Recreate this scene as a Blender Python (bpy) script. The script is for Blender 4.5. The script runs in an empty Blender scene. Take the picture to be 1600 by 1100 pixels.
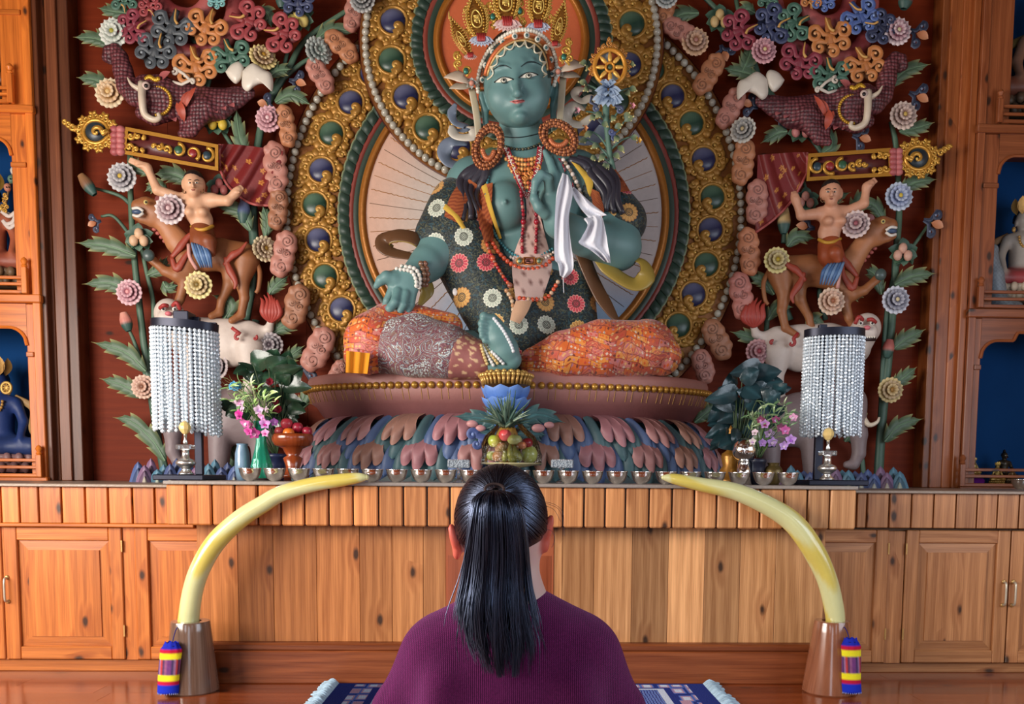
import bpy, math, random
import numpy as np
from mathutils import Vector, Matrix
random.seed(7); rng = np.random.default_rng(7)
scene = bpy.context.scene
COL = scene.collection
# ------------------------------------------------------------------ camera
F = 1400.0; YAW = math.radians(1.75); PITCH = math.radians(5.0); ROLL = 0.0085; ZC = 0.96
_fw = np.array([math.sin(YAW)*math.cos(PITCH), math.cos(YAW)*math.cos(PITCH), -math.sin(PITCH)])
_r0 = np.array([math.cos(YAW), -math.sin(YAW), 0.0]); _u0 = np.cross(_r0, _fw)
_r = math.cos(ROLL)*_r0 + math.sin(ROLL)*_u0; _u = np.cross(_r, _fw)
_ax = np.array([0., 1., 0.])
PX0 = 800 - F*(_ax@_r)/(_ax@_fw); PY0 = 742 + F*(_ax@_u)/(_ax@_fw)      # principal point
CAMP = np.array([0., 0., ZC])
def P(px, py, Y):
    "world point at depth Y seen at photograph position (px, py)"
    d = _fw + (px-PX0)/F*_r - (py-PY0)/F*_u
    return CAMP + d*(Y/d[1])
def S(Y): return Y/F                                     # metres per pixel at depth Y
def proj(p):
    d = np.asarray(p)-CAMP; z = d@_fw
    return PX0+F*(d@_r)/z, PY0-F*(d@_u)/z
cam = bpy.data.cameras.new('camera'); cam_o = bpy.data.objects.new('camera', cam); COL.objects.link(cam_o)
cam_o.matrix_world = Matrix(((_r[0],_u[0],-_fw[0],0),(_r[1],_u[1],-_fw[1],0),(_r[2],_u[2],-_fw[2],ZC),(0,0,0,1)))
cam.sensor_fit = 'HORIZONTAL'; cam.sensor_width = 36; cam.lens = F/1600*36
cam.shift_x = -(PX0-800)/1600; cam.shift_y = (PY0-550)/1600; cam.clip_start = 0.05; cam.clip_end = 100
scene.camera = cam_o
# ------------------------------------------------------------------ world, lights, exposure
w = bpy.data.worlds.new('world'); scene.world = w; w.use_nodes = True
bg = w.node_tree.nodes['Background']; bg.inputs[0].default_value = (0.62,0.78,1.0,1); bg.inputs[1].default_value = 0.10
vs = scene.view_settings; vs.view_transform = 'Standard'; vs.look = 'None'; vs.gamma = 1; vs.exposure = 0.0; vs.use_curve_mapping = False
def area(name, loc, target, sx, sy, power, col, spread=180):
    l = bpy.data.lights.new(name, 'AREA'); l.shape = 'RECTANGLE'; l.size = sx; l.size_y = sy; l.energy = power; l.color = col
    l.spread = math.radians(spread)
    o = bpy.data.objects.new(name, l); COL.objects.link(o); o.location = loc
    o.rotation_euler = (Vector(target)-Vector(loc)).to_track_quat('-Z','Y').to_euler(); return o
area('window_light_left',  (-4.05, 1.5, 1.75), (0.2, 4.9, 1.3), 3.0, 1.7, 355, (1.0,0.93,0.85))
area('window_light_right', (4.05, 1.5, 1.75), (0, 4.6, 1.0), 3.0, 1.7, 88, (0.78,0.88,1.0))
area('doorway_light', (-0.3, -2.8, 1.25), (0, 4.5, 1.1), 1.1, 2.1, 30, (0.80,0.89,1.0))
area('front_window_light_left', (-2.5, -2.8, 1.9), (0, 4.8, 1.4), 1.0, 1.6, 32, (0.84,0.91,1.0))
area('front_window_light_right', (2.3, -2.8, 1.9), (0, 4.8, 1.2), 1.0, 1.6, 14, (0.80,0.89,1.0))
# ------------------------------------------------------------------ node materials
MATS = {}
def nodes_of(name):
    m = bpy.data.materials.new(name); m.use_nodes = True; MATS[name] = m
    nt = m.node_tree; b = nt.nodes['Principled BSDF']; return m, nt, b
class NT:
    def __init__(s, nt): s.nt = nt
    def n(s, t, **kw):
        x = s.nt.nodes.new(t)
        for k, v in kw.items():
            if k.startswith('_'): setattr(x, k[1:], v)
            else:
                key = int(k[1:]) if k[0]=='i' and k[1:].isdigit() else k
                if isinstance(v, bpy.types.NodeSocket): s.nt.links.new(v, x.inputs[key])
                else: x.inputs[key].default_value = v
        return x
    def math(s, op, a, b=None, c=None, clamp=False):
        x = s.nt.nodes.new('ShaderNodeMath'); x.operation = op; x.use_clamp = clamp
        for i, v in enumerate((a, b, c)):
            if v is None: continue
            if isinstance(v, bpy.types.NodeSocket): s.nt.links.new(v, x.inputs[i])
            else: x.inputs[i].default_value = v
        return x.outputs[0]
    def mix(s, f, a, b, mode='MIX'):
        x = s.nt.nodes.new('ShaderNodeMix'); x.data_type = 'RGBA'; x.blend_type = mode
        for i, v in ((0, f), (6, a), (7, b)):
            if isinstance(v, bpy.types.NodeSocket): s.nt.links.new(v, x.inputs[i])
            else: x.inputs[i].default_value = v if i == 0 else (tuple(v)+(1,) if len(v)==3 else v)
        return x.outputs[2]
    def ramp(s, f, stops, interp='LINEAR'):
        x = s.nt.nodes.new('ShaderNodeValToRGB'); x.color_ramp.interpolation = interp
        e = x.color_ramp.elements
        while len(e) < len(stops): e.new(0.5)
        for k, (p, c) in zip(e, stops):
            k.position = p; k.color = tuple(c)+(1,) if len(c)==3 else c
        s.nt.links.new(f, x.inputs[0]); return x.outputs[0]
    def vec(s, v, sc):
        x = s.nt.nodes.new('ShaderNodeVectorMath'); x.operation = 'MULTIPLY'
        s.nt.links.new(v, x.inputs[0]); x.inputs[1].default_value = sc; return x.outputs[0]
    def attr(s, name): 
        return s.n('ShaderNodeAttribute', _attribute_name=name)
    def noise(s, v, scale, detail=3, rough=.5):
        return s.n('ShaderNodeTexNoise', Vector=v, Scale=scale, Detail=detail, Roughness=rough).outputs[0]
    def bump(s, h, strength, dist=0.01):
        return s.n('ShaderNodeBump', Height=h, Strength=strength, Distance=dist).outputs[0]
    def link(s, a, b): s.nt.links.new(a, b)
def srgb(r, g, b):
    f = lambda c: ((c/255+0.055)/1.055)**2.4 if c/255 > 0.04045 else c/255/12.92
    return np.array([f(r), f(g), f(b)])
def mat_paint(name, rough=.5, metal=0., var=.12, bump=.15, scale=30, coat=0., spec=.5):
    m, nt, b = nodes_of(name); k = NT(nt)
    c = k.attr('Col').outputs['Color']; tc = k.n('ShaderNodeTexCoord').outputs['Object']
    nz = k.noise(tc, scale, 4, .6)
    f = k.math('MULTIPLY_ADD', nz, 2*var, 1-var)
    cc = k.mix(1.0, c, k.n('ShaderNodeCombineColor', Red=f, Green=f, Blue=f).outputs[0], 'MULTIPLY')
    k.link(cc, b.inputs['Base Color']); b.inputs['Roughness'].default_value = rough; b.inputs['Metallic'].default_value = metal
    b.inputs['Coat Weight'].default_value = coat; b.inputs['Specular IOR Level'].default_value = spec
    if bump: k.link(k.bump(nz, bump), b.inputs['Normal'])
    return m
PAINT = mat_paint('painted_carving')
SATIN = mat_paint('satin_paint', rough=.35, var=.06, bump=.05)
GILT = mat_paint('gilt_paint', rough=.42, metal=.35, var=.2, bump=.2, scale=50)
GOLD = mat_paint('bright_gold', rough=.34, metal=.5, var=.1, bump=.1, scale=60)
DARKMETAL = mat_paint('dark_metal', rough=.35, metal=.5, var=.05, bump=0)
MATTE = mat_paint('matte_cloth', rough=.85, var=.08, bump=.1, scale=200, spec=.2)
GLAZE = mat_paint('glazed', rough=.15, var=.08, bump=0, coat=.4)
LEAFM = mat_paint('waxy_leaf', rough=.2, var=.15, bump=.1, scale=40)
def mat_wood(name, rough=.33, knots=.5, coat=.25, contrast=1.0, spec=.35):
    m, nt, b = nodes_of(name); k = NT(nt)
    g = k.attr('gc').outputs['Vector']; tint = k.attr('Col').outputs['Color']
    # knots: sparse voronoi cells
    kv = k.vec(g, (7.0, 3.6, 1.0))
    vo = k.n('ShaderNodeTexVoronoi', Vector=kv, Scale=1.0, _voronoi_dimensions='2D')
    rnd = k.n('ShaderNodeSeparateColor', Color=vo.outputs['Color']).outputs[0]
    sel = k.math('GREATER_THAN', rnd, 1-knots*.75)
    nd = k.noise(k.vec(g, (30, 12, 1)), 1.0, 2)
    dk = k.math('ADD', vo.outputs['Distance'], k.math('MULTIPLY', k.math('SUBTRACT', nd, .5), .12))
    core = k.math('MULTIPLY', sel, k.n('ShaderNodeMapRange', Value=dk, i1=.045, i2=.12, i3=1.0, i4=0.0, _clamp=True).outputs[0])
    halo = k.math('MULTIPLY', sel, k.n('ShaderNodeMapRange', Value=dk, i1=.06, i2=.40, i3=1.0, i4=0.0, _clamp=True).outputs[0])
    # growth rings / fibre
    warp = k.noise(k.vec(g, (5, .7, 1)), 1.0, 2)
    sx = k.n('ShaderNodeSeparateXYZ', Vector=g)
    ph = k.math('ADD', k.math('MULTIPLY', sx.outputs[0], 120.0), k.math('MULTIPLY', warp, 16.0))
    ph = k.math('ADD', ph, k.math('MULTIPLY', halo, 5.0))
    rings = k.math('MULTIPLY_ADD', k.math('SINE', ph), .5, .5)
    rings = k.math('POWER', rings, 1.6)
    fib = k.noise(k.vec(g, (160, 3.5, 1)), 1.0, 3, .6)
    blotch = k.noise(k.vec(g, (2.5, .8, 1)), 1.0, 2)
    v = k.math('ADD', k.math('MULTIPLY', rings, .20*contrast), k.math('MULTIPLY', k.math('MULTIPLY_ADD', fib, 2.2, -.6), .4*contrast))
    v = k.math('ADD', v, k.math('MULTIPLY', blotch, .45))
    dark = k.mix(1.0, tint, (.5,.36,.25), 'MULTIPLY'); light = k.mix(1.0, tint, (1.25,1.22,1.15), 'MULTIPLY')
    c = k.mix(k.n('ShaderNodeMapRange', Value=v, i1=.18, i2=.95, i3=1., i4=0., _clamp=True).outputs[0], light, dark)
    c = k.mix(k.math('MULTIPLY', halo, .45), c, k.mix(1.0, tint, (.5,.3,.2), 'MULTIPLY'))
    c = k.mix(k.math('MULTIPLY', core, .93), c, (.03,.013,.007))
    k.link(c, b.inputs['Base Color']); b.inputs['Roughness'].default_value = rough
    b.inputs['Coat Weight'].default_value = coat; b.inputs['Coat Roughness'].default_value = .18; b.inputs['Specular IOR Level'].default_value = spec
    k.link(k.bump(fib, .06), b.inputs['Normal'])
    return m
PINE = mat_wood('varnished_pine', rough=.42, knots=.45, coat=.12)
CEDAR = mat_wood('smooth_timber', knots=.12, contrast=.8)
FLOORM = mat_wood('polished_floorboards', rough=.16, knots=.1, coat=.6, contrast=.9)
# ------------------------------------------------------------------ mesh collecting
def norm(v): 
    v = np.asarray(v, float); n = np.linalg.norm(v); return v/(n if n > 1e-12 else 1)
def pillow(mb, outline, ctr, Y, h, c, c1=None, rings=6):
    o = np.array(outline,float); n = len(o); q = catmull(np.vstack([o,o[:1]])@np.array([[1,0,0],[0,1,0]]), 4)[:-1]; v=[];cs=[]
    for t in np.linspace(0,1,rings+1): v.append([P(ctr[0]+(x-ctr[0])*t, ctr[1]+(y-ctr[1])*t, Y-h*(1-t**2.5)**.6) for x,y,_ in q]); cs.append([lerp(c, c if c1 is None else c1, t**2)]*len(q))
    v.append([P(x,y,Y+.02) for x,y,_ in q]); cs.append([c]*len(q)); return mb.grid(v,np.array(cs),closeu=True)
class MB:
    def __init__(s): s.v=[]; s.f=[]; s.c=[]; s.g=[]; s.n=0
    def add(s, v, f, c=(1,1,1), g=None):
        v = np.asarray(v, float).reshape(-1,3); c = np.asarray(c, float)
        if c.ndim == 1: c = np.repeat(c[None,:3], len(v), 0)
        s.v.append(v); s.c.append(c); s.g.append(np.zeros((len(v),3)) if g is None else np.asarray(g, float))
        s.f.extend([tuple(i+s.n for i in q) for q in f]); s.n += len(v); return s
    def box(s, lo, hi, c=(1,1,1), grain=None, bev=0.0, wid=None):
        lo, hi2 = np.minimum(lo, hi).astype(float), np.maximum(lo, hi).astype(float)
        if bev <= 0: 
            v = np.array([[x,y,z] for x in (lo[0],hi2[0]) for y in (lo[1],hi2[1]) for z in (lo[2],hi2[2])])
            f = [(0,1,3,2),(4,6,7,5),(0,4,5,1),(2,3,7,6),(0,2,6,4),(1,5,7,3)]
        else:
            v=[]; f=[]
            m = (lo+hi2)/2; h = (hi2-lo)/2; bev = min(bev, h.min()*.9)
            ids = {}
            for ax in range(3):
                for sx in (-1,1):
                    for sy in (-1,1):
                        for sz in (-1,1):
                            sg = np.array([sx,sy,sz]); o = h-bev; o[ax] = h[ax]
                            ids[(ax,sx,sy,sz)] = len(v); v.append(m+sg*o)
            def q(a): return a
            for ax in range(3):
                a1,a2 = [(1,2),(2,0),(0,1)][ax]
                for sg in (-1,1):
                    def key(u,w_):
                        t=[0,0,0]; t[ax]=sg; t[a1]=u; t[a2]=w_; return ids[(ax,*t)]
                    face=[key(-1,-1),key(1,-1),key(1,1),key(-1,1)]
                    f.append(tuple(face if sg>0 else face[::-1]))
            for ax in range(3):                      # edge strips along axis ax
                a1,a2 = [(1,2),(2,0),(0,1)][ax]
                for s1 in (-1,1):
                    for s2 in (-1,1):
                        def key(fa,u):
                            t=[0,0,0]; t[ax]=u; t[a1]=s1; t[a2]=s2; return ids[(fa,*t)]
                        face=[key(a1,-1),key(a2,-1),key(a2,1),key(a1,1)]
                        f.append(tuple(face if s1*s2<0 else face[::-1]))
            for sx in (-1,1):
                for sy in (-1,1):
                    for sz in (-1,1):
                        face=[ids[(a,sx,sy,sz)] for a in range(3)]
                        f.append(tuple(face if sx*sy*sz>0 else face[::-1]))
            v=np.array(v)
        g = None
        if grain is not None:
            v_ = np.asarray(v); r = rng.uniform(0, 50, 3)
            a = {'x':(2,0,1),'z':(0,2,1),'y':(0,1,2)}[grain]
            g = np.stack([v_[:,a[0]]+r[0]+v_[:,a[2]]*.6, v_[:,a[1]]+r[1], np.full(len(v_), r[2])], 1)
        return s.add(v, f, c, g)
    def tube(s, path, rad, n=8, c=(1,1,1), squash=None, caps=True, up=None, csec=None):
        "path Nx3; rad scalar/array; squash=(axis vector, factor) flattens the section along an axis; csec(angle array)->multiplier or colour per section vertex"
        p = np.asarray(path, float); N = len(p); r = np.broadcast_to(np.asarray(rad, float), (N,))
        t = np.gradient(p, axis=0); t /= np.maximum(np.linalg.norm(t, axis=1, keepdims=True), 1e-9)
        ref = np.array(up if up is not None else (0,-1.,0.013))
        if up is None and abs(t[0]@norm(ref)) > .9: ref = np.array([1.,.02,0])
        b = np.empty_like(p); q = np.empty_like(p); cur = ref
        for i in range(N):
            cc = (ref if up is not None else cur); cc = cc - (cc@t[i])*t[i]
            if np.linalg.norm(cc) < 1e-6: cc = np.cross(t[i], [0.3,.5,.8])
            b[i] = norm(cc); cur = b[i]; q[i] = np.cross(t[i], b[i])
        a = np.arange(n)/n*2*math.pi
        k1 = np.cos(a)[None,:,None]; k2 = np.sin(a)[None,:,None]
        rr = r[:,None,None]
        sq = 1.0 if squash is None else squash
        v = p[:,None,:] + rr*(k1*sq*b[:,None,:] + k2*q[:,None,:])
        c = np.asarray(c, float)
        if c.ndim == 1: cv = np.broadcast_to(c[:3], (N,n,3)).copy()
        elif c.ndim == 2 and len(c) == N: cv = np.repeat(c[:,None,:], n, 1)
        else: cv = c
        if csec is not None: cv = csec(cv, a)
        f = [(i*n+j, i*n+(j+1)%n, (i+1)*n+(j+1)%n, (i+1)*n+j) for i in range(N-1) for j in range(n)]
        v = v.reshape(-1,3); cv = cv.reshape(-1,3)
        if caps: f += [tuple(range(n))[::-1], tuple((N-1)*n+j for j in range(n))]
        cum = np.concatenate([[0], np.cumsum(np.linalg.norm(np.diff(p, axis=0), axis=1))])
        g = np.stack([np.tile(a, N)*.05, np.repeat(cum, n), np.zeros(N*n)], 1)
        return s.add(v, f, cv, g)
    def lathe(s, prof, c=(1,1,1), ctr=(0,0,0), n=24, sx=1., sy=1., arc=None, cap=True, grain=False):
        "prof list of (r, z) bottom to top"
        pr = np.asarray(prof, float); N = len(pr); a = np.arange(n)/n*2*math.pi
        v = np.stack([pr[:,0,None]*np.cos(a)*sx+ctr[0], pr[:,0,None]*np.sin(a)*sy+ctr[1], np.repeat(pr[:,1,None], n, 1)+ctr[2]], -1)
        c = np.asarray(c, float)
        cv = np.repeat(c[:,None,:], n, 1).reshape(-1,3) if c.ndim == 2 else c
        f = [(i*n+j, i*n+(j+1)%n, (i+1)*n+(j+1)%n, (i+1)*n+j) for i in range(N-1) for j in range(n)]
        if cap:
            if pr[0,0] > 1e-6: f.append(tuple(range(n))[::-1])
            if pr[-1,0] > 1e-6: f.append(tuple((N-1)*n+j for j in range(n)))
        g = None
        if grain: 
            r0 = rng.uniform(0,30,3); vv = v.reshape(-1,3)
            g = np.stack([np.tile(np.sin(a)*.09, N)+r0[0]+vv[:,0]*.3, vv[:,2]+r0[1], np.full(N*n, r0[2])],1)
        return s.add(v.reshape(-1,3), f, cv, g)
    def ball(s, ctr, r, c=(1,1,1), n=10, m=7, R=None):
        r = np.broadcast_to(np.asarray(r, float), (3,))
        th = np.linspace(0, math.pi, m); a = np.arange(n)/n*2*math.pi
        v = np.stack([np.sin(th)[:,None]*np.cos(a), np.sin(th)[:,None]*np.sin(a), np.repeat(-np.cos(th)[:,None], n, 1)], -1).reshape(-1,3)*r
        if R is not None: v = v@np.asarray(R).T
        f = [(i*n+j, i*n+(j+1)%n, (i+1)*n+(j+1)%n, (i+1)*n+j) for i in range(m-1) for j in range(n)]
        return s.add(v+np.asarray(ctr), f, c)
    def grid(s, v, c=(1,1,1), flip=False, closeu=False, g=None):
        "v array (A,B,3)"
        v = np.asarray(v, float); A, B = v.shape[:2]
        f = []
        for i in range(A-1):
            for j in range(B if closeu else B-1):
                q = (i*B+j, i*B+(j+1)%B, (i+1)*B+(j+1)%B, (i+1)*B+j); f.append(q[::-1] if flip else q)
        c = np.asarray(c, float)
        if c.ndim == 3: c = c.reshape(-1,3)
        return s.add(v.reshape(-1,3), f, c, None if g is None else np.asarray(g).reshape(-1,3))
    def merge(s, o, M=None, tint=None):
        v = np.concatenate(o.v); c = np.concatenate(o.c); g = np.concatenate(o.g)
        if M is not None: v = v@np.asarray(M)[:3,:3].T + np.asarray(M)[:3,3]
        if tint is not None: c = c*np.asarray(tint)
        return s.add(v, [tuple(i for i in q) for q in o.f], c, g)
    def mesh(s, name, m, smooth=True, off=None):
        v = np.concatenate(s.v); 
        if off is not None: v = v-np.asarray(off)
        me = bpy.data.meshes.new(name); me.from_pydata(v.tolist(), [], s.f)
        a = me.color_attributes.new('Col', 'FLOAT_COLOR', 'POINT')
        c4 = np.ones((len(v),4), np.float32); c4[:,:3] = np.concatenate(s.c); a.data.foreach_set('color', c4.ravel())
        gg = np.concatenate(s.g)
        if np.any(gg):
            ga = me.attributes.new('gc', 'FLOAT_VECTOR', 'POINT'); ga.data.foreach_set('vector', gg.astype(np.float32).ravel())
        me.materials.append(m)
        if smooth is True: me.polygons.foreach_set('use_smooth', np.ones(len(me.polygons), bool))
        elif smooth: 
            me.polygons.foreach_set('use_smooth', np.ones(len(me.polygons), bool)); me.set_sharp_from_angle(angle=math.radians(smooth))
        me.update(); return me
    def parts(s, name, m, parent, tol=.004, **kw):
        "one object per separate cluster of pieces"
        v = np.concatenate(s.v); c = np.concatenate(s.c); g = np.concatenate(s.g); par = np.arange(len(v))
        def find(i):
            while par[i] != i: par[i] = par[par[i]]; i = par[i]
            return i
        for q in s.f:
            a = find(q[0])
            for j in q[1:]:
                b = find(j)
                if a != b: par[b] = a
        root = np.array([find(i) for i in range(len(v))]); ids = np.unique(root); bx = [[v[root==r].min(0)-tol, v[root==r].max(0)+tol, {int(r)}] for r in ids]; ch = True
        while ch:
            ch = False
            for i in range(len(bx)):
                for j in range(i+1, len(bx)):
                    if np.all(bx[i][0] <= bx[j][1]) and np.all(bx[j][0] <= bx[i][1]):
                        bx[i] = [np.minimum(bx[i][0],bx[j][0]), np.maximum(bx[i][1],bx[j][1]), bx[i][2]|bx[j][2]]; del bx[j]; ch = True; break
                if ch: break
        for _, _, rs in bx:
            sel = np.isin(root, list(rs)); mp = np.cumsum(sel)-1; o = MB(); o.add(v[sel], [tuple(int(mp[i]) for i in q) for q in s.f if sel[q[0]]], c[sel], g[sel]); last = o.build(name, m, parent, **kw)
        return last
    def build(s, name, m, parent=None, smooth=True, label=None, cat=None, group=None, kind=None, local=False):
        v = np.concatenate(s.v)
        if parent is not None:
            off = np.zeros(3) if local else np.array(parent.get('_base', (0,0,0)))
            loc = (0,0,0)
        elif local: off = np.zeros(3); loc = (0,0,0)
        else:
            lo, hi = v.min(0), v.max(0); off = np.array([(lo[0]+hi[0])/2, (lo[1]+hi[1])/2, lo[2]]); loc = off
        me = s.mesh(name, m, smooth, off)
        o = bpy.data.objects.new(name, me); COL.objects.link(o); o.location = loc
        if parent is not None: o.parent = parent; o['_base'] = tuple(float(x) for x in parent.get('_base', (0,0,0))) if not local else (0.,0.,0.)
        else: o['_base'] = tuple(float(x) for x in off)
        tag(o, label, cat, group, kind); return o
def tag(o, label=None, cat=None, group=None, kind=None):
    if label: o['label'] = label
    if cat: o['category'] = cat
    if group: o['group'] = group
    if kind: o['kind'] = kind
    return o
def thing(name, label, cat, base=(0,0,0), group=None):
    o = bpy.data.objects.new(name, None); COL.objects.link(o); o.empty_display_size = .05
    o.location = tuple(float(x) for x in base); o['_base'] = tuple(float(x) for x in base)
    return tag(o, label, cat, group)
def copy_tree(o, parent=None):
    c = o.copy(); COL.objects.link(c); c.parent = parent
    for ch in list(o.children): copy_tree(ch, c)
    return c
# ------------------------------------------------------------------ implicit sculpting (smooth unions meshed with surface nets)
def cap(a, b, ra, rb, k=.02, c=None, op='+', sq=None): return dict(t='c', a=np.array(a,float), b=np.array(b,float), ra=ra, rb=rb, k=k, c=c, op=op, sq=sq)
def ell(ctr, r, k=.02, c=None, op='+', R=None): return dict(t='e', a=np.array(ctr,float), r=np.broadcast_to(np.array(r,float),(3,)).copy(), k=k, c=c, op=op, R=None if R is None else np.asarray(R,float))
def chain(pts, rad, k=.02, c=None, op='+', sq=None):
    return [cap(pts[i], pts[i+1], rad[i], rad[i+1], k if i==0 else min(k,.012), c, op, sq) for i in range(len(pts)-1)]
def rotm(ax, deg): return np.array(Matrix.Rotation(math.radians(deg), 3, ax))
def prim_d(q, p):
    x = p-q['a']
    if q['t'] == 'c':
        ba = q['b']-q['a']
        if q['sq'] is not None: x = x*np.array([1,1/q['sq'],1]); ba = ba*np.array([1,1/q['sq'],1])
        t = np.clip((x@ba)/max(ba@ba,1e-12), 0, 1)
        return np.linalg.norm(x-t[...,None]*ba, axis=-1)-(q['ra']+(q['rb']-q['ra'])*t)
    if q['R'] is not None: x = x@q['R']
    k0 = np.linalg.norm(x/q['r'], axis=-1); k1 = np.linalg.norm(x/q['r']**2, axis=-1)
    return np.where(k0 < 1e-6, -q['r'].min(), k0*(k0-1)/np.maximum(k1,1e-9))
def prim_box(q):
    if q['t'] == 'c':
        m = max(q['ra'],q['rb'])
        lo = np.minimum(q['a'],q['b'])-m; hi = np.maximum(q['a'],q['b'])+m
    else:
        m = q['r'] if q['R'] is None else np.full(3, q['r'].max()); lo = q['a']-m; hi = q['a']+m
    return lo, hi
def flat(l):
    out = []
    for x in l:
        if isinstance(x, list): out += flat(x)
        else: out.append(x)
    return out
def sculpt(prims, h, c0=(1,1,1), csharp=None, cfun=None, clip=None):
    "returns MB with the smooth union of prims, voxel size h"
    prims = flat(prims)
    bx = [prim_box(q) for q in prims if q['op']=='+']
    lo = np.min([b[0] for b in bx],0)-3*h; hi = np.max([b[1] for b in bx],0)+3*h
    if clip is not None: lo = np.maximum(lo, clip[0]); hi = np.minimum(hi, clip[1])
    n = np.ceil((hi-lo)/h).astype(int)+1
    D = np.full(n, 9.0)
    ax = [lo[i]+h*np.arange(n[i]) for i in range(3)]
    for q in prims:
        a, b = prim_box(q); m = q['k']+3*h
        i0 = np.clip(np.floor((a-m-lo)/h).astype(int),0,n); i1 = np.clip(np.ceil((b+m-lo)/h).astype(int)+1,0,n)
        if np.any(i1 <= i0): continue
        sl = tuple(slice(i0[i],i1[i]) for i in range(3))
        g = np.stack(np.meshgrid(*[ax[i][sl[i]] for i in range(3)], indexing='ij'), -1)
        d = prim_d(q, g); o = D[sl]; k = max(q['k'],1e-5)
        if q['op'] == '+':
            hh = np.maximum(k-np.abs(o-d),0)/k; D[sl] = np.minimum(o,d)-hh*hh*k*.25
        else:
            hh = np.maximum(k-np.abs(o+d),0)/k; D[sl] = np.maximum(o,-d)+hh*hh*k*.25
    v, f = surface_nets(D, lo, h)
    mb = MB()
    cc = np.broadcast_to(np.array(c0,float), (len(v),3)).copy()
    cp = [q for q in prims if q['c'] is not None and q['op']=='+']
    if cp:
        sh = csharp or 2*h
        W = np.zeros(len(v)); A = np.zeros((len(v),3)); DD = np.stack([prim_d(q, v) for q in cp]); mn = DD.min(0)
        for q, d in zip(cp, DD):
            wgt = np.exp(-(d-mn)/sh); W += wgt; A += wgt[:,None]*np.array(q['c'])[None,:3]
        cc = A/W[:,None]
    if cfun is not None: cc = cfun(v, cc)
    return mb.add(v, f, cc)
def surface_nets(D, lo, h):
    Sg = D < 0; n = np.array(D.shape)
    cs = [Sg[i:n[0]-1+i, j:n[1]-1+j, k:n[2]-1+k] for i in (0,1) for j in (0,1) for k in (0,1)]
    cnt = np.sum(cs, axis=0); act = (cnt > 0) & (cnt < 8)
    I = np.argwhere(act); acc = np.zeros((len(I),3)); num = np.zeros(len(I))
    off = [(i,j,k) for i in (0,1) for j in (0,1) for k in (0,1)]
    vals = [D[I[:,0]+a, I[:,1]+b, I[:,2]+c] for a,b,c in off]
    for x in range(8):
        for y in range(x+1,8):
            if sum(abs(off[x][q]-off[y][q]) for q in range(3)) != 1: continue
            a, b = vals[x], vals[y]; m = (a<0)!=(b<0); t = np.where(m, a/np.where(m, a-b, 1), 0)
            pp = np.array(off[x])[None]+(np.array(off[y])-np.array(off[x]))[None]*t[:,None]
            acc += np.where(m[:,None], pp, 0); num += m
    v = (I+acc/num[:,None])*h+lo
    idx = np.full(act.shape, -1); idx[tuple(I.T)] = np.arange(len(I))
    F_ = []
    for axn in range(3):
        e = [slice(None)]*3; e2 = [slice(None)]*3; e[axn] = slice(0,-1); e2[axn] = slice(1,None)
        A, B = Sg[tuple(e)], Sg[tuple(e2)]
        E = np.argwhere(A != B); u, w_ = [(1,2),(2,0),(0,1)][axn]
        ok = (E[:,u] > 0)&(E[:,w_] > 0)&(E[:,u] < n[u]-1)&(E[:,w_] < n[w_]-1); E = E[ok]
        s = A[tuple(E.T)]
        def cell(du, dw):
            c = E.copy(); c[:,u] += du; c[:,w_] += dw; return idx[tuple(c.T)]
        q = np.stack([cell(-1,-1), cell(0,-1), cell(0,0), cell(-1,0)], 1)
        q[~s] = q[~s][:,::-1]; F_.append(q)
    f = np.concatenate(F_); f = f[(f >= 0).all(1)]
    return v, [tuple(x) for x in f.tolist()]
def smoothstep(a, b, x): t = np.clip((x-a)/(b-a),0,1); return t*t*(3-2*t)
def lerp(a, b, t): return np.asarray(a)*(1-t)+np.asarray(b)*t
def catmull(pts, n=8):
    p = np.asarray(pts, float); p = np.vstack([2*p[0]-p[1], p, 2*p[-1]-p[-2]]); out = []
    for i in range(1, len(p)-2):
        for t in np.arange(n)/n:
            a,b,c,d = p[i-1:i+3]
            out.append(.5*((2*b)+(-a+c)*t+(2*a-5*b+4*c-d)*t*t+(-a+3*b-3*c+d)*t**3))
    out.append(p[-2]); return np.array(out)
def pxpath(pts, Y, n=6, smooth=True):
    "pixel points (px, py[, towards viewer in m]) -> world polyline at depth Y"
    q = np.array([[p[0],p[1],(p[2] if len(p)>2 else 0)] for p in pts], float)
    if smooth and len(q) > 2: q = catmull(q, n)
    return np.array([P(a,b,Y-c) for a,b,c in q])
# ------------------------------------------------------------------ the room
W_L = srgb(222,144,82); W_M = srgb(226,160,104); W_R = srgb(220,168,118); W_D = srgb(150,84,48)  # pine tints left to right; the differing light is mixed into them
def struct(mb, name, m, smooth=30): return mb.build(name, m, None, smooth, kind='structure')
fl = MB()
x = -4.6; i = 0
for y0 in np.arange(-3.0, 5.8, .135):
    xs = np.sort(np.concatenate([[-4.3,4.3], rng.uniform(-4.2,4.2,4)]))
    for a, b in zip(xs[:-1], xs[1:]):
        fl.box((a,y0,-.02),(b-.0015,y0+.1335,0), srgb(160,84,46)*rng.uniform(.75,1.15), 'x')
struct(fl, 'floor', FLOORM)
ZS0 = P(120,756,4.25)[2]+.0006
wb = MB()
xs = np.linspace(-2.96, 2.86, 8)
for a, b in zip(xs[:-1], xs[1:]):
    wb.box((a+.001,5.78,ZS0),(b-.001,5.84,4.2), srgb(140,56,24)*rng.uniform(.9,1.08), 'x')
WALLM = mat_wood('red_stained_panel', rough=.6, knots=.06, coat=0, contrast=.38, spec=.15)
struct(wb, 'wall_back', WALLM)
ce = MB().box((-4.3,-3,4.2),(4.3,5.84,4.28), srgb(90,52,30), 'y'); struct(ce, 'ceiling', CEDAR)
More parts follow.
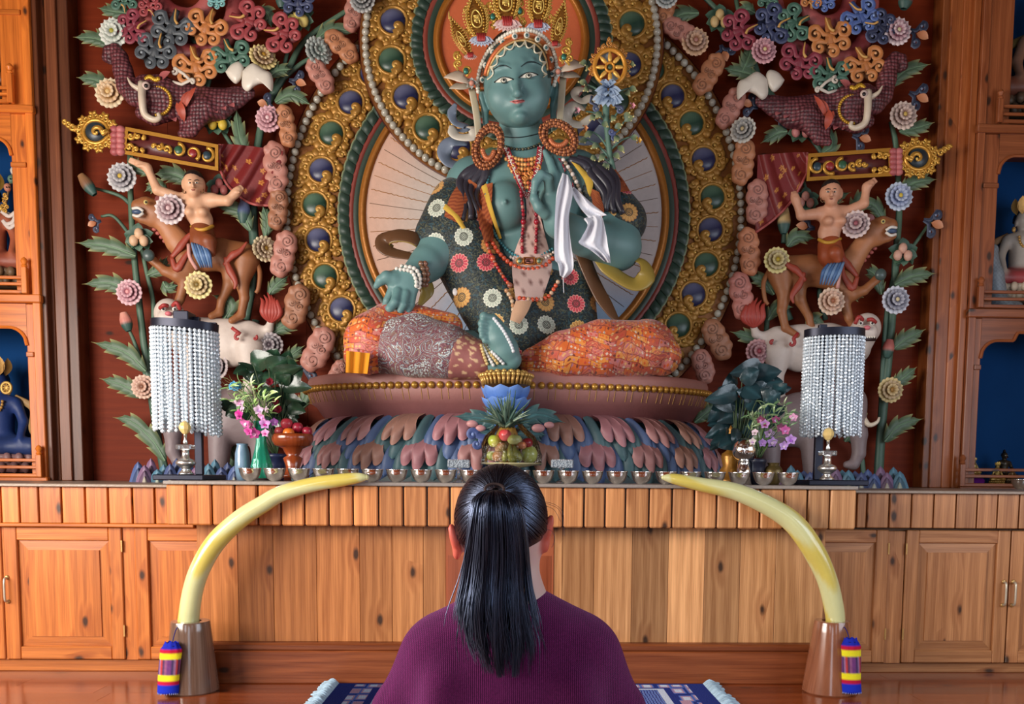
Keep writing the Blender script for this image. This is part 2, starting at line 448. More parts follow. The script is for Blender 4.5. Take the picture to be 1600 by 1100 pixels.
plaster = mat_paint('cream_plaster', rough=.8, var=.05)
for side, sx in (('left',-1),('right',1)):
    wl = MB(); c = srgb(196,160,120); x0, x1 = sx*4.2, sx*4.3
    wl.box((x0,-3,0),(x1,.2,4.2),c).box((x0,3.4,0),(x1,5.84,4.2),c).box((x0,.2,0),(x1,3.4,.85),c).box((x0,.2,2.65),(x1,3.4,4.2),c)
    struct(wl, 'wall_'+side, plaster)
    wf = MB(); c = srgb(120,70,40)
    for a in (.2,1.2,2.25,3.32): wf.box((x0-.02*sx,a,.85),(x1,a+.08,2.65),c,'z')
    for z in (.85,1.75,2.57): wf.box((x0-.02*sx,.2,z),(x1,3.4,z+.08),c,'y')
    struct(wf, 'window_1' if sx<0 else 'window_2', CEDAR)
wf = MB(); c = srgb(190,168,140); xs_ = [-4.3,-3.0,-2.0,-.95,.35,1.8,2.8,4.3]
for i, (a, b) in enumerate(zip(xs_[:-1], xs_[1:])):
    if i in (1,5): wf.box((a,-3.1,0),(b,-3,1.05),c).box((a,-3.1,2.75),(b,-3,4.2),c)
    elif i == 3: wf.box((a,-3.1,2.4),(b,-3,4.2),c)
    else: wf.box((a,-3.1,0),(b,-3,4.2),c)
struct(wf, 'wall_front', plaster)
# timber pillars beside the display cabinets: several boards
def pillar(name, edges, Yf, tint):
    mb = MB()
    for k, (a, b, dy, t) in enumerate(edges):
        lo = P(a,745,Yf+dy)[0]; hi = P(b,745,Yf+dy)[0]
        mb.box((lo,Yf+dy,ZS0),(hi-.002,5.78,4.2), tint*t, 'z', .004)
    return struct(mb, name, PINE)
pillar('trim_1', [(76,84,-.045,.9),(84,96,.012,1.15),(96,113,0,1.25),(113,131,.02,.75)], 5.62, srgb(112,64,38))
pillar('trim_2', [(1441,1453,.02,.6),(1453,1472,0,.85),(1472,1488,-.012,1.1),(1488,1499,-.045,.95)], 5.62, srgb(168,98,52))
# ------------------------------------------------------------------ altar woodwork
ZT = P(400,752,4.0)[2]; ZS = P(120,756,4.25)[2]          # top of the altar slab, top of the side counters
def xx(px, Y): return P(px, 760, Y)[0]
def zz(px, py, Y): return P(px, py, Y)[2]
def planks_v(mb, x0, x1, y0, y1, z0, z1, edges, tints, bev=.003):
    for (a, b), t in zip(zip(edges[:-1], edges[1:]), tints):
        mb.box((a+.0038,y0,z0),(b-.0038,y1,z1), t, 'z', bev)
altar = thing('altar', 'long pine altar front in the middle with knotty planks', 'altar', (0,4.3,0))
Yf = 4.0
ed = [258,290,330,366,402,438,475,513,551,591,630,667,703,745,790,835,880,913,946,978,1015,1051,1086,1121,1154,1189,1226,1263,1298,1340]
mb = MB(); z1 = ZT-.016; z0 = zz(700,823,Yf)
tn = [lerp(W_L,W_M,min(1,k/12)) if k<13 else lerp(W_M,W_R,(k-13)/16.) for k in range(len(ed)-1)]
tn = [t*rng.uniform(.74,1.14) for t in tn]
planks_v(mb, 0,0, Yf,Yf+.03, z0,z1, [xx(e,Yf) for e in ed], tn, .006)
mb.box((xx(258,Yf)+.002,Yf+.031,z0),(xx(1340,Yf)-.002,Yf+.06,z1), W_D*.3, 'x')
mb.build('fascia', PINE, altar, 30)
Yp = 4.13
pe = [305,369,425,493,561,612,661,697,866,880,930,990,1047,1104,1160,1216,1293]
pt_ = [.95,.68,.84,1.08,.86,1.02,.9,.9,.98,.78,1.02,.62,1.35,.74,1.08,.84]
mb = MB(); zb = zz(700,1003,Yp)
for (a, b), t in zip(zip(pe[:-1], pe[1:]), pt_):
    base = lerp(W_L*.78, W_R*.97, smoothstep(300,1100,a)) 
    if (a, b) == (697, 866): mb.box((xx(a,Yp),Yp-.004,zb),(xx(b,Yp),Yp+.02,z0+.04), srgb(176,98,64), None); continue
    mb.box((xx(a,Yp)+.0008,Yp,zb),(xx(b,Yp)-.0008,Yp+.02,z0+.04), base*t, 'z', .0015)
mb.build('panelling', PINE, altar, 30)
mb = MB().box((xx(700,Yp),Yp-.006,zb),(xx(862,Yp),Yp-.004,zz(780,868,Yp)), srgb(168,92,60), 'z')
mb.build('hatch_panel', CEDAR, altar, 30, label='plain reddish panel set into the planks')
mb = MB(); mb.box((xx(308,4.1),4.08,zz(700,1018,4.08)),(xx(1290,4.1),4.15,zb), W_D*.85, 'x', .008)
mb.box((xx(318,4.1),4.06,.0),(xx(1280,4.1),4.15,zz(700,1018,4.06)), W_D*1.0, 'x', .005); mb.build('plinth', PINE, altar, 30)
slab = MB().box((xx(255,3.99),3.985,ZT-.016),(xx(1341,3.99),4.225,ZT), srgb(150,140,132), None, .003)
slab.box((xx(309,4.14),4.226,ZT-.016),(xx(1288,4.14),4.54,ZT), srgb(150,140,132), None)
slab.build('stone_top', mat_paint('grey_stone', rough=.35, var=.25, scale=80), altar, 30, label='thin grey stone slab')
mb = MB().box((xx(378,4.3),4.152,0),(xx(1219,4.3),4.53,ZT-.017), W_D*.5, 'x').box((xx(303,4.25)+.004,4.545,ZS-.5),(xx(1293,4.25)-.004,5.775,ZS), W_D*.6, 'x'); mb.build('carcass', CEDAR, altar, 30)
# side cabinets -------------------------------------------------
brass = srgb(190,150,90)
def side_cabinet(px0, px1, tint, label, doors, stiles, edges, flip):
    Yc = 4.30; r = thing('altar_cabinet', label, 'cabinet', ((xx(px0,Yc)+xx(px1,Yc))/2, 4.6, 0))
    pm = (px0+px1)/2
    ztop = ZS-.014; zf0 = zz(pm, 817 if not flip else 826, 4.26)
    mb = MB(); e = [xx(k,4.26) for k in edges]
    planks_v(mb,0,0,4.26,4.285,zf0,ztop,e,[tint*rng.uniform(.85,1.12) for _ in e],.003)
    mb.build('fascia', PINE, r, 30)
    mb = MB().box((xx(px0,4.25),4.235,ZS-.014),(xx(px1,4.25),6.1,ZS), srgb(150,132,116), None, .003); mb.build('counter_top', CEDAR if 0 else MATS['grey_stone'], r, 30)
    zd1 = zf0-.0; zd0 = zz(pm, 1031 if not flip else 1037, Yc)
    mb = MB()
    if not flip: mb.box((xx(px0,4.28),4.262,zf0-.018),(xx(px1,4.28),4.32,zf0), tint*.95,'x',.004)
    mb.box((xx(px0,Yc),Yc+.02,.0),(xx(px1,Yc),Yc+.04,zd0), tint*.8,'x',.003)               # plinth board
    for a, b in stiles: mb.box((xx(a,Yc),Yc+.004,zd0),(xx(b,Yc)-.001,Yc+.03,zf0-.018), tint*rng.uniform(.9,1.02),'z',.002)
    mb.box((xx(px0,Yc),Yc+.035,.0),(xx(px1,Yc),5.7,ZS-.016), tint*.35,'x'); mb.build('body', PINE, r, 30)
    for d in doors:
        a, b = xx(d[0],Yc), xx(d[1],Yc); z0_, z1_ = zd0+.004, zf0-(.02 if not flip else .012); st = .062
        mb = MB(); t = tint*rng.uniform(.92,1.05)
        mb.box((a,Yc-.006,z0_),(a+st,Yc+.02,z1_),t,'z',.004).box((b-st,Yc-.006,z0_),(b,Yc+.02,z1_),t*.96,'z',.004)
        mb.box((a+st,Yc-.0055,z0_),(b-st,Yc+.02,z0_+st),t*.95,'x',.004).box((a+st,Yc-.0055,z1_-st*1.02),(b-st,Yc+.02,z1_),t*1.02,'x',.004)
        door = mb.build('door', PINE, r, 30)
        ia, ib, iz0, iz1 = a+st, b-st, z0_+st, z1_-st; q = .048
        mb = MB(); n = 3; xs_ = np.linspace(ia+q, ib-q, n+1)+np.array([0,.01,-.015,0])
        o = [(ia,iz0),(ib,iz0),(ib,iz1),(ia,iz1)]; inn = [(ia+q,iz0+q),(ib-q,iz0+q),(ib-q,iz1-q),(ia+q,iz1-q)]
        for k in range(4):
            k2 = (k+1)%4; v = [(o[k][0],Yc+.010,o[k][1]),(o[k2][0],Yc+.010,o[k2][1]),(inn[k2][0],Yc+.0065,inn[k2][1]),(inn[k][0],Yc+.0065,inn[k][1])]
            g = [(p[0],p[2],k*3.3) if k%2 else (p[2],p[0],k*3.3) for p in v]; mb.add(v,[(0,1,2,3)],t*.92,g)
        for k in range(n): mb.box((xs_[k],Yc+.001,iz0+q),(xs_[k+1],Yc+.012,iz1-q),t*rng.uniform(.9,1.15),'z',0)
        mb.build('raised_panel', PINE, door, 30)
        hx = a if d[2]=='L' else b; sgn = 1 if d[2]=='L' else -1
        for zf in (.22,.86):
            zc = z0_+(z1_-z0_)*zf
            MB().box((hx-.004,Yc-.010,zc-.028),(hx+.004,Yc-.006,zc+.028),brass,None,.001).build('hinge', GOLD, door, 30)
        if len(d) > 3:
            hx = (b-.03) if d[2]=='L' else (a+.03); hx = xx(d[3],Yc); zc = z0_+(z1_-z0_)*.53
            h = MB(); h.tube(catmull([(hx,Yc-.006,zc-.055),(hx,Yc-.03,zc-.05),(hx,Yc-.034,zc),(hx,Yc-.03,zc+.05),(hx,Yc-.006,zc+.055)],5),.0055,8,srgb(200,190,170))
            h.ball((hx,Yc-.008,zc-.058),(.011,.006,.011),brass).ball((hx,Yc-.008,zc+.058),(.011,.006,.011),brass)
            h.build('handle', GOLD, door, label='pale metal pull handle')
    return r
side_cabinet(-260,303, srgb(214,130,62), 'bright orange pine cupboard left of the altar with panelled doors', [(-180,-2,'L',-12),(2,188,'R',6),(208,372,'R')], [(-10,2),(188,208)],
             [-260,-225,-190,-150,-112,-75,-35,0,29,59,95,132,168,206,241,270,300], False)
side_cabinet(1293,1860, srgb(196,140,94), 'greyish brown pine cupboard right of the altar with panelled doors', [(1225,1392,'R'),(1420,1583,'L',1575),(1585,1745,'R',1590),(1765,1860,'L')], [(1392,1419),(1745,1765)],  # tint lifted to make up for weaker light on the right
             [1293,1340,1356,1391,1426,1461,1496,1529,1561,1595,1630,1665,1700,1735,1770,1805,1840,1860], True)
# ------------------------------------------------------------------ helpers for small things
def ground(px, py):
    d = _fw + (px-PX0)/F*_r - (py-PY0)/F*_u
    return CAMP + d*(-ZC/d[2])
def leaf(mb, base, tip, side, width, c0, c1=None, bend=0., nseg=7, cup=.2, shape=1.0, mid=None):
    "blade from base to tip; side = unit vector across; bend lifts the middle along the normal"
    base, tip = np.asarray(base,float), np.asarray(tip,float); ax = tip-base; L = np.linalg.norm(ax); side = norm(side-(np.dot(side,ax)/L/L)*ax)
    nrm = norm(np.cross(side, ax)); 
    if nrm[1] > 0: nrm = -nrm
    t = np.linspace(0,1,nseg); wv = np.sin(np.pi*t**shape)**.8*width*.5+.0004
    v=[]; cs=[]; c1 = c0 if c1 is None else c1; mid = c0 if mid is None else mid
    for tt, ww in zip(t, wv):
        ctr = base+ax*tt+nrm*bend*L*math.sin(math.pi*tt)
        row=[]; crow=[]
        for u in (-1,-.5,0,.5,1):
            row.append(ctr+side*ww*u+nrm*(abs(u)*cup*ww)); crow.append(lerp(mid if u==0 else c0, c1, tt**1.5))
        v.append(row); cs.append(crow)
    return mb.grid(v, np.array(cs))
GLASSM, nt, b = nodes_of('clear_glass'); b.inputs['Transmission Weight'].default_value = .9; b.inputs['Roughness'].default_value = .03; b.inputs['Base Color'].default_value = (.9,.97,1,1); b.inputs['IOR'].default_value = 1.4
GREENGL, nt, b = nodes_of('green_glass'); b.inputs['Transmission Weight'].default_value = .75; b.inputs['Roughness'].default_value = .06; b.inputs['Base Color'].default_value = (.06,.62,.42,1); b.inputs['IOR'].default_value = 1.4
STEEL, nt, b = nodes_of('polished_steel'); b.inputs['Metallic'].default_value = 1; b.inputs['Roughness'].default_value = .13; b.inputs['Base Color'].default_value = (.95,.94,.92,1)
SILVER, nt, b = nodes_of('aged_silver'); b.inputs['Metallic'].default_value = .9; b.inputs['Roughness'].default_value = .25; b.inputs['Base Color'].default_value = (.78,.76,.72,1)
WATER, nt, b = nodes_of('water'); b.inputs['Transmission Weight'].default_value = 1; b.inputs['Roughness'].default_value = .02; b.inputs['IOR'].default_value = 1.33
CRYST, nt, b = nodes_of('cut_crystal'); b.inputs['Base Color'].default_value = (.80,.91,1,1); b.inputs['Roughness'].default_value = .1; b.inputs['Transmission Weight'].default_value = .12; b.inputs['Specular IOR Level'].default_value = 1.0; b.inputs['IOR'].default_value = 1.7
FROST, nt, b = nodes_of('frosted_crystal'); k = NT(nt); tc = k.n('ShaderNodeTexCoord').outputs['Object']; b.inputs['Base Color'].default_value = (.62,.7,.78,1); b.inputs['Roughness'].default_value = .2; b.inputs['Transmission Weight'].default_value = .45
k.link(k.bump(k.n('ShaderNodeTexVoronoi', Vector=tc, Scale=110.).outputs['Distance'], 1.0, .01), b.inputs['Normal'])
FILM, nt, b = nodes_of('clear_film'); k = NT(nt)
tr = k.n('ShaderNodeBsdfTransparent'); gl = k.n('ShaderNodeBsdfGlossy', Roughness=.08); fr = k.n('ShaderNodeFresnel', IOR=1.35)
ms = k.n('ShaderNodeMixShader', i0=fr.outputs[0]); k.link(tr.outputs[0], ms.inputs[1]); k.link(gl.outputs[0], ms.inputs[2])
k.link(ms.outputs[0], nt.nodes['Material Output'].inputs[0])
tc = k.n('ShaderNodeTexCoord').outputs['Object']; k.link(k.bump(k.noise(tc, 28, 3), .8, .02), gl.inputs['Normal'])
# ------------------------------------------------------------------ offering bowls
Yb = 4.075; rb = 16.6*S(Yb); hb = .0585
prof = [(0,.0),(.017,0),(.019,.003),(.024,.005),(.034,.013),(.0415,.026),(.0465,.042),(.0480,.052),(.0500,.055),(.0500,.0585),(.0475,.0585),(.046,.052),(.043,.040),(.038,.026),(.028,.014),(0,.010)]
prof = [(r*rb/.0485, z) for r, z in prof]
ORD = 'first second third fourth fifth sixth seventh eighth ninth tenth eleventh twelfth'.split()
bowl0 = None
for i in range(23):
    px = 391+i*38.2; p = P(px, 745, Yb)
    place = (ORD[i]+' from the left end') if i < 12 else ((ORD[22-i]+' from the right end'))
    if i == 0: place = 'at the left end'
    if i == 22: place = 'at the right end'
    lab = 'small steel offering bowl of water, %s of the altar row' % place
    if bowl0 is None:
        bowl0 = thing('offering_bowl', lab, 'bowl', (0,0,0), 'steel bowls in a row along the altar edge')
        MB().lathe(prof, n=28).build('bowl_body', STEEL, bowl0, local=True)
        MB().lathe([(0,.0475),(.0448*rb/.0485,.0475)], n=24).build('water', WATER, bowl0, local=True)
        o = bowl0
    else: o = copy_tree(bowl0); o['label'] = lab
    o.location = (p[0], Yb, ZT+.0005); o.rotation_euler.z = rng.uniform(0,6)
# ------------------------------------------------------------------ tusks, stands, bags
IVORY = mat_paint('yellowed_ivory', rough=.22, var=.1, bump=.08, scale=12, coat=.35)
def tusk(pts, lab, Y):
    a = np.array(pts, float); q = catmull(a, 8)
    path = np.array([P(x,y,Y+.015*smoothstep(850,770,y)) for x,y,w_ in q]); rad = q[:,2]*.5*S(Y)
    n = 20; pale = srgb(214,214,156); yel = srgb(214,192,80); glint = srgb(216,228,206)
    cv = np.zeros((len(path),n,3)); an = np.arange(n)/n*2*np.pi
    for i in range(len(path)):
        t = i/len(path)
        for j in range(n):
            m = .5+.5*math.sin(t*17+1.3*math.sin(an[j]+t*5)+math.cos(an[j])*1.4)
            cv[i,j] = lerp(lerp(pale, yel, smoothstep(.5,.85,m)*.85), glint, .6*smoothstep(.75,1,math.cos(an[j]-2.2-t)))  # whitish highlight streak painted along one side of the tusk
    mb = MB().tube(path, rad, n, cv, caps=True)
    e = path[-1] if rad[-1] < rad[0] else path[0]; r = min(rad[0],rad[-1])
    mb.ball(e, r*1.02, pale)
    o = mb.build('tusk', IVORY, None, label=lab, cat='tusk', group='curved tusks before the altar'); return o
Yt = 3.93
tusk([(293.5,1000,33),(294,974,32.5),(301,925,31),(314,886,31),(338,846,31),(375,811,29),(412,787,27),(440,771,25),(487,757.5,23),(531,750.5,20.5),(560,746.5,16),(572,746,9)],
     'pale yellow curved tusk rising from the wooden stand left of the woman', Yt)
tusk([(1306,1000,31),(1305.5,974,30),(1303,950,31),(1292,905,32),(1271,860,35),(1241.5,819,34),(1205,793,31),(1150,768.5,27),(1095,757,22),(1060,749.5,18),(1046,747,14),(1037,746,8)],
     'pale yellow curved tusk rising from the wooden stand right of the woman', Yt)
STANDW = mat_wood('polished_log', rough=.12, knots=.12, coat=.8, contrast=1.1)
def stand(xt0, xt1, xb0, xb1, yt, yb, tint, lab):
    c = ground((xb0+xb1)/2, yb-5); Yc = Yt; cx = (xx((xt0+xt1)/2,Yc)+xx((xb0+xb1)/2,Yc))/2
    r1 = (xt1-xt0)/2*S(Yc); r0 = (xb1-xb0)/2*S(Yc); zt = P((xt0+xt1)/2, yt, Yc-r1)[2]
    mb = MB(); ri = r1*.56
    prof = [(r0*.97,0),(r0,.006),(r0*.985,.02)]+[(lerp(r0*.985,r1,t), .02+(zt-.026)*t) for t in np.linspace(0,1,8)[1:]]+[(r1*.97,zt),(ri,zt),(ri,zt-.07),(0,zt-.07)]
    mb.lathe(prof, tint, (cx,Yc,.0005), 40, grain=True)
    return mb.build('tusk_stand', STANDW, None, 35, label=lab, cat='stand', group='log stands holding the tusks')
stand(263,322,251,332.5,975,1081, srgb(128,106,96), 'greyish polished log stand with bag hanging on its left side')
stand(1278,1333.5,1267,1353,974,1081, srgb(150,98,74), 'reddish polished log stand with bag hanging on its right side')
def bag(cx0, cy0, cx1, cy1, w, lab, mir):
    Y = Yt-.118; n = 28; hgt = 26; bands = [(0,.12,(26,40,170)),(.12,.21,(188,22,60)),(.21,.34,(236,226,40)),(.34,.64,None),(.64,.75,(236,226,40)),(.75,.83,(188,22,60)),(.83,1.01,(24,48,190))]
    stripes = [srgb(112,60,120),srgb(60,50,90),srgb(150,110,150),srgb(190,60,50),srgb(70,54,92),srgb(150,90,130)]
    v=[]; cs=[]
    for i in range(hgt+1):
        t = i/hgt; c = P(lerp(cx0,cx1,t), lerp(cy0,cy1,t), Y); ww = w*S(Y)*.5*(1 if t>.16 else lerp(.5,1,smoothstep(0,.16,t))); 
        if t < .1: ww *= 1+.35*(1-t/.1)*.8
        for (a,b_,col) in bands:
            if a <= t < b_: bc = col
        row=[]; cr=[]
        for j in range(n):
            an = j/n*2*math.pi; pl = 1+.07*math.sin(an*9+2)*(1-smoothstep(.1,.34,t))+.03*math.sin(an*3+t*7)
            row.append(c+np.array([math.cos(an)*ww*pl, math.sin(an)*ww*.52*pl, .004*math.sin(an*7)*(t<.1)]))
            cr.append(srgb(*bc) if bc else stripes[int((an/(2*math.pi)*24))%6]*rng.uniform(.9,1.1))
        v.append(row); cs.append(cr)
    mb = MB().grid(v, np.array(cs), closeu=True)
    f = [tuple(mb.n-n+j for j in range(n))]; mb.f += f
    o = mb.build('cloth_bag', MATTE, None, label=lab, cat='bag', group='striped cloth bags on the stands')
    fr = MB(); e = P(cx1, cy1, Y)
    for j in range(26):
        an = j/26*2*math.pi; p = e+np.array([math.cos(an)*w*S(Y)*.48, math.sin(an)*w*S(Y)*.25, 0])
        fr.tube([p+(0,0,.004), p+np.array([rng.normal(0,.002),-.002,-.004])], .0014, 4, srgb(150,160,210))
    fr.build('hem_fringe', MATTE, o, label='frayed pale blue hem')
    nk = MB(); tp = P(cx0, cy0, Y)+np.array([0,0,-.016]); a = np.linspace(0,2*math.pi,20)
    nk.tube(np.stack([tp[0]+np.cos(a)*w*.3*S(Y), tp[1]+np.sin(a)*w*.17*S(Y), np.full(20,tp[2])],1), .003, 6, srgb(20,26,110)); 
    top = np.array([P(cx0+(20*mir),976,Yt-.03), P(cx0+(8*mir),982,Yt-.085), tp]); nk.tube(catmull(top,5), .002, 6, srgb(20,26,110))
    nk.build('drawstring', MATTE, o)
bag(268,1003,262,1083,33, 'striped cloth bag tied to the left log stand', 1)
bag(1329,997,1331,1082,31, 'striped cloth bag tied to the right log stand', -1)
# ------------------------------------------------------------------ rug
rug, nt, b = nodes_of('woven_rug'); k = NT(nt)
tc = k.n('ShaderNodeTexCoord').outputs['Object']; sp = k.n('ShaderNodeSeparateXYZ', Vector=tc)
ax_ = k.math('ABSOLUTE', sp.outputs[0]); ay_ = k.math('ABSOLUTE', k.math('SUBTRACT', sp.outputs[1], 0.0))
d = k.math('MAXIMUM', k.math('DIVIDE', ax_, .79), k.math('DIVIDE', ay_, .5))
navy, wht_, blu, pnk = (.022,.035,.2), (.55,.6,.75), (.09,.16,.5), (.45,.26,.36)
ck = k.n('ShaderNodeTexVoronoi', Vector=k.vec(tc,(16,9,1)), Scale=1.0, _distance='CHEBYCHEV', Randomness=.35)
fld = k.ramp(ck.outputs['Distance'], [(0,pnk),(.16,wht_),(.3,blu),(.42,wht_),(.5,navy)], 'CONSTANT')
wv = k.n('ShaderNodeTexWave', Vector=k.vec(tc,(20,20,1)), Scale=1.2, Distortion=3.0)
brd = k.ramp(wv.outputs[0], [(0,navy),(.45,wht_),(.6,blu)], 'CONSTANT')
c = k.mix(k.math('GREATER_THAN', d, .62), fld, brd)
for lo, hi, col in ((.6,.64,navy),(.76,.8,wht_),(.8,.84,navy),(.95,2,navy)):
    c = k.mix(k.math('MULTIPLY', k.math('GREATER_THAN', d, lo), k.math('LESS_THAN', d, hi)), c, col)
c = k.mix(k.math('MULTIPLY', k.math('GREATER_THAN', d, .84), k.math('LESS_THAN', d, .95)), c, k.ramp(ck.outputs['Distance'], [(0,wht_),(.25,pnk),(.36,blu),(.46,navy)], 'CONSTANT'))
k.link(c, b.inputs['Base Color']); b.inputs['Roughness'].default_value = .95; b.inputs['Specular IOR Level'].default_value = .1
k.link(k.bump(k.noise(tc, 240, 2), .5), b.inputs['Normal'])
g0, g1 = ground(531,1069), ground(1094,1067); x0, x1 = g0[0], g1[0]; yb_ = 4.025
rg = thing('rug', 'blue and white patterned rug with pale fringed ends before the altar', 'rug', ((x0+x1)/2, yb_-.5, 0))
MB().box((x0,yb_-1.0,.001),(x1,yb_,.012),(1,1,1),None,.003).build('pile', rug, rg).location = (0,0,0)
fr = MB()
for sx, xe in ((-1,x0),(1,x1)):
    for i in range(100):
        y = yb_-.005-i*.01; p = np.array([xe,y,.009]); L = rng.uniform(.05,.075); wob = rng.normal(0,.008,2)
        pth = catmull([p, p+(sx*L*.35,wob[0]*.4,.012+rng.uniform(0,.01)), p+(sx*L*.7,wob[0],.008), p+(sx*L,wob[0]+wob[1]*.3,.006)],3)
        fr.tube(pth, [.006]*2+[.0062]*(len(pth)-3)+[.003], 5, srgb(176,204,224)*rng.uniform(.8,1.1))
fr.build('fringe', MATTE, rg, label='fluffy pale blue fringe', kind='stuff')
# ------------------------------------------------------------------ crystal bead lamps
DK = srgb(30,32,48)
def crystal_lamp(cx, ring_y, half, bot, base0, base1, post, tilt, lab, bead, ns, arm, seed):
    r_ = np.random.default_rng(seed); Yc = 4.36 if cx < 800 else 4.36
    c = P(cx, ring_y, Yc); rx = half*S(Yc); ry = rx*.62
    b0, b1 = xx(base0,4.3), xx(base1,4.3); xm = (b0+b1)/2; base_y = 4.14
    t = thing('crystal_lamp', lab, 'lamp', (xm,4.3,ZT), 'crystal bead lamps on the altar')
    zb = ZT if cx > 309 else ZT
    MB().box((b0,4.165,ZT+.0005),(b1,4.50,ZT+.026), DK, None, .004).build('base', DARKMETAL, t, 30)
    xp0, xp1 = xx(post[0],4.4), xx(post[1],4.4)
    MB().box((xp0,4.40,ZT+.026),(xp1,4.43,c[2]+.05), DK, None, .003).build('post', DARKMETAL, t, 30)
    mb = MB(); R = rotm('Y', tilt); n = 48; a = np.linspace(0,2*math.pi,n+1)[:-1]
    h = .036; prof = [(1,-h/2),(1,h/2),(.955,h/2),(.955,-h/2),(1,-h/2)]; v=[]
    for q, z in prof: v.append([c+R@np.array([rx*q*math.cos(x), ry*q*math.sin(x), z]) for x in a])
    mb.grid(v, DK, closeu=True)
    mb.box(c+np.array([-rx*.95,-.012,h/2-.008]), c+np.array([rx*.95,.012,h/2-.002]), DK); mb.box(c+np.array([-.012,-ry*.95,h/2-.008]), c+np.array([.012,ry*.95,h/2-.002]), DK)
    mb.build('top_ring', DARKMETAL, t, 30)
    mb = MB(); x0a, x1a, ya = arm
    mb.box((xx(x0a,4.38),4.33,c[2]+.02),(xx(x1a,4.38),4.44,P(0,ya,4.38)[2]), DK, None, .004); mb.build('bracket', DARKMETAL, t, 30)
    # one strand per bead size, shared by copies
    zbot = P(cx, bot, Yc)[2]; L0 = c[2]-h/2-zbot; nb = int(round(L0/(bead*.98)))
    st = MB(); br = bead*.47
    for i in range(nb):
        z = -(i+.5)*bead*.98
        for s_ in (0,): 
            v=[]; 
            for (q, zz_) in ((.35,br*.92),(.92,br*.35),(.92,-br*.35),(.35,-br*.92)):
                v.append([(br*q*math.cos(x+.4*i), br*q*math.sin(x+.4*i), z+zz_) for x in np.arange(7)/7*2*math.pi])
            st.grid(v, (1,1,1), closeu=True, flip=True)
            n0 = st.n-28; st.f += [tuple(n0+j for j in range(7)), tuple(n0+21+j for j in range(7))[::-1]]
    st.tube([(0,0,.004),(0,0,-nb*bead*.98)], .0008, 4)
    first = None; k_ = 0
    spots = [(1.0*.975, x) for x in np.arange(ns)/ns*2*math.pi]+[(.72, x) for x in np.arange(ns//2)/(ns//2)*2*math.pi+.1]
    for q, x in spots:
        p = c+R@np.array([rx*q*math.cos(x), ry*q*math.sin(x), -h/2])
        if first is None: o = first = st.build('bead_strand', CRYST, t, smooth=False, local=True)
        else: o = first.copy(); COL.objects.link(o)
        o.location = Vector(p)-t.location; o.rotation_euler = (r_.normal(0,.006), r_.normal(0,.006), r_.uniform(0,6)); 
        if q < .9: o.scale = (1,1,r_.uniform(.86,1.0))
        else: o.scale = (1,1,r_.uniform(.955,1.0))
    return t
crystal_lamp(288.5,509,50.5,679,256,333,(305,317),4.0,'crystal bead lamp on a black stand at the left end of the altar', .0195, 42, (283,306,484), 3)
crystal_lamp(1304,521,47,683,1249,1340,(1272,1284),-1.2,'crystal bead lamp on a black stand at the right end of the altar', .0165, 46, (1275,1309,497), 4)
def butter_lamp(cx, top, lab):
    Y = 4.225; p = P(cx, 745, Y); s = S(Y); z = lambda py: P(cx,py,Y)[2]-ZT-.0265
    t = thing('butter_lamp', lab, 'lamp', (p[0],Y,ZT+.0265), 'silver butter lamps before the crystal lamps'); c = (p[0],Y,ZT+.0265)
    MB().lathe([(.0,0),(.034,0),(.034,.006),(.022,.018),(.018,.026),(.026,.034),(.042,.046),(.046,.056),(.036,.068),(.018,.076),(.016,.11),(.02,.114),(0,.114)], ctr=c, n=24).build('lamp_body', SILVER, t)
    h2 = .114
    MB().box((c[0]-.034,Y-.034,c[2]+h2),(c[0]+.034,Y+.034,c[2]+h2+.024),(1,1,1),None,.004).build('glass_dish', GLASSM, t, 30)
    zc = z(top)+.0; MB().lathe([(.007,h2+.024),(.012,h2+.035),(.006,h2+.05),(.008,zc-.03)], ctr=c, n=12).build('stem', SILVER, t)
    MB().lathe([(0,zc-.036),(.014,zc-.026),(.026,zc-.008),(.027,zc+.006),(.018,zc+.022),(0,zc+.032)], srgb(230,200,130), ctr=c, n=9).build('crystal_finial', GLAZE, t, smooth=False, label='golden faceted crystal')
    return t
butter_lamp(291,668,'silver butter lamp with gold crystal before the left crystal lamp'); butter_lamp(1292,678,'silver butter lamp with gold crystal before the right crystal lamp')
# ------------------------------------------------------------------ glass blocks on stems
for px, lab in ((717,'frosted crystal block stand left of the fruit platter'),(878,'frosted crystal block stand right of the fruit platter')):
    Y = 4.19; p = P(px,745,Y); t = thing('crystal_stand', lab, 'stand', (p[0],Y,ZT), 'crystal blocks beside the fruit'); s = S(Y)
    zt = P(px,718,Y)[2]; z0 = P(px,731,Y)[2]
    MB().box((p[0]-17*s,Y-.03,z0),(p[0]+17*s,Y+.03,zt),(1,1,1),None,.004).build('block', FROST, t, 30)
    MB().lathe([(.028,0),(.028,.006),(.009,.014),(.008,z0-ZT-.008),(.02,z0-ZT)],ctr=(p[0],Y,ZT+.0005),n=16).build('stem', GLASSM, t)
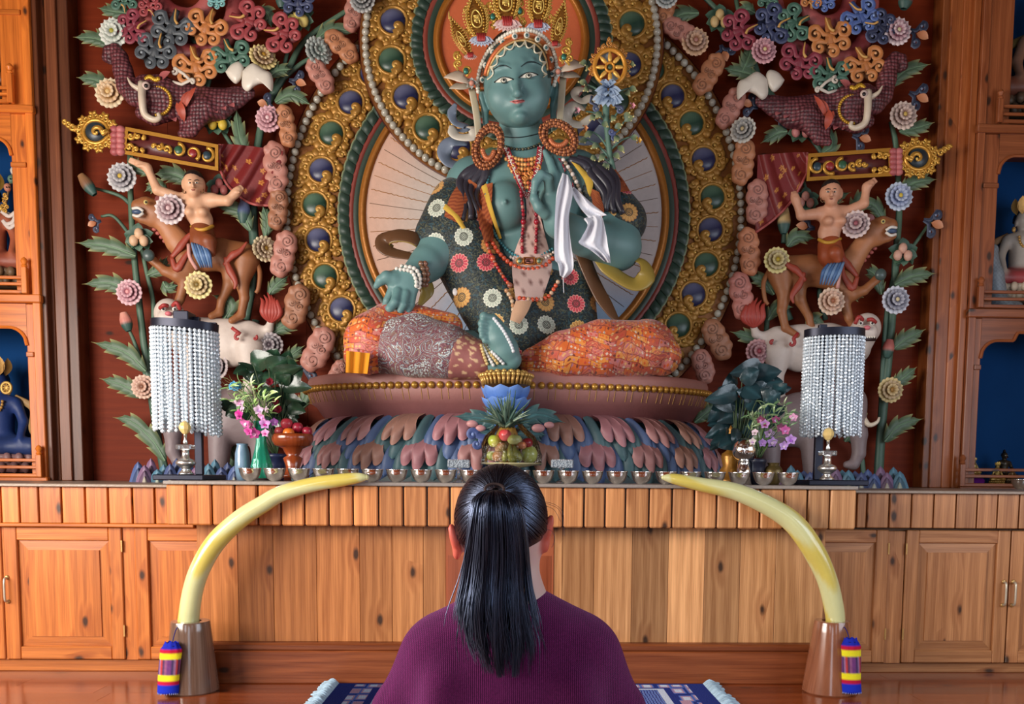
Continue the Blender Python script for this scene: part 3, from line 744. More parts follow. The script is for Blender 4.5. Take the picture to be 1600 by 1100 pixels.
# ------------------------------------------------------------------ fruit platter, wrapped
FR = mat_paint('fruit_skin', rough=.35, var=.15, bump=.05, scale=60, coat=.15)
Yf_ = 4.31; sf = S(Yf_)
pl = P(800,728,Yf_); 
PLZ = P(800,727,Yf_)[2]
ct = thing('fruit_platter', 'footed glass platter of fruit under clear film on the altar', 'platter', (pl[0],Yf_,ZT))
MB().lathe([(.05,0),(.05,.006),(.015,.016),(.014,PLZ-ZT-.016),(.05,PLZ-ZT-.012),(.145,PLZ-ZT+.006),(.148,PLZ-ZT+.010),(.13,PLZ-ZT+.004),(0,PLZ-ZT-.006)], srgb(210,200,150), (pl[0],Yf_,ZT+.0005), 32).build('platter', GLAZE, ct)
v=[]
for z, r in ((727,47),(712,46),(695,44),(682,38),(668,24),(655,14)):
    cc_ = P(800-2*(727-z)/30,z,Yf_); a = np.arange(28)/28*2*math.pi
    v.append([cc_+np.array([math.cos(x)*r*sf*(1+.06*math.sin(5*x+z)), math.sin(x)*r*sf*.75*(1+.05*math.cos(7*x+z*.3)),0]) for x in a])
MB().grid(v,(1,1,1),closeu=True).build('film_wrap', FILM, ct)
def fruit(name, px, py, r, col, lab, cat, dy=0., sq=(1,1,1), Y0=None, col2=None, grp=None, stem=True):
    Y = (Y0 or Yf_)-dy; c = P(px,py,Y); rr = r*S(Y); mb = MB(); n, m = 16, 11
    th = np.linspace(0,math.pi,m); a = np.arange(n)/n*2*math.pi; v=[]; cs=[]
    for q in th:
        dip = 1-.22*math.exp(-(q/.35)**2)-.12*math.exp(-((math.pi-q)/.3)**2)
        v.append([c+rr*np.array(sq)*np.array([math.sin(q)*math.cos(x), math.sin(q)*math.sin(x), math.cos(q)*dip]) for x in a])
        cs.append([lerp(col, col2 if col2 is not None else col, .5+.5*math.sin(x*1.0+q*1.3)) for x in a])
    mb.grid(v, np.array(cs), closeu=True)
    o = mb.build(name, FR, None, label=lab, cat=cat, group=grp)
    if stem:
        e = c+np.array([0,0,rr*sq[2]*.75]); MB().tube([e,e+np.array([.001,-.001,rr*.35])],.0016,5,srgb(80,56,30)).build('stem', PAINT, o)
    return o
G='fruit on the platter'
fruit('apple',789,680,10,srgb(206,52,56),'red apple topmost on the wrapped platter','fruit',.05,col2=srgb(226,110,110),grp=G)
fruit('apple',773,689,10.5,srgb(150,176,60),'yellow green apple at upper left of the wrapped platter','fruit',.045,col2=srgb(196,190,80),grp=G)
fruit('pear',804,687,10,srgb(170,176,90),'green pear right of the red apple on the platter','fruit',.06,(1.15,1,.85),col2=srgb(190,190,130),grp=G)
fruit('mango',827,710,13.5,srgb(150,164,70),'large green mango at lower right of the wrapped platter','fruit',.03,(.95,.9,1.1),col2=srgb(176,180,96),grp=G,stem=False)
fruit('apricot',784,699,8,srgb(150,96,54),'brown apricot under the green apple on the platter','fruit',.07,col2=srgb(130,110,60),grp=G)
fruit('plum',824,692,8.5,srgb(150,26,40),'dark red plum at right above the mango','fruit',.04,grp=G)
fruit('apricot',816,696,6.5,srgb(196,120,80),'small orange apricot beside the dark red plum','fruit',.075,grp=G)
fruit('kiwi',778,713,9,srgb(160,110,62),'brown round fruit at lower left beside the bananas','fruit',.06,grp=G,stem=False)
fruit('lime',768,712,8,srgb(140,150,72),'small green fruit at the left rim of the platter','fruit',.03,grp=G,stem=False)
for i, (a, b_) in enumerate([((788,722),(790,703)),((797,722),(797,694)),((806,722),(804,696)),((813,721),(808,703)),((799,723),(803,709))]):
    pa, pb = P(*a,Yf_-.075-.012*(i==4)), P(*b_,Yf_-.07); m_ = (pa+pb)/2+np.array([0,-.012,0])
    c4 = [srgb(96,96,46),srgb(150,150,70),srgb(140,146,66),srgb(110,104,50)]
    q = catmull([pa,lerp(pa,m_,.6),m_,pb],4); t_ = np.linspace(0,1,len(q)); rad = np.interp(t_,[0,.12,.5,.88,1],[.004,.013,.016,.012,.004])
    MB().tube(q,rad,6,np.array([lerp(c4[0],c4[1],math.sin(math.pi*min(1,x*1.1))) for x in t_])).build('banana', FR, None, label='stubby green banana standing on the platter, %s from the left'%['first','second','fourth','last','third'][i], cat='fruit', group='small bananas on the platter')
pa = thing('pineapple','spiky leaved pineapple standing behind the platter fruit','pineapple',(P(792,0,Yf_+.05)[0],Yf_+.05,PLZ+.006))
bc_ = P(792,695,Yf_+.04)
mb = MB(); n,m=18,14; v=[];cs=[]
for q in np.linspace(0,math.pi,m): 
    v.append([bc_+np.array([.058*math.sin(q)**.7*math.cos(x),.058*math.sin(q)**.7*math.sin(x),-.098*math.cos(q)])*(1+.05*math.cos(9*x+q*14)) for x in np.arange(n)/n*2*math.pi]); cs.append([srgb(150,110,40)*(.8+.4*abs(math.cos(4.5*x+q*7))) for x in np.arange(n)/n*2*math.pi])
mb.grid(v,np.array(cs),closeu=True); mb.build('pineapple_body', PAINT, pa)
mb = MB(); b0 = P(791,668,Yf_+.02)
for i in range(70):
    an = rng.uniform(-1.25,1.25) if i>8 else rng.uniform(-.3,.3); L = rng.uniform(34,66)*sf*(1-.15*abs(an)); out = rng.uniform(-.5,.3)
    dr = norm(np.array([math.sin(an)*1.05, -.45+out*.8, math.cos(an)])); pth = [b0+np.array([rng.normal(0,.012),rng.normal(0,.012),0])]
    pth.append(pth[0]+dr*L*.5); pth.append(pth[0]+dr*L+np.array([math.sin(an)*.02,0,-.012*abs(an)]))
    q = catmull(pth,4); t_=np.linspace(0,1,len(q)); g_ = lerp(srgb(52,84,80),srgb(120,140,116),rng.uniform()); 
    mb.tube(q, np.interp(t_,[0,.5,1],[.0075,.006,.0008]), 4, np.array([lerp(g_*.8,g_*1.25,x) for x in t_]), squash=.3)
mb.build('crown_leaves', LEAFM, pa, label='spiky grey green crown')
# ------------------------------------------------------------------ wooden fruit bowl with plums
Yw = 4.30; sw = S(Yw); c = P(458,745,Yw); zq = lambda py: P(458,py,Yw)[2]-ZT
fb = thing('fruit_stand','turned reddish wood bowl on a stem holding plums and an orange','fruit bowl',(c[0],Yw,ZT))
prof = [(24,746),(25,742),(12,737),(10.5,730),(15,716),(9,712),(13,706),(15,701),(22,698),(27,696),(31,689),(31.5,682),(30,678),(28.5,679),(27,688),(18,692),(0,693)]
mb = MB().lathe([(r*sw, max(0.0005,zq(y))) for r,y in prof], srgb(150,70,34), (c[0],Yw,ZT), 36, grain=True); mb.build('bowl_body', mat_wood('turned_wood', rough=.2, knots=0, coat=.6), fb)
G2='fruit in the turned wooden bowl'
for (px,py,r,col,lab,dy,nm) in ((448,662,9.3,(176,52,66),'red plum topmost at left in the wooden bowl',.0,'plum'),(465,668,8.7,(150,30,52),'dark red plum at centre right in the wooden bowl',-.005,'plum'),(437,674,8,(170,60,66),'pinkish red plum at the left rim of the wooden bowl',0,'plum'),(480,674,8,(140,28,48),'dark red plum at the right rim of the wooden bowl',0,'plum'),(451,677,9,(214,110,36),'small bright orange in front in the wooden bowl',.05,'orange')):
    fruit(nm,px,py,r,srgb(*col),lab,'fruit',dy,Y0=Yw,col2=srgb(*col)*1.25,grp=G2)
# ------------------------------------------------------------------ orchids in a green glass vase
Yv = 4.27; sv = S(Yv); c = P(409,745,Yv); zq = lambda py: P(409,py,Yv)[2]-ZT
vs_ = thing('glass_vase','tall green glass vase with orchids beside the left crystal lamp','vase',(c[0],Yv,ZT))
prof = [(0,747),(17,747),(17.5,742),(15,735),(16,728),(13,716),(9,700),(7.5,690),(8,678),(9.5,664),(10.5,658)]
pr = [(r*sv, max(.0005,zq(y))) for r,y in prof]; pr += [(r-.003, z+(.0 if i else 0)) for i,(r,z) in enumerate(pr[::-1]) if r>.02]
mb = MB(); n=32; a = np.arange(n)/n*2*math.pi; v=[]
for r,z in pr: v.append([(c[0]+max(r,1e-4)*(1+.07*math.cos(8*x))*math.cos(x), Yv+max(r,1e-4)*(1+.07*math.cos(8*x))*math.sin(x), ZT+z) for x in a])
mb.grid(v,(1,1,1),closeu=True); mb.build('vase_body', GREENGL, vs_)
ORCH = mat_paint('orchid_petal', rough=.5, var=.1, bump=0)
def orchid(mb, c, r, cp, cl, R):
    for k_ in range(5):
        a = k_*2*math.pi/5+math.pi/2; d = R@np.array([math.cos(a),-.25,math.sin(a)]); sd = R@np.array([-math.sin(a),0,math.cos(a)])
        leaf(mb, c, c+d*r, sd, r*(.95 if k_ in (1,4) else .7), lerp(cp,cl,.3), cp, bend=.12, nseg=5)
    leaf(mb, c+R@np.array([0,-.002,0]), c+R@np.array([0,-.5*r,-.45*r]), R@np.array([1,0,0]), r*.6, cl, cl*.8, nseg=4)
def bouquet(parent, base, region, nleaf, blooms, Y, seed, greens, drop):
    r_ = np.random.default_rng(seed); mb = MB()
    x0,y0,x1,y1 = region
    for i in range(nleaf):
        px, py = r_.uniform(x0,x1), r_.uniform(y0,y1); e = P(px,py,Y-r_.uniform(-.08,.1)); b_ = base+np.array([r_.normal(0,.006),r_.normal(0,.006),0])
        g = greens[r_.integers(len(greens))]; m_ = lerp(b_,e,.6)+np.array([0,-.01,.03]); q = catmull([b_,m_,e],5)
        mb.tube(q, .0016, 4, g*.8)
        for j in range(2):
            d = np.array([r_.uniform(-1,1),r_.uniform(-.6,.2),r_.uniform(-.2,.9)]); L = r_.uniform(.03,.06)
            leaf(mb, e-d*.005, e+norm(d)*L, np.array([.4,-.3,-.3]), r_.uniform(.006,.012), g, g*1.25, .15, 5)
    mb.build('stems', LEAFM, parent, label='narrow pale green leaves and stems')
    for (px,py,r,cp,cl) in blooms:
        o = MB(); R = rotm('Z', r_.uniform(-50,50))@rotm('X', r_.uniform(-20,40)); p = P(px,py,Y-r_.uniform(.03,.1))
        orchid(o, p, r*S(Y), srgb(*cp), srgb(*cl), R); b_ = base+np.array([0,0,0.0]); o.tube(catmull([b_,lerp(b_,p,.5)+np.array([0,-.01,.05]),p],5), .0013, 4, srgb(110,140,70))
        o.build('orchid_bloom', ORCH, parent)
gs = [srgb(186,206,140),srgb(150,186,110),srgb(210,222,176),srgb(110,150,90)]
MG, PK, LV, WH = (196,30,140),(226,150,196),(200,150,214),(232,206,226)
bouquet(vs_, P(409,664,Yv), (358,594,432,650), 46, [(375,648,9,MG,(150,20,110)),(384,660,9,(210,70,160),WH),(391,665,8,MG,WH),(397,676,10,MG,(240,170,210)),(389,673,8,(216,90,170),MG),(374,628,8,WH,PK),(410,650,8,PK,LV),(414,662,9,LV,MG),(415,677,7,PK,MG),(380,640,7,WH,PK),(404,640,8,WH,LV),(428,660,7,(150,60,150),LV),(418,640,6,WH,PK)], Yv, 11, gs, 0)
o = MB(); 
for (px,py) in ((362,604),(368,606),(373,603),(366,601)): orchid(o, P(px,py,Yv-.06), 6*sv, srgb(60,150,190), srgb(40,110,170), rotm('Z',10*(px-366)))
o.build('blue_bloom', ORCH, vs_, label='small turquoise blooms')
# ------------------------------------------------------------------ potted leafy plants
def heart_leaf(mb, base, tip, side, w_, g, hi):
    base, tip = np.asarray(base,float), np.asarray(tip,float); ax = tip-base; L = np.linalg.norm(ax); side = norm(side-(np.dot(side,ax)/L/L)*ax); nrm = norm(np.cross(side,ax))
    if nrm[1] > 0: nrm = -nrm
    w_ = w_*1.25; v=[];cs=[]
    for tt in np.linspace(0,1,9):
        ww = w_*.5*(math.sin(math.pi*min(1,tt**.62))**.75)+.0003
        rw=[];cr=[]
        for u in np.linspace(-1,1,7):
            rw.append(base+ax*(tt-.12*abs(u)*(1-tt))+side*ww*u+nrm*(L*.08*math.sin(math.pi*tt)-abs(u)**2*ww*.1+.03*ww*math.cos(9*tt*abs(u)))); cr.append(hi if abs(u)<.1 else g*(1-.25*abs(u)))
        v.append(rw);cs.append(cr)
    mb.grid(v,np.array(cs))
def potted(name, lab, pot, leaves, Y, seed, potc, green, flowers=()):
    r_ = np.random.default_rng(seed); px, y0, y1, w_ = pot; c = P(px,745,Y); s = S(Y); t = thing(name, lab, 'plant', (c[0],Y,ZT))
    h = P(px,y0,Y)[2]-ZT
    MB().lathe([(0,.0005),(w_*.36*s,.0005),(w_*.45*s,h*.6),(w_*.5*s,h*.85),(w_*.54*s,h*.86),(w_*.54*s,h),(w_*.49*s,h),(w_*.47*s,h*.85),(0,h*.84)], potc, (c[0],Y,ZT), 28).build('pot', SATIN, t)
    mb = MB(); b0 = c.copy(); b0[2] = ZT+h*.84; st = MB()
    for (ax_, ay_, bx, by, w2, dy) in leaves:
        a, e = P(ax_,ay_,Y-dy), P(bx,by,Y-dy-r_.uniform(.0,.05)); g = srgb(*green)*r_.uniform(.7,1.3)
        st.tube(catmull([b0, lerp(b0,a,.6)+np.array([0,0,.03]), a],5), .003, 5, srgb(50,70,40)); L = np.linalg.norm(e-a)
        heart_leaf(mb, a, e, np.array([-(e-a)[2],-.35*L*r_.uniform(-1,1),(e-a)[0]])+1e-5, w2*s, g, g*1.5)
    if mb.n: mb.build('leaves', LEAFM, t); st.build('stems', PAINT, t)
    for (fx,fy,r,col) in flowers:
        o = MB(); p = P(fx,fy,Y-.12)
        for k_ in range(14):
            a = k_*2.4; d = np.array([math.cos(a)*.8,-.5-.3*(k_%3),math.sin(a)*.8]); leaf(o, p, p+d*r*s, np.array([-math.sin(a),0,math.cos(a)]), r*s*.5, srgb(*col), srgb(*col)*1.3, nseg=4)
        o.build('bloom', ORCH, t)
    return t
def scatter_leaves(x0,y0,x1,y1,n,seed,ctr,l0=22,l1=40):
    r_ = np.random.default_rng(seed); L=[]
    for i in range(n):
        px,py = r_.uniform(x0,x1), r_.uniform(y0,y1); a = math.atan2(py-ctr[1],px-ctr[0])+r_.normal(0,.5); l = r_.uniform(l0,l1)
        L.append((px,py,px+l*math.cos(a),py+l*math.sin(a)*.75+5,l*r_.uniform(.5,.75),r_.uniform(-.05,.14)))
    return L
potted('potted_plant','dark glossy leafy plant in a blue pot behind the green vase',(432,709,746,30),
       [(395,566,428,556,26,.05),(420,575,450,560,24,.08),(430,584,472,572,18,.1),(440,600,488,606,20,.08),(438,618,474,628,20,.05),(452,636,478,644,18,.1),(385,576,364,584,14,.05),(360,640,346,622,18,.02),(372,640,352,650,20,.06),(410,590,440,596,22,.02),(440,640,466,660,18,0),(425,610,446,640,22,0),(400,590,372,566,20,0)]+scatter_leaves(390,565,470,650,16,5,(430,640)), 4.46, 21, srgb(38,46,80), (36,62,44),
       [(423,597,8,(110,20,36)),(432,628,7,(100,16,34)),(436,640,8,(120,22,40)),(428,642,5,(90,14,40))])
potted('potted_plant','dark bluish leafy plant in a black pot right of the lotus pedestal',(1150,712,746,30),
       [(1186,572,1140,584,24,.08),(1176,585,1222,580,26,.06),(1150,612,1100,626,24,.1),(1165,606,1190,622,26,.1),(1190,600,1224,596,24,.05),(1150,590,1128,604,20,.02),(1180,630,1215,640,24,.04),(1160,640,1120,660,24,0),(1150,688,1122,699,22,.1),(1168,660,1180,690,24,.02),(1140,620,1105,660,26,0)]+scatter_leaves(1130,585,1215,680,26,6,(1165,660)), 4.46, 22, srgb(26,28,36), (34,60,66))
op = potted('potted_orchid','pale violet orchids in a small black pot left of the right crystal lamp',(1182,717,746,27),[], 4.3, 23, srgb(34,36,52), (60,80,50))
bouquet(op, P(1186,715,4.3), (1172,630,1240,672), 40, [(1195,662,8,LV,(130,40,80)),(1202,676,9,(196,160,224),WH),(1188,655,7,(120,40,66),PK),(1206,690,9,(190,150,226),WH),(1218,668,8,(110,30,60),PK),(1228,672,8,(170,40,120),LV),(1236,686,9,(196,156,226),(150,90,190)),(1224,696,8,(186,140,220),WH),(1240,652,7,PK,WH),(1191,692,7,(150,110,180),LV),(1180,676,6,WH,(120,110,80)),(1212,655,7,(140,50,80),LV),(1176,690,6,(210,200,190),LV)], 4.28, 13, [srgb(130,156,110),srgb(160,176,140),srgb(90,120,84)], 0)
Y=4.3; c = P(1208,745,Y); s=S(Y)
t = thing('brass_vase','small dark brass vase between the orchid pot and crystal lamp','vase',(c[0],Y,ZT))
MB().lathe([(0,.0005),(9*s,.0005),(10*s,.01),(14*s,.05),(14.5*s,.07),(11*s,.088),(8*s,.094),(10*s,.106),(9*s,.106),(7*s,.09)], srgb(92,76,40), (c[0],Y,ZT), 24).build('vase_body', GOLD, t)
Y=4.28; c = P(1163,703,Y); R_=19*S(Y)
MB().ball(c, R_, srgb(214,226,238), 22, 16).lathe([(0,ZT-c[2]+.0005),(.04,ZT-c[2]+.0005),(.03,-R_*.9)], srgb(150,160,170), c, 20).build('mirrored_ball', STEEL, None, label='shiny silver ball ornament left of the small orchid pot', cat='ornament')
Y=4.4; c = P(1140,745,Y); s=S(Y)
t = thing('gilt_stupa','small dark gilt stupa ornament right of the lotus pedestal','ornament',(c[0],Y,ZT))
MB().lathe([(0,.0005),(20*s,.0005),(20*s,.03),(15*s,.035),(16*s,.07),(11*s,.09),(14*s,.13),(13*s,.15),(6*s,.165),(7*s,.2),(3*s,.26),(4*s,.27),(0,.29)], srgb(150,104,40), (c[0],Y,ZT), 20).build('stupa_body', GOLD, t)
Y=4.33; c = P(394,745,Y); s=S(Y)
MB().lathe([(0,.0005),(9*s,.0005),(12*s,.06),(11*s,.13),(8*s,.165),(9*s,.175),(7*s,.175)], srgb(120,150,176), (c[0]-.05,Y+.02,ZT), 24).build('glazed_jar', GLAZE, None, label='pale blue glazed jar behind the green glass vase', cat='jar')
# ------------------------------------------------------------------ the kneeling woman
Yh = 1.60
def Wp(px, py, dy=0.): return P(px, py, Yh-dy)
SKIN, nt, b = nodes_of('skin'); k = NT(nt); k.link(k.attr('Col').outputs['Color'], b.inputs['Base Color']); b.inputs['Roughness'].default_value = .5
b.inputs['Subsurface Weight'].default_value = .35; b.inputs['Subsurface Radius'].default_value = (.03,.008,.004); b.inputs['Subsurface Scale'].default_value = .6
KNIT, nt, b = nodes_of('purple_knit'); k = NT(nt); tc = k.n('ShaderNodeTexCoord').outputs['Object']
sp = k.n('ShaderNodeSeparateXYZ', Vector=tc); nz = k.noise(tc, 420, 2, .7); n2 = k.noise(tc, 60, 3)
wv = k.math('SINE', k.math('ADD', k.math('MULTIPLY', sp.outputs[0], 1900.), k.math('MULTIPLY', k.math('SINE', k.math('MULTIPLY', sp.outputs[2], 2100.)), .9)))
hgt = k.math('ADD', k.math('MULTIPLY', wv, .35), nz)
c = k.mix(k.n('ShaderNodeMapRange', Value=hgt, i1=.25, i2=.95, _clamp=True).outputs[0], tuple(srgb(50,8,42)), tuple(srgb(126,34,102)))
k.link(c, b.inputs['Base Color']); b.inputs['Roughness'].default_value = .95; b.inputs['Sheen Weight'].default_value = .35; b.inputs['Sheen Tint'].default_value = (.8,.35,.8,1); b.inputs['Specular IOR Level'].default_value = .15
k.link(k.bump(hgt, .6, .002), b.inputs['Normal'])
HAIR, nt, b = nodes_of('black_hair'); k = NT(nt); k.link(k.attr('Col').outputs['Color'], b.inputs['Base Color']); b.inputs['Roughness'].default_value = .3; b.inputs['Specular IOR Level'].default_value = 1.0; b.inputs['IOR'].default_value = 1.6
b.inputs['Specular Tint'].default_value = (.5,.62,1,1)  # blue sheen of the sky put into the highlight tint
base = Wp(790,900); base[2] = 0
wm = thing('person', 'woman with long black ponytail in purple sweater kneeling before altar', 'person', base)
hc = Wp(783,813); sk = srgb(208,174,168); lip = srgb(160,80,80)
CX = Wp(795,900)[0]
HR = rotm('Y', -4)
def H(x, y, z): return hc+HR@np.array([x,y,z])          # head frame: +y is the face direction (away from the camera)
earc = srgb(206,96,78)  # red of light passing through the ears, put into their colour
hd = [ell(hc,(.073,.092,.09),.01,sk), ell(H(0,.045,-.052),(.056,.058,.07),.03,sk), cap(H(0,.07,-.088),H(0,.078,-.092),.026,.02,.025,sk),
      cap(H(0,.095,.0),H(0,.112,-.032),.008,.013,.012,sk), ell(H(0,.108,-.038),(.017,.012,.01),.008,sk), cap(H(-.012,.1,-.062),H(.012,.1,-.062),.0065,.0065,.006,lip),
      ell(H(-.03,.085,-.002),(.014,.012,.009),.008,sk), ell(H(.03,.085,-.002),(.014,.012,.009),.008,sk), cap(H(-.045,.084,.016),H(-.014,.092,.018),.006,.006,.01,sk), cap(H(.014,.092,.018),H(.045,.084,.016),.006,.006,.01,sk)]
for s_, (ex, ey, eb) in ((-1,(711,846,874)),(1,(855,832,860))):
    e = Wp(ex,ey); e[1] = hc[1]+.0
    out = np.array([s_,0,0])
    Re = rotm('Y',13*s_)@rotm('Z',-26*s_)
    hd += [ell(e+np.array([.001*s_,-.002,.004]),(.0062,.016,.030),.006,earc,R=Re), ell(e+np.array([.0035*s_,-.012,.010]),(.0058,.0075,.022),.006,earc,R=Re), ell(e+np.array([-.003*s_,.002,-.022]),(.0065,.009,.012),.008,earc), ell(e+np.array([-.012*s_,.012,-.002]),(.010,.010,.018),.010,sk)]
nk0 = Wp(790,868); nk1 = Wp(797,965)
hd += [cap(nk0+np.array([.003,.01,0]),nk1+np.array([0,-.005,0]),.054,.06,.03,sk)]
torso_c = Wp(797,1040)
hands = []
hz = Wp(797,1085)[2]
pl_ = np.array([CX-.014, Yh+.27, hz-.02]); pr_ = np.array([CX+.014, Yh+.27, hz-.02])
for s_, pc in ((-1,pl_),(1,pr_)):
    hands += [ell(pc,(.013,.03,.042),.01,sk), cap(pc+np.array([s_*.03,-.09,-.07]),pc+np.array([0,-.01,-.03]),.026,.02,.012,sk)]
    for j, (fy, L) in enumerate(((-.024,.062),(-.008,.074),(.009,.07),(.024,.054))):
        a = pc+np.array([0,fy,.03]); m_ = a+np.array([s_*.002,fy*.15,L*.55]); e = a+np.array([-s_*.003,fy*.2,L])
        hands += chain([a,m_,e],[.0085,.008,.0065],.003,sk)
    hands += chain([pc+np.array([0,-.026,-.015]),pc+np.array([-s_*.002,-.046,.012]),pc+np.array([-s_*.004,-.045,.036])],[.011,.0095,.007],.006,sk)
feet = []
for s_ in (-1,1):
    f0 = np.array([CX+s_*.09, Yh-.16, .06]); feet += chain([f0,f0+np.array([-.01*s_,-.10,-.015]),f0+np.array([-.015*s_,-.17,-.03])],[.042,.038,.026],.03,sk)
inner = [cap(nk1,np.array([CX,Yh,.3]),.07,.11,.04), ell(np.array([CX,Yh,.24]),(.13,.1,.09),.04), ell(Wp(797,1040),(.15,.075,.09),.04)]
for s_, pc in ((-1,pl_),(1,pr_)):
    S0 = Wp(690 if s_<0 else 906,1032); el_ = np.array([CX+s_*.222, Yh+.05, .42]); inner += chain([S0,el_,np.array([CX+s_*.055,Yh+.2,hz-.085]),pc+np.array([s_*.03,-.09,-.07])],[.045,.038,.028,.026],.03)
    inner += chain([np.array([CX+s_*.085,Yh,.22]),np.array([CX+s_*.13,Yh+.42,.085]),np.array([CX+s_*.09,Yh-.16,.06])],[.075,.05,.04],.03)
mbh = sculpt([hd,hands,feet,inner], .0042, sk, csharp=.004)
mbh.build('body', SKIN, wm)
eyb = MB()
for s_ in (-1,1):
    p = H(s_*.03,.091,-.002); eyb.ball(p,(.011,.007,.0065),srgb(236,232,226)).ball(p+np.array([0,.0045,0]),(.0055,.004,.0058),srgb(30,20,16))
eyb.parts('eye', GLAZE, wm)
# sweater: shoulders follow the photographed outline
sh = lambda px,py,dy=0: Wp(px,py,dy)
pz = lambda z: z
Ls, Rs = sh(682,1030), sh(914,1030)
sw_ = [cap(sh(797,990),sh(797,1130),.085,.12,.05), ell(sh(745,1050,-.0),(.105,.1,.13),.05), ell(sh(852,1050,-.0),(.105,.1,.13),.05),
       ell(sh(798,1150),(.145,.105,.17),.06), ell(np.array([CX,Yh,.36]),(.15,.11,.16),.06), ell(np.array([CX,Yh-.01,.26]),(.165,.125,.11),.05),
       cap(sh(770,985),sh(700,1020),.042,.058,.05), cap(sh(826,983),sh(898,1020),.042,.058,.05),
       cap(sh(797,975,-.0),sh(797,1010),.066,.08,.04)]
for s_, S0 in ((-1,Ls),(1,Rs)):
    el = np.array([CX+s_*.225, Yh+.05, .42]); wr = np.array([CX+s_*.055, Yh+.2, hz-.085])
    sw_ += [chain([S0,lerp(S0,el,.5)+np.array([s_*.012,-.005,0]),el],[.062,.060,.056],.05), cap(el,wr,.054,.038,.03)]
sw_ += [cap(sh(690,1075,.085),sh(668,1180,.07),.02,.024,.05), cap(sh(900,1075,.085),sh(930,1180,.07),.02,.024,.05)]
mb = sculpt(sw_, .0065)
mb.build('sweater', KNIT, wm, label='purple knitted sweater')
nb = MB(); a = np.linspace(0,2*math.pi,40)
ncx = sh(796,962)
nb.tube(np.stack([ncx[0]+np.cos(a)*.068, Yh+.0+np.sin(a)*.066, ncx[2]+.006+.012*np.sin(a)*-1],1), .0085, 8); nb.build('collar', KNIT, wm)
tr_ = []
for s_ in (-1,1):
    hip = np.array([CX+s_*.085,Yh,.22]); kn = np.array([CX+s_*.13,Yh+.42,.085]); an = np.array([CX+s_*.09,Yh-.1,.065])
    tr_ += [chain([hip,lerp(hip,kn,.5),kn],[.105,.09,.072],.05), chain([kn,lerp(kn,an,.5),an],[.07,.062,.046],.03)]
tr_ += [ell(np.array([CX,Yh-.03,.215]),(.165,.13,.1),.05)]
sculpt(tr_, .012, srgb(34,34,46)).build('trousers', MATTE, wm, label='dark trousers')
# hair ---------------------------------------------------------
hb_ = MB(); tie = Wp(773,766,.112); er = np.array([.0798,.1,.0965]); ec = hc+np.array([0,-.002,.0])
td = norm((tie-ec)/er); r_ = np.random.default_rng(5)
u1 = norm(np.cross(td,[1,0.1,0])); u2 = np.cross(td,u1)
if u1[2] < 0: u1 = -u1; u2 = np.cross(td,u1)
def edir(th, a): return math.cos(th)*td+math.sin(th)*(math.cos(a)*u1+math.sin(a)*u2)
def th_max(a):
    up = .5+.5*math.cos(a); return lerp(1.22, 2.15, smoothstep(.05,.55,up))
# dark under-cap
N_=48; v=[]
for t in np.linspace(0,1,22): v.append([ec+er*.985*edir(t*th_max(a_),a_) for a_ in np.arange(N_)/N_*2*math.pi])
hb_.grid(v, srgb(16,15,20), closeu=True)
for i in range(1900):
    a_ = r_.uniform(0,2*math.pi); th0 = th_max(a_)*r_.uniform(.86,1.0) if i%3 else th_max(a_)*r_.uniform(.4,1.0); off = r_.uniform(.99,1.035); sw0 = r_.normal(0,.05)
    pts=[]
    for t in np.linspace(0,1,11):
        pts.append(ec+er*edir(th0*(1-t)+.03*t, a_+sw0*t+.12*math.sin(t*3+a_*2)*(1-t))*(off+.012*math.sin(math.pi*t))*(1-.03*(t<.05)))
    pts = np.array(pts); pts[-1] = tie+.011*norm(pts[-2]-tie)
    cc_ = srgb(16,15,20)*r_.uniform(.6,2.0); hb_.tube(pts, np.interp(np.linspace(0,1,11),[0,.1,1],[.0004,.0009,.0008]), 3, cc_, caps=False)
# ponytail
cl = np.array([Wp(773,766,.118), Wp(774,772,.14), Wp(776,800,.148), Wp(778,850,.138), Wp(777,900,.128), Wp(776,950,.128), Wp(780,1000,.13), Wp(786,1055,.128)])
clc = catmull(cl, 6); tt_ = np.linspace(0,1,len(clc))
wid = np.interp(tt_,[0,.06,.2,.4,.6,.75,.88,1],[9,14,36,47,53,60,62,50])*S(1.47); dep = np.interp(tt_,[0,.06,.3,.7,1],[.009,.014,.026,.03,.02])
v = []
for q in np.linspace(.02,.9,26):
    f_ = q*(len(clc)-1); j = min(int(f_),len(clc)-2); c_ = lerp(clc[j],clc[j+1],f_-j); W_ = np.interp(q,tt_,wid)*.84*(1-.8*smoothstep(.6,.9,q)); D_ = np.interp(q,tt_,dep)*.7
    v.append([c_+np.array([W_*math.cos(a),D_*math.sin(a),0]) for a in np.arange(20)/20*2*math.pi])
hb_.grid(v, srgb(14,13,17), closeu=True)
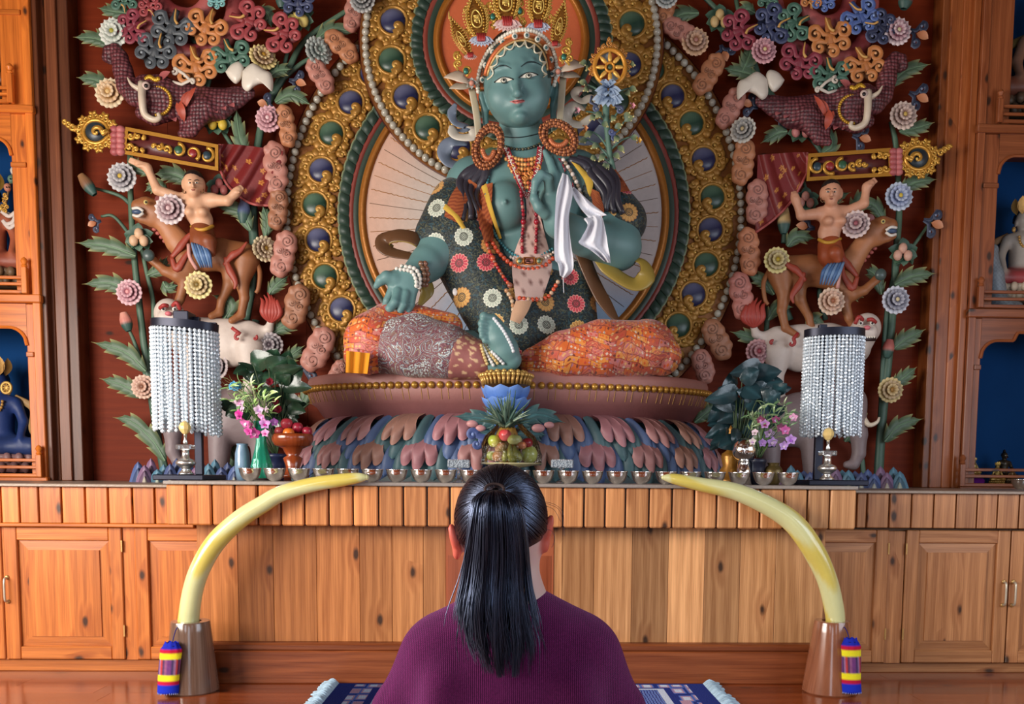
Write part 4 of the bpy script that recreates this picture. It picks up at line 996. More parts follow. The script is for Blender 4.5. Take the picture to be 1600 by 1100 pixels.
for i in range(1800):
    u, w_ = r_.uniform(-1,1), r_.uniform(-1,1)
    if u*u+w_*w_ > 1: continue
    lk = math.floor((u+1)*7); fan = r_.normal(0,.05) if i%9 else r_.normal(0,.3); end = np.clip(.95-.12*abs(u)**1.4+.055*math.sin(lk*2.3)+r_.normal(0,.035),.5,1.0)
    if u < -.5 and r_.uniform() < .5: end = r_.uniform(.66,.8); fan -= .25
    ks = np.linspace(0,end,16); pts=[]
    ph = lk*1.7
    for q in ks:
        f_ = q*(len(clc)-1); j = min(int(f_),len(clc)-2); c_ = lerp(clc[j],clc[j+1],f_-j); W_ = np.interp(q,tt_,wid); D_ = np.interp(q,tt_,dep)
        uu = u+fan*q*q+.06*math.sin(q*6+ph)*smoothstep(.2,.8,q)+.05*math.sin(q*11+ph*2)*smoothstep(.4,1,q)
        pts.append(c_+np.array([uu*W_, w_*D_-.004*math.sin(ph+q*5), 0]))
    cc_ = srgb(17,16,22)*r_.uniform(.5,2.2); hb_.tube(pts, np.interp(np.linspace(0,1,16),[0,.85,1],[.0010,.0010,.0003]), 3, cc_, caps=False)
for pts in ([(852,784),(868,789),(880,803),(882,838)],[(853,786),(872,795),(879,812),(880,836)],[(852,790),(866,797),(876,815)],[(850,826),(862,830),(867,842),(862,856)],[(826,905),(832,925),(834,950)],[(822,915),(828,930),(826,952)]):
    hb_.tube(catmull([Wp(a,b_,.02) for a,b_ in pts],6), .00035, 3, srgb(20,18,22), caps=False)
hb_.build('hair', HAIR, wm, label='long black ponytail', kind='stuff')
ri = MB(); a = np.linspace(0,2*math.pi,28)
ri.tube(np.stack([tie[0]+np.cos(a)*.0155, tie[1]-.012+np.sin(a)*.006, tie[2]+np.sin(a)*.0085+.002],1), .0024, 7, srgb(70,54,52)); ri.build('hair_tie', MATTE, wm, label='thin brown hair elastic')
# ------------------------------------------------------------------ carved halos
def edge2(c0, c1, lo=.62):
    "colour function of a flattened tube: painted lighter rims"
    def f(cv, a):
        k = smoothstep(lo, .95, np.abs(np.sin(a)))[None,:,None]
        return cv*(1-k)+np.asarray(c1)*k
    return f
def curl(mb, cx, cy, r, a0, turns, sg, Y, w_, c0, c1, depth=.5, lead=None, n=8, ns=20, dy=0.):
    "painted scroll: starts on the circle at angle a0 and winds inwards"
    pts=[]; rad=[]
    if lead is not None:
        for (lx, ly) in lead: pts.append((lx,ly,dy)); rad.append(w_*.85)
    for t in np.linspace(0,1,ns):
        an = math.radians(a0)+sg*turns*2*math.pi*t; rr = r*(1-t)**.75*.86+r*.14
        pts.append((cx+rr*math.cos(an), cy-rr*math.sin(an), dy+.006*t)); rad.append(w_*(1-.5*t))
    path = pxpath(pts, Y, 1, smooth=False)
    mb.tube(path, np.array(rad)*S(Y), n, c0, squash=depth, up=(0,-1.,0), csec=edge2(c0,c1))
    mb.ball(path[-1]+np.array([0,-.002,0]), np.array([1,.6,1])*rad[-1]*S(Y)*1.15, c1, 8, 5)
G0, G1 = srgb(160,114,46), srgb(210,170,88); GD = srgb(128,78,32)
def halo(name, lab, cx, cy, R, Y, rings, gems, rs, ruf, pearl, disk, arc, gscale=1.0, gcol=None):
    t = thing(name, lab, 'halo', P(cx, cy+R[0], Y)); cc = lambda r, d, dy=0.: P(cx+r*math.cos(math.radians(d)), cy-r*math.sin(math.radians(d)), Y-dy)
    def annulus(mb, r0, r1, d0, d1, c, bulge=0., n=120, a0=arc[0], a1=arc[1], nr=5):
        v=[]
        for x in np.linspace(a0,a1,n):
            v.append([cc(lerp(r0,r1,u), x, lerp(d0,d1,u)+bulge*math.sin(math.pi*u)) for u in np.linspace(0,1,nr)])
        mb.grid(v, c)
    mb = MB(); annulus(mb, R[1], R[0]+7, .0, .0, GD); annulus(mb, R[0]+7, R[0]+9, .0, -.08, srgb(92,20,18)); mb.build('backing', GILT, t)
    for nm, r0, r1, col, bu, m in rings:
        mb = MB(); annulus(mb, r0, r1, .012, .012, srgb(*col), bu); annulus(mb, r1, r1+.5, .012, -.01, srgb(*col)*.6, 0, nr=2); annulus(mb, r0-.5, r0, -.01, .012, srgb(*col)*.6, 0, nr=2); mb.build(nm, m, t)
    # ruffled band of overlapping lotus-like lobes
    r0, r1, step = ruf; mb = MB()
    for x in np.arange(arc[0], arc[1], step):
        v=[];cs=[]
        for u in np.linspace(0,1,7):
            row=[];cr=[]
            for w_ in np.linspace(0,1,7):
                rr = r0+(r1-r0)*(u*(1-.10*abs(2*w_-1)**3)); an = x+step*1.08*(w_)+step*.35*(1-u)
                hgt = .006+.022*math.sin(math.pi*min(1,w_*.9+.1))**.8*math.sin(math.pi*(.12+.8*u))+.008*(1-w_)
                row.append(cc(rr,an,hgt)); e = max(smoothstep(.84,.97,u), .6*smoothstep(.86,1,w_)*u)
                cr.append(lerp(srgb(40,62,52), srgb(140,152,116), e))
            v.append(row);cs.append(cr)
        mb.grid(v,np.array(cs))
    mb.build('ruffled_border', PAINT, t)
    # gems with crescents and scroll frame
    fr = MB(); K = gscale
    ga = list(gems)
    for i, x in enumerate(ga):
        blue = (i%2==0) if gcol is None else gcol[i]; rr = rs+(0 if i%2 else 3); g = srgb(32,36,74) if blue else srgb(34,64,50); g1 = srgb(112,116,146) if blue else srgb(96,126,104)
        th = math.radians(x); er = np.array([math.cos(th),-math.sin(th)]); et = np.array([-math.sin(th),-math.cos(th)])
        c2 = np.array([cx,cy])+er*rr
        mb = MB(); m=20; v=[];cs=[]
        for q in np.linspace(0,1,7):
            v.append([P(c2[0]+19*K*math.sin(q*math.pi/2)*math.cos(a), c2[1]+19*K*math.sin(q*math.pi/2)*math.sin(a), Y-.012-.030*math.cos(q*math.pi/2)) for a in np.arange(m)/m*2*math.pi])
            cs.append([lerp(g, g1, .75*max(0,math.cos(a-4.4))*math.sin(q*2.6)) for a in np.arange(m)/m*2*math.pi])
        mb.grid(v,np.array(cs),closeu=True); mb.build('gem', SATIN, t, label='blue painted gem' if blue else 'green painted gem')
        a = np.linspace(0,2*math.pi,29); pth = np.array([P(c2[0]+21*K*math.cos(z),c2[1]+21*K*math.sin(z),Y-.016) for z in a])
        fr.tube(pth, 2.6*K*S(Y), 8, G0*1.05, caps=False, csec=edge2(G0,G1))
        side = 1 if cx+rr*math.cos(th) < cx else -1                        # crescent hook biting into the gem from below
        bx, by = c2[0]+side*4*K, c2[1]+21*K
        curl(fr, bx+side*1.5*K, by-13*K, 7.5*K, -100 if side>0 else -80, .82, side, Y, 5.6*K, G0, G1, .7, lead=[(bx-side*7*K,by+2*K),(bx,by+1*K)], dy=.03)
        for (dr, dt, r_, w_, sg, a0) in ((22,15,8,3.9,1,0),(25,0,7.5,3.6,-1,40),(20,-14,8,3.9,-1,0),(-21,14,7.5,3.6,1,180),(-24,1,7,3.4,-1,160),(-20,-14,7.5,3.6,-1,180),(6,27,8,3.7,1,90),(-8,27,6.5,3.2,-1,100),(30,24,7,3.2,1,0),(30,-8,6,3,-1,0),(-28,22,6,3,1,180)):
            q = c2+er*dr*K+et*dt*K*1.06
            curl(fr, q[0], q[1], r_*K, a0+x, 1.15, sg, Y, w_*K, G0*rng.uniform(.85,1.12), G1*rng.uniform(.8,1.1), .6, dy=.012)
        for (dr, dt, r_) in ((12,24,8),(-10,23,8),(14,-24,7.5),(-12,-23,7.5),(2,-26,7),(28,10,7),(28,-12,7),(-27,10,6.5),(-27,-10,6.5),(24,24,6),(-24,24,6)):
            q = c2+er*dr*K+et*dt*K; p = P(q[0],q[1],Y-.008); fr.ball(p, np.array([r_*K*S(Y),.016,r_*K*S(Y)]), G0*rng.uniform(.9,1.1), 12, 7)
    fr.build('scroll_frame', GILT, t)
    mb = MB(); n = int((arc[1]-arc[0])/pearl[1])
    for i in range(n): mb.ball(cc(pearl[0], arc[0]+i*pearl[1], .02), pearl[2]*S(Y), srgb(176,172,158), 10, 7)
    mb.build('pearl_border', mat_paint('pearl'+name, rough=.2, var=.1, bump=0, coat=.5), t)
    mb = MB(); v=[];cs=[]
    for x in np.linspace(0,360,73):
        row=[];cr=[]
        for u in np.linspace(0,1,16):
            r_ = disk[0]*u; p = cc(r_,x,.010); row.append(p); cr.append(disk[1](cx+r_*math.cos(math.radians(x)), cy-r_*math.sin(math.radians(x))))
        v.append(row);cs.append(cr)
    mb.grid(v,np.array(cs)); mb.build('inner_disk', PAINT, t)
    return t, cc
def bodycol(px, py):
    d = math.hypot(px-803,(py-333)); pink, pale, blue = srgb(214,172,150), srgb(198,196,190), srgb(120,156,190)
    k = smoothstep(235,120,d); c = lerp(pink, pale, k*.8); b_ = smoothstep(380,500,py)*.95
    c = lerp(c, blue, b_*smoothstep(240,60,abs(px-820)) if px < 820 else b_); return lerp(c, srgb(186,180,180), smoothstep(840,960,px)*(1-b_)*.9)  # grey towards the right is shade painted into the disc
bh, bc_ = halo('body_halo', 'large round carved halo behind the statue body with pale rayed disc', 803, 333, (357,232), 5.66,
    [('inner_rim',231,243,(164,104,40),.02,GILT),('dark_ring',243,251,(42,58,46),.004,PAINT),('red_ring',251,258,(126,52,42),.006,PAINT)],
    [180-x for x in (44.6,34.2,23.6,12.6,2.4,-7.8,-18.6,-29.2,-39.8,-50)]+[x+.0 for x in (46,36.4,26.8,15.8,4.6,-4.8,-15,-24.4,-34.4,-45)], 308, (258,276,3.6), (355,2.05,5.7), (232,bodycol), (-180,180),
    gcol=[1,1,0,1,0,1,0,1,0,1]+[0,1,0,1,0,1,0,1,0,1])
mb = MB()
for i in range(64):
    a = i*360/64+1; wav = i%2; n = 40; pts=[]
    for u in np.linspace(70,226,n if wav else 8):
        th = math.radians(a)+(0.006*math.sin(u*.9)*(1 if wav else 0)*smoothstep(70,110,u)*(120/u) + .10*math.sin((u-70)/150)*math.cos(math.radians(a)))
        pts.append(P(803+u*math.cos(th), 333-u*math.sin(th), 5.66-.012))
    mb.tube(pts, .0022 if wav else .0016, 4, srgb(170,118,60) if i%4 else srgb(110,84,60), caps=False)
mb.build('gold_rays', GILT, bh)
hh, hc_ = halo('head_halo', 'smaller round carved halo behind the statue head with orange disc', 799, 62, (230,110), 5.54,
    [('inner_rim',109,122,(168,104,36),.03,GILT),('dark_ring',122,131,(40,58,46),.004,PAINT),('red_ring',131,139,(132,58,44),.006,PAINT)],
    [180-x for x in (27.5,9,-9.7,-28.5,-46.5,-63.5,-81)]+[26,7.5,-12,-30.5,-49,-67], 187, (139,159,5.4), (228,3.0,5.9), (110,lambda a,b: srgb(196,98,58)), (-180,180), gscale=1.06, gcol=[0,1,0,1,0,1,0]+[1,0,1,0,1,0])
# ------------------------------------------------------------------ lotus throne
Yp_ = 5.10; pc = P(795,745,Yp_); pcx = pc[0]; zt_ = lambda py, Y=Yp_: P(795,py,Y)[2]
lt = thing('lotus_throne', 'lotus throne with pink and blue carved petals under the statue', 'throne', (pcx,Yp_,ZS))
RX = 311*S(Yp_); RY = .50; Ztop = zt_(612)
def thr(prof, c, n=96, nm='x', m=PAINT, cfun=None):
    mb = MB(); v=[];cs=[]
    for r, z in prof:
        v.append([(pcx+RX*r*math.cos(a), Yp_+RY*r*math.sin(a), z) for a in np.arange(n)/n*2*math.pi]); cs.append([c(r,z,a) for a in np.arange(n)/n*2*math.pi])
    return mb.grid(v,np.array(cs),closeu=True,flip=False)
zb_ = zt_(655)
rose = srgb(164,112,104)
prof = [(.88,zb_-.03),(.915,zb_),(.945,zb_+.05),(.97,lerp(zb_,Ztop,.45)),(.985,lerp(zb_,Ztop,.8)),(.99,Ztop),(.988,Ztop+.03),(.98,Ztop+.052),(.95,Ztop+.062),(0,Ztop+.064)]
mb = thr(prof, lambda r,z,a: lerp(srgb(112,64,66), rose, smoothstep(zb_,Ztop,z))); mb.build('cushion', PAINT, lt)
mb = MB()
for i in range(190):
    a = i/190*2*math.pi; L = rng.uniform(.25,.6)
    pts = [(pcx+RX*r*1.003*math.cos(a), Yp_+RY*r*1.003*math.sin(a), z) for r,z in prof[3:6]]; mb.tube(np.array(pts) if i%3 else np.array(pts)[1:], .0016, 4, srgb(176,134,70), caps=False)
mb.build('gold_lines', GILT, lt)
mb = MB()
for i in range(150):
    a = i/150*2*math.pi; mb.ball((pcx+RX*1.0*math.cos(a), Yp_+RY*1.0*math.sin(a), Ztop-.012), .0185, srgb(190,142,62), 10, 7)
mb.build('gold_bead_rim', GOLD, lt)
# dome under the cushion and its three tiers of petals
z0 = ZS+.002; z1 = zb_+.0
dome = [(1.065,z0),(1.06,z0+.04),(1.02,lerp(z0,z1,.4)),(.95,lerp(z0,z1,.7)),(.86,lerp(z0,z1,.95)),(.78,z1+.01)]
dr = np.array([d[0] for d in dome]); dz = np.array([d[1] for d in dome])
thr(dome, lambda r,z,a: srgb(34,58,62)).build('dome', PAINT, lt)
def petal(mb, a, zt2, zb2, wid, c, ce, off, point=.0):
    v=[];cs=[]; nu, nv = 9, 9
    for t in np.linspace(0,1,nu):
        zz_ = lerp(zt2,zb2,t); r = np.interp(zz_, dz, dr); hw = wid*(.62+.38*math.sin(math.pi*min(1,t*1.05)*.5))*(1-(max(0,t-.62)/.38)**2.4)**.5 if t < .999 else .0
        row=[];cr=[]
        for u in np.linspace(-1,1,nv):
            b = off+.038*(1-u*u)*math.sin(math.pi*(.15+.8*t))+.012*t; aa = a+hw*u
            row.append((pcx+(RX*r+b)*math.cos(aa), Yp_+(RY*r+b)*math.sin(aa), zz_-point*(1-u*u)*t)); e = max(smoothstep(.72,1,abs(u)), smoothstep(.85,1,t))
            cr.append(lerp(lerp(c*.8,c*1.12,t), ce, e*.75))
        v.append(row);cs.append(cr)
    mb.grid(v,np.array(cs))
pinks = [srgb(164,116,114), srgb(158,116,102), srgb(166,114,120)]; blues = [srgb(78,98,138), srgb(70,100,106)]
def trefoil(mb, a, zt2, zb2, wid, c, ce, off):
    v=[];cs=[]; us = np.concatenate([np.linspace(-1,-.34,11),np.linspace(-.33,.33,13),np.linspace(.34,1,11)])
    for t in np.linspace(0,1,13):
        row=[];cr=[]
        for u in us:
            cu, hw_, le = (0,.34,1.0) if abs(u) <= .335 else (math.copysign(.67,u),.335,.86); q = max(0,1-((u-cu)/hw_)**2)**.5; end = le*(.60+.40*q); tt = t*end
            z = lerp(zt2,zb2,tt); r = np.interp(z,dz,dr); w_ = wid*(.74+.26*smoothstep(0,.6,tt)); b = off+.004+.040*math.sin(math.pi*(.1+.8*t))*(.35+.65*lerp(1,q,smoothstep(.35,.75,tt)))*(1-.25*u*u)+.008*tt
            aa = a+w_*u; row.append((pcx+(RX*r+b)*math.cos(aa), Yp_+(RY*r+b)*math.sin(aa), z)); e = max(smoothstep(.86,1,t), smoothstep(.92,1,abs(u)))
            cr.append(lerp(lerp(c*.75,c*1.12,smoothstep(0,1,t)), ce, e*.8)*(1-.45*(1-q)*smoothstep(.45,.8,t)*(abs(u)<.6)))  # creases between the lobes darkened with painted shade
        v.append(row);cs.append(cr)
    mb.grid(v,np.array(cs))
nn = 24
for tier in (0,1):
    pm = MB(); bm = MB()
    zt2, zb2 = (lerp(z0,z1,1.0), lerp(z0,z1,.55)) if tier == 0 else (lerp(z0,z1,.66), lerp(z0,z1,.20)); fo = .028*(1-tier)
    for i in range(nn):
        a = (i+.5*tier)/nn*2*math.pi; st = 2*math.pi/nn; c = pinks[(i+tier)%3]; ce = c*1.45
        c2, c3 = (blues[0],blues[1]) if i%2 else (blues[1],blues[0])
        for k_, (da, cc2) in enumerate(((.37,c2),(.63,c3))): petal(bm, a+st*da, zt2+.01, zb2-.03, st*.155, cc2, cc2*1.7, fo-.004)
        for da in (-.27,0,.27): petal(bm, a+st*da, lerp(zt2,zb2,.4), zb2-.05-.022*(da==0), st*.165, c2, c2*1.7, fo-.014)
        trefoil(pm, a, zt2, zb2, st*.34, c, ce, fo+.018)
    pm.build('pink_petals', PAINT, lt); bm.build('blue_petals', PAINT, lt)
# small lotus that carries the foot
Yl = 4.52; fl_ = thing('footrest_lotus', 'small blue lotus with gold beaded top under the statue foot', 'lotus', P(795,745,Yl)*np.array([1,1,0])+np.array([0,0,ZT]))
c = P(794,0,Yl); sl = S(Yl); zl = lambda py: P(794,py,Yl)[2]
mb = MB(); mb.lathe([(0,zl(602)),(34*sl,zl(602)),(36*sl,zl(594)),(38*sl,zl(588)),(36*sl,zl(584)),(0,zl(582))], srgb(150,110,60), (c[0],Yl,0), 48)
for i in range(34):
    a = i/34*2*math.pi; d = np.array([math.cos(a),math.sin(a),0]); q = np.array([c[0],Yl,0])
    mb.tube([q+d*35*sl+(0,0,zl(602)), q+d*39*sl+(0,0,zl(590))], .0085, 6, srgb(190,150,84)); mb.ball(q+d*40*sl+(0,0,zl(588)), .012, srgb(214,176,100), 8, 6)
    for rr in (30,21): 
        if i%2: mb.ball(q+d*rr*sl+(0,0,zl(583)), .012, srgb(206,166,92), 8, 6)
mb.build('beaded_top', GOLD, fl_)
mb = MB()
for tier, (n, rt, zt3, rb_, zb3, w_) in enumerate(((9,39,604,14,640,1.25),(9,36,622,9,650,1.1),(7,24,640,7,672,1.0))):
    for i in range(n):
        a = (i+.5*tier)/n*2*math.pi+.3; v=[];cs=[]
        for t in np.linspace(0,1,8):
            rr = lerp(rb_,rt,t**.8)*sl; zz_ = lerp(zl(zb3),zl(zt3),t); hw = w_*math.pi/n*(1-(max(0,t-.55)/.45)**2.2)**.5*1.15 if t<.999 else 0.02
            v.append([(c[0]+(rr+.012*(1-u*u)*math.sin(math.pi*t)+.01*tier)*math.cos(a+hw*u), Yl+(rr+.012*(1-u*u)*math.sin(math.pi*t)+.01*tier)*math.sin(a+hw*u), zz_) for u in np.linspace(-1,1,7)]); cs.append([lerp(srgb(66,112,196),srgb(120,160,224),max(t*.6,abs(u)**3)) for u in np.linspace(-1,1,7)])
        mb.grid(v,np.array(cs))
mb.build('blue_petals', PAINT, fl_)
mb = MB(); mb.tube([P(790,745,4.50)-np.array([0,0,0]),P(794,670,4.50),P(794,650,Yl)], [.06,.035,.03], 12, srgb(44,76,84)); mb.build('stem', PAINT, fl_)
def lobed_leaf(mb, pts, Y, wid, g=None, tipc=None, nl=3, dy=0.01):
    "acanthus leaf: pixel midrib pts from base to tip"
    g = srgb(84,108,84) if g is None else g; tipc = srgb(196,182,116) if tipc is None else tipc; midc = g*1.8
    m = catmull([(p[0],p[1],0) for p in pts], 8); n = 30; tt = np.linspace(0,1,len(m)); T = np.linspace(0,1,n)
    m = np.stack([np.interp(T,tt,m[:,0]),np.interp(T,tt,m[:,1])],1); d = np.gradient(m,axis=0); d /= np.linalg.norm(d,axis=1,keepdims=True)+1e-9; nrm_ = np.stack([-d[:,1],d[:,0]],1)
    for s_ in (-1,1):
        v=[];cs=[]
        for i,t in enumerate(T):
            ph = (t*nl+(.18 if s_>0 else 0))%1.0; env = math.sin(math.pi*min(1,(t*.93+.05))**.75)**.8; lob = .50+.5*ph**.8 if t < .97-1/nl*.7 else lerp(.85,.0,smoothstep(1-1.0/nl,1,t))
            w_ = wid*.5*env*lob+.3; back = 0.32*wid*ph*(t<.97-1/nl*.7)
            row=[];cr=[]
            for u in np.linspace(0,1,6):
                q = m[i]+nrm_[i]*s_*w_*u+d[i]*back*u**1.5*.9
                row.append(P(q[0],q[1],Y-dy-.018*math.sin(math.pi*(.25+.6*u))*env-.006*(1-u))); cr.append(lerp(midc if u < .1 else g*(1-.2*(u<.4)), tipc, smoothstep(.55,1,u)*ph**2*.8 if t<.9 else smoothstep(.86,1,t)))
            v.append(row);cs.append(cr)
        mb.grid(v,np.array(cs),flip=s_<0)
    pth = np.array([P(a,b,Y-dy-.018) for a,b in m[::3]]); mb.tube(pth, np.linspace(1.6,.5,len(pth))*S(Y), 5, midc, squash=.6, caps=False)
for pts in (([(785,668),(760,655),(706,650)]),([(805,668),(838,648),(884,661)])):
    mb = MB(); lobed_leaf(mb, pts, 4.52, 34, srgb(52,88,92), srgb(110,140,130), 4); lobed_leaf(mb, [(pts[0][0],678),(lerp(pts[0][0],pts[2][0],.4),678),(lerp(pts[0][0],pts[2][0],.62),680)], 4.53, 24, srgb(48,82,88), srgb(100,130,126), 3); mb.build('leaf', PAINT, fl_)
for (x,y,r_) in ((738,662,8),(751,669,7),(841,669,9),(858,664,7)):
    mb = MB().ball(P(x,y,4.50), np.array([r_*1.15,r_*.6,r_*.75])*sl, srgb(196,140,140), 12, 8); mb.build('bud', PAINT, fl_)
mb = MB(); cb0, cb1 = srgb(54,72,130), srgb(130,150,200)
curl(mb, 738,679,8,-10,1.1,1,4.5,5,cb0,cb1,.6,lead=[(775,690),(760,684)]); curl(mb, 745,694,7,60,1.1,-1,4.5,4.5,cb0,cb1,.6,lead=[(772,694),(760,688)]); mb.build('scroll', PAINT, fl_)
# ------------------------------------------------------------------ carved and painted wall relief
YW = 5.66
def RC(Y, pts, k=.03, c=None, sq=.75):
    w_ = [P(p[0],p[1],Y-(p[3] if len(p)>3 else 0)) for p in pts]; r_ = [p[2]*S(Y) for p in pts]
    if len(w_) == 1: return [ell(w_[0],(r_[0],r_[0]*sq,r_[0]),k,c)]
    return chain(w_, r_, k, c, sq=sq)
def RE(Y, x, y, rx, ry, d=.06, ang=0, k=.03, c=None, dy=0): return ell(P(x,y,Y-dy),(rx*S(Y),d,ry*S(Y)),k,c,R=rotm('Y',ang) if ang else None)
def flower_mesh(r, co, ci, cc, seed, rings=3, deep=1.0):
    r_ = np.random.default_rng(seed); mb = MB()
    for k_ in range(rings):
        t = k_/(rings-1); R_ = r*lerp(1.0,.46,t); n = int(lerp(17,10,t)); col = lerp(co,ci,(0,.8,.45)[k_]); L = r*lerp(.55,.36,t); h0 = r*(.05+.42*t)*deep
        for i in range(n):
            a = (i+.5*(k_%2))/n*2*math.pi+r_.normal(0,.03); dr = np.array([math.cos(a),0,math.sin(a)]); sd = np.array([-math.sin(a),0,math.cos(a)])
            w0 = 2*math.pi*R_/n*.62; v=[];cs=[]
            for u in np.linspace(0,1,6):
                ww = w0*(.42+.58*math.sin(math.pi*min(1,u*.78+.1)))*(1-smoothstep(.86,1.02,u)*.75); p = dr*(R_-L+L*u)+np.array([0,-(h0+.20*r*math.sin(math.pi*u*.55)*(1+.2*t)),0])
                row=[];cr=[]
                for s_ in (-1,-.5,0,.5,1): row.append(p+sd*ww*s_+np.array([0,-(.10*r*(1-s_*s_)),0])); cr.append(lerp(ci*.65,lerp(col,np.ones(3)*.85,.22),smoothstep(0,.8,u)))
                v.append(row);cs.append(cr)
            mb.grid(v,np.array(cs))
    mb.lathe([(r*.45,0),(r*.5,r*.2*deep),(r*.3,r*.5*deep),(0,r*.52*deep)], ci*.5, n=14)
    vv = mb.v[-1].copy(); mb.v[-1] = np.stack([vv[:,0],-vv[:,2],vv[:,1]],1)
    mb.ball((0,-.56*r*deep,0), (r*.17,r*.12,r*.17), cc, 10, 7)
    return mb
def put_flower(parent, x, y, r, co, ci, cc, lab, Y=5.57, tilt=(0,0)):
    mb = flower_mesh(r*S(Y)*1.04, srgb(*co), srgb(*ci), srgb(*cc), int(x*7+y)); R_ = rotm('Z',tilt[0])@rotm('X',tilt[1]); p = P(x,y,Y)
    M = np.eye(4); M[:3,:3] = R_; M[:3,3] = p; m2 = MB().merge(mb, M); return m2.build('flower', PAINT, parent, label=lab)
def vine(name, lab, base, stems, leaves, flowers, buds, berries, fleurs):
    t = thing(name, lab, 'carving', base)
    mb = MB()
    for pts, w0, w1 in stems:
        q = pxpath(pts, YW, 6); mb.tube(q, np.linspace(w0,w1,len(q))*.5*S(YW), 8, np.array([lerp(srgb(70,98,84),srgb(88,116,92),x) for x in np.linspace(0,1,len(q))]), squash=.8, csec=edge2(0,srgb(40,62,58),.8))
    mb.build('stem', PAINT, t)
    for l in leaves:
        mb = MB(); lobed_leaf(mb, l[:-1], YW-.05-(l[-1] if l[-1] < 1 else 0), (l[-1] if l[-1]>1 else 30), nl=4); mb.build('leaf', PAINT, t)
    for f in flowers: put_flower(t, *f)
    for (x,y,w_,h,ang,col,ct) in buds:
        mb = MB(); R_ = rotm('Y',ang); c = P(x,y,YW-.07); s = S(YW)
        for k_ in range(7):
            a = k_*2*math.pi/7; v=[];cs=[]
            for u in np.linspace(0,1,7):
                rr = w_*.5*s*math.sin(math.pi*(.12+.76*u))**.8*(1.0+.25*(u>.9)); hw = .56
                v.append([c+R_@np.array([rr*math.cos(a+hw*q), rr*.8*math.sin(a+hw*q), h*s*(u-.5)]) for q in (-1,-.5,0,.5,1)]); cs.append([lerp(srgb(52,84,76) if u<.42 else srgb(*col), srgb(*ct), smoothstep(.4,1,u)*.8) for q in range(5)])
            mb.grid(v,np.array(cs))
        mb.build('bud', PAINT, t)
    for (x,y,r_,col) in berries:
        lf = MB(); s = S(YW)
        for k_ in range(5):
            a = math.radians(200+k_*36); leaf(lf, P(x,y+2,YW-.04), P(x+r_*2.1*math.cos(a),y-r_*1.9*math.sin(a),YW-.06), np.array([math.sin(a),0,math.cos(a)]), r_*1.5*s, srgb(46,80,68), srgb(80,110,84), .1)
        for k_ in range(5):
            a = math.radians(k_*72+20); leaf(lf, P(x,y,YW-.03), P(x+r_*2.2*math.cos(a),y-r_*2.2*math.sin(a),YW-.05), np.array([math.sin(a),0,math.cos(a)]), r_*1.6*s, srgb(46,80,68), srgb(70,100,80), .1)
        o = lf.build('calyx', PAINT, t)
        mb = MB()
        for (dx,dy_) in ((-.75,.35),(.7,.4),(-.02,-.65)): mb.ball(P(x+dx*r_,y+dy_*r_,YW-.08), np.array([.62,.5,.75])*r_*s, srgb(*col), 10, 7)
        mb.build('berries', PAINT, o)
    for (x,y,sz,ang) in fleurs:
        mb = MB(); n0, n1 = srgb(34,42,64), srgb(120,130,156); a = math.radians(ang); ux, uy = math.cos(a), -math.sin(a); vx, vy = -uy, ux
        for s_ in (-1,1):
            cx_, cy_ = x+ux*sz*.15+vx*s_*sz*.55, y+uy*sz*.15+vy*s_*sz*.55
            curl(mb, cx_, cy_, sz*.32, ang-s_*90, .8, s_, YW-.03, sz*.15, n0, n1, .5, lead=[(x-ux*sz*.5,y-uy*sz*.5),(x-ux*sz*.1+vx*s_*sz*.14,y-uy*sz*.1+vy*s_*sz*.14)], dy=.03)
        leaf(mb, P(x,y,YW-.07), P(x+ux*sz*.85,y+uy*sz*.85,YW-.08), np.array([vx,0,-vy]), sz*.55*S(YW), srgb(180,112,74), srgb(206,146,110), .1)
        mb.build('iris', PAINT, t, label='dark blue and orange carved iris')
    return t
WHT,CRM,YEL,GRY,PNK,MAR,PCH,LBL,NVY = (214,218,206),(226,200,150),(224,196,84),(158,166,156),(206,140,150),(212,190,192),(214,170,140),(176,192,214),(188,190,206)
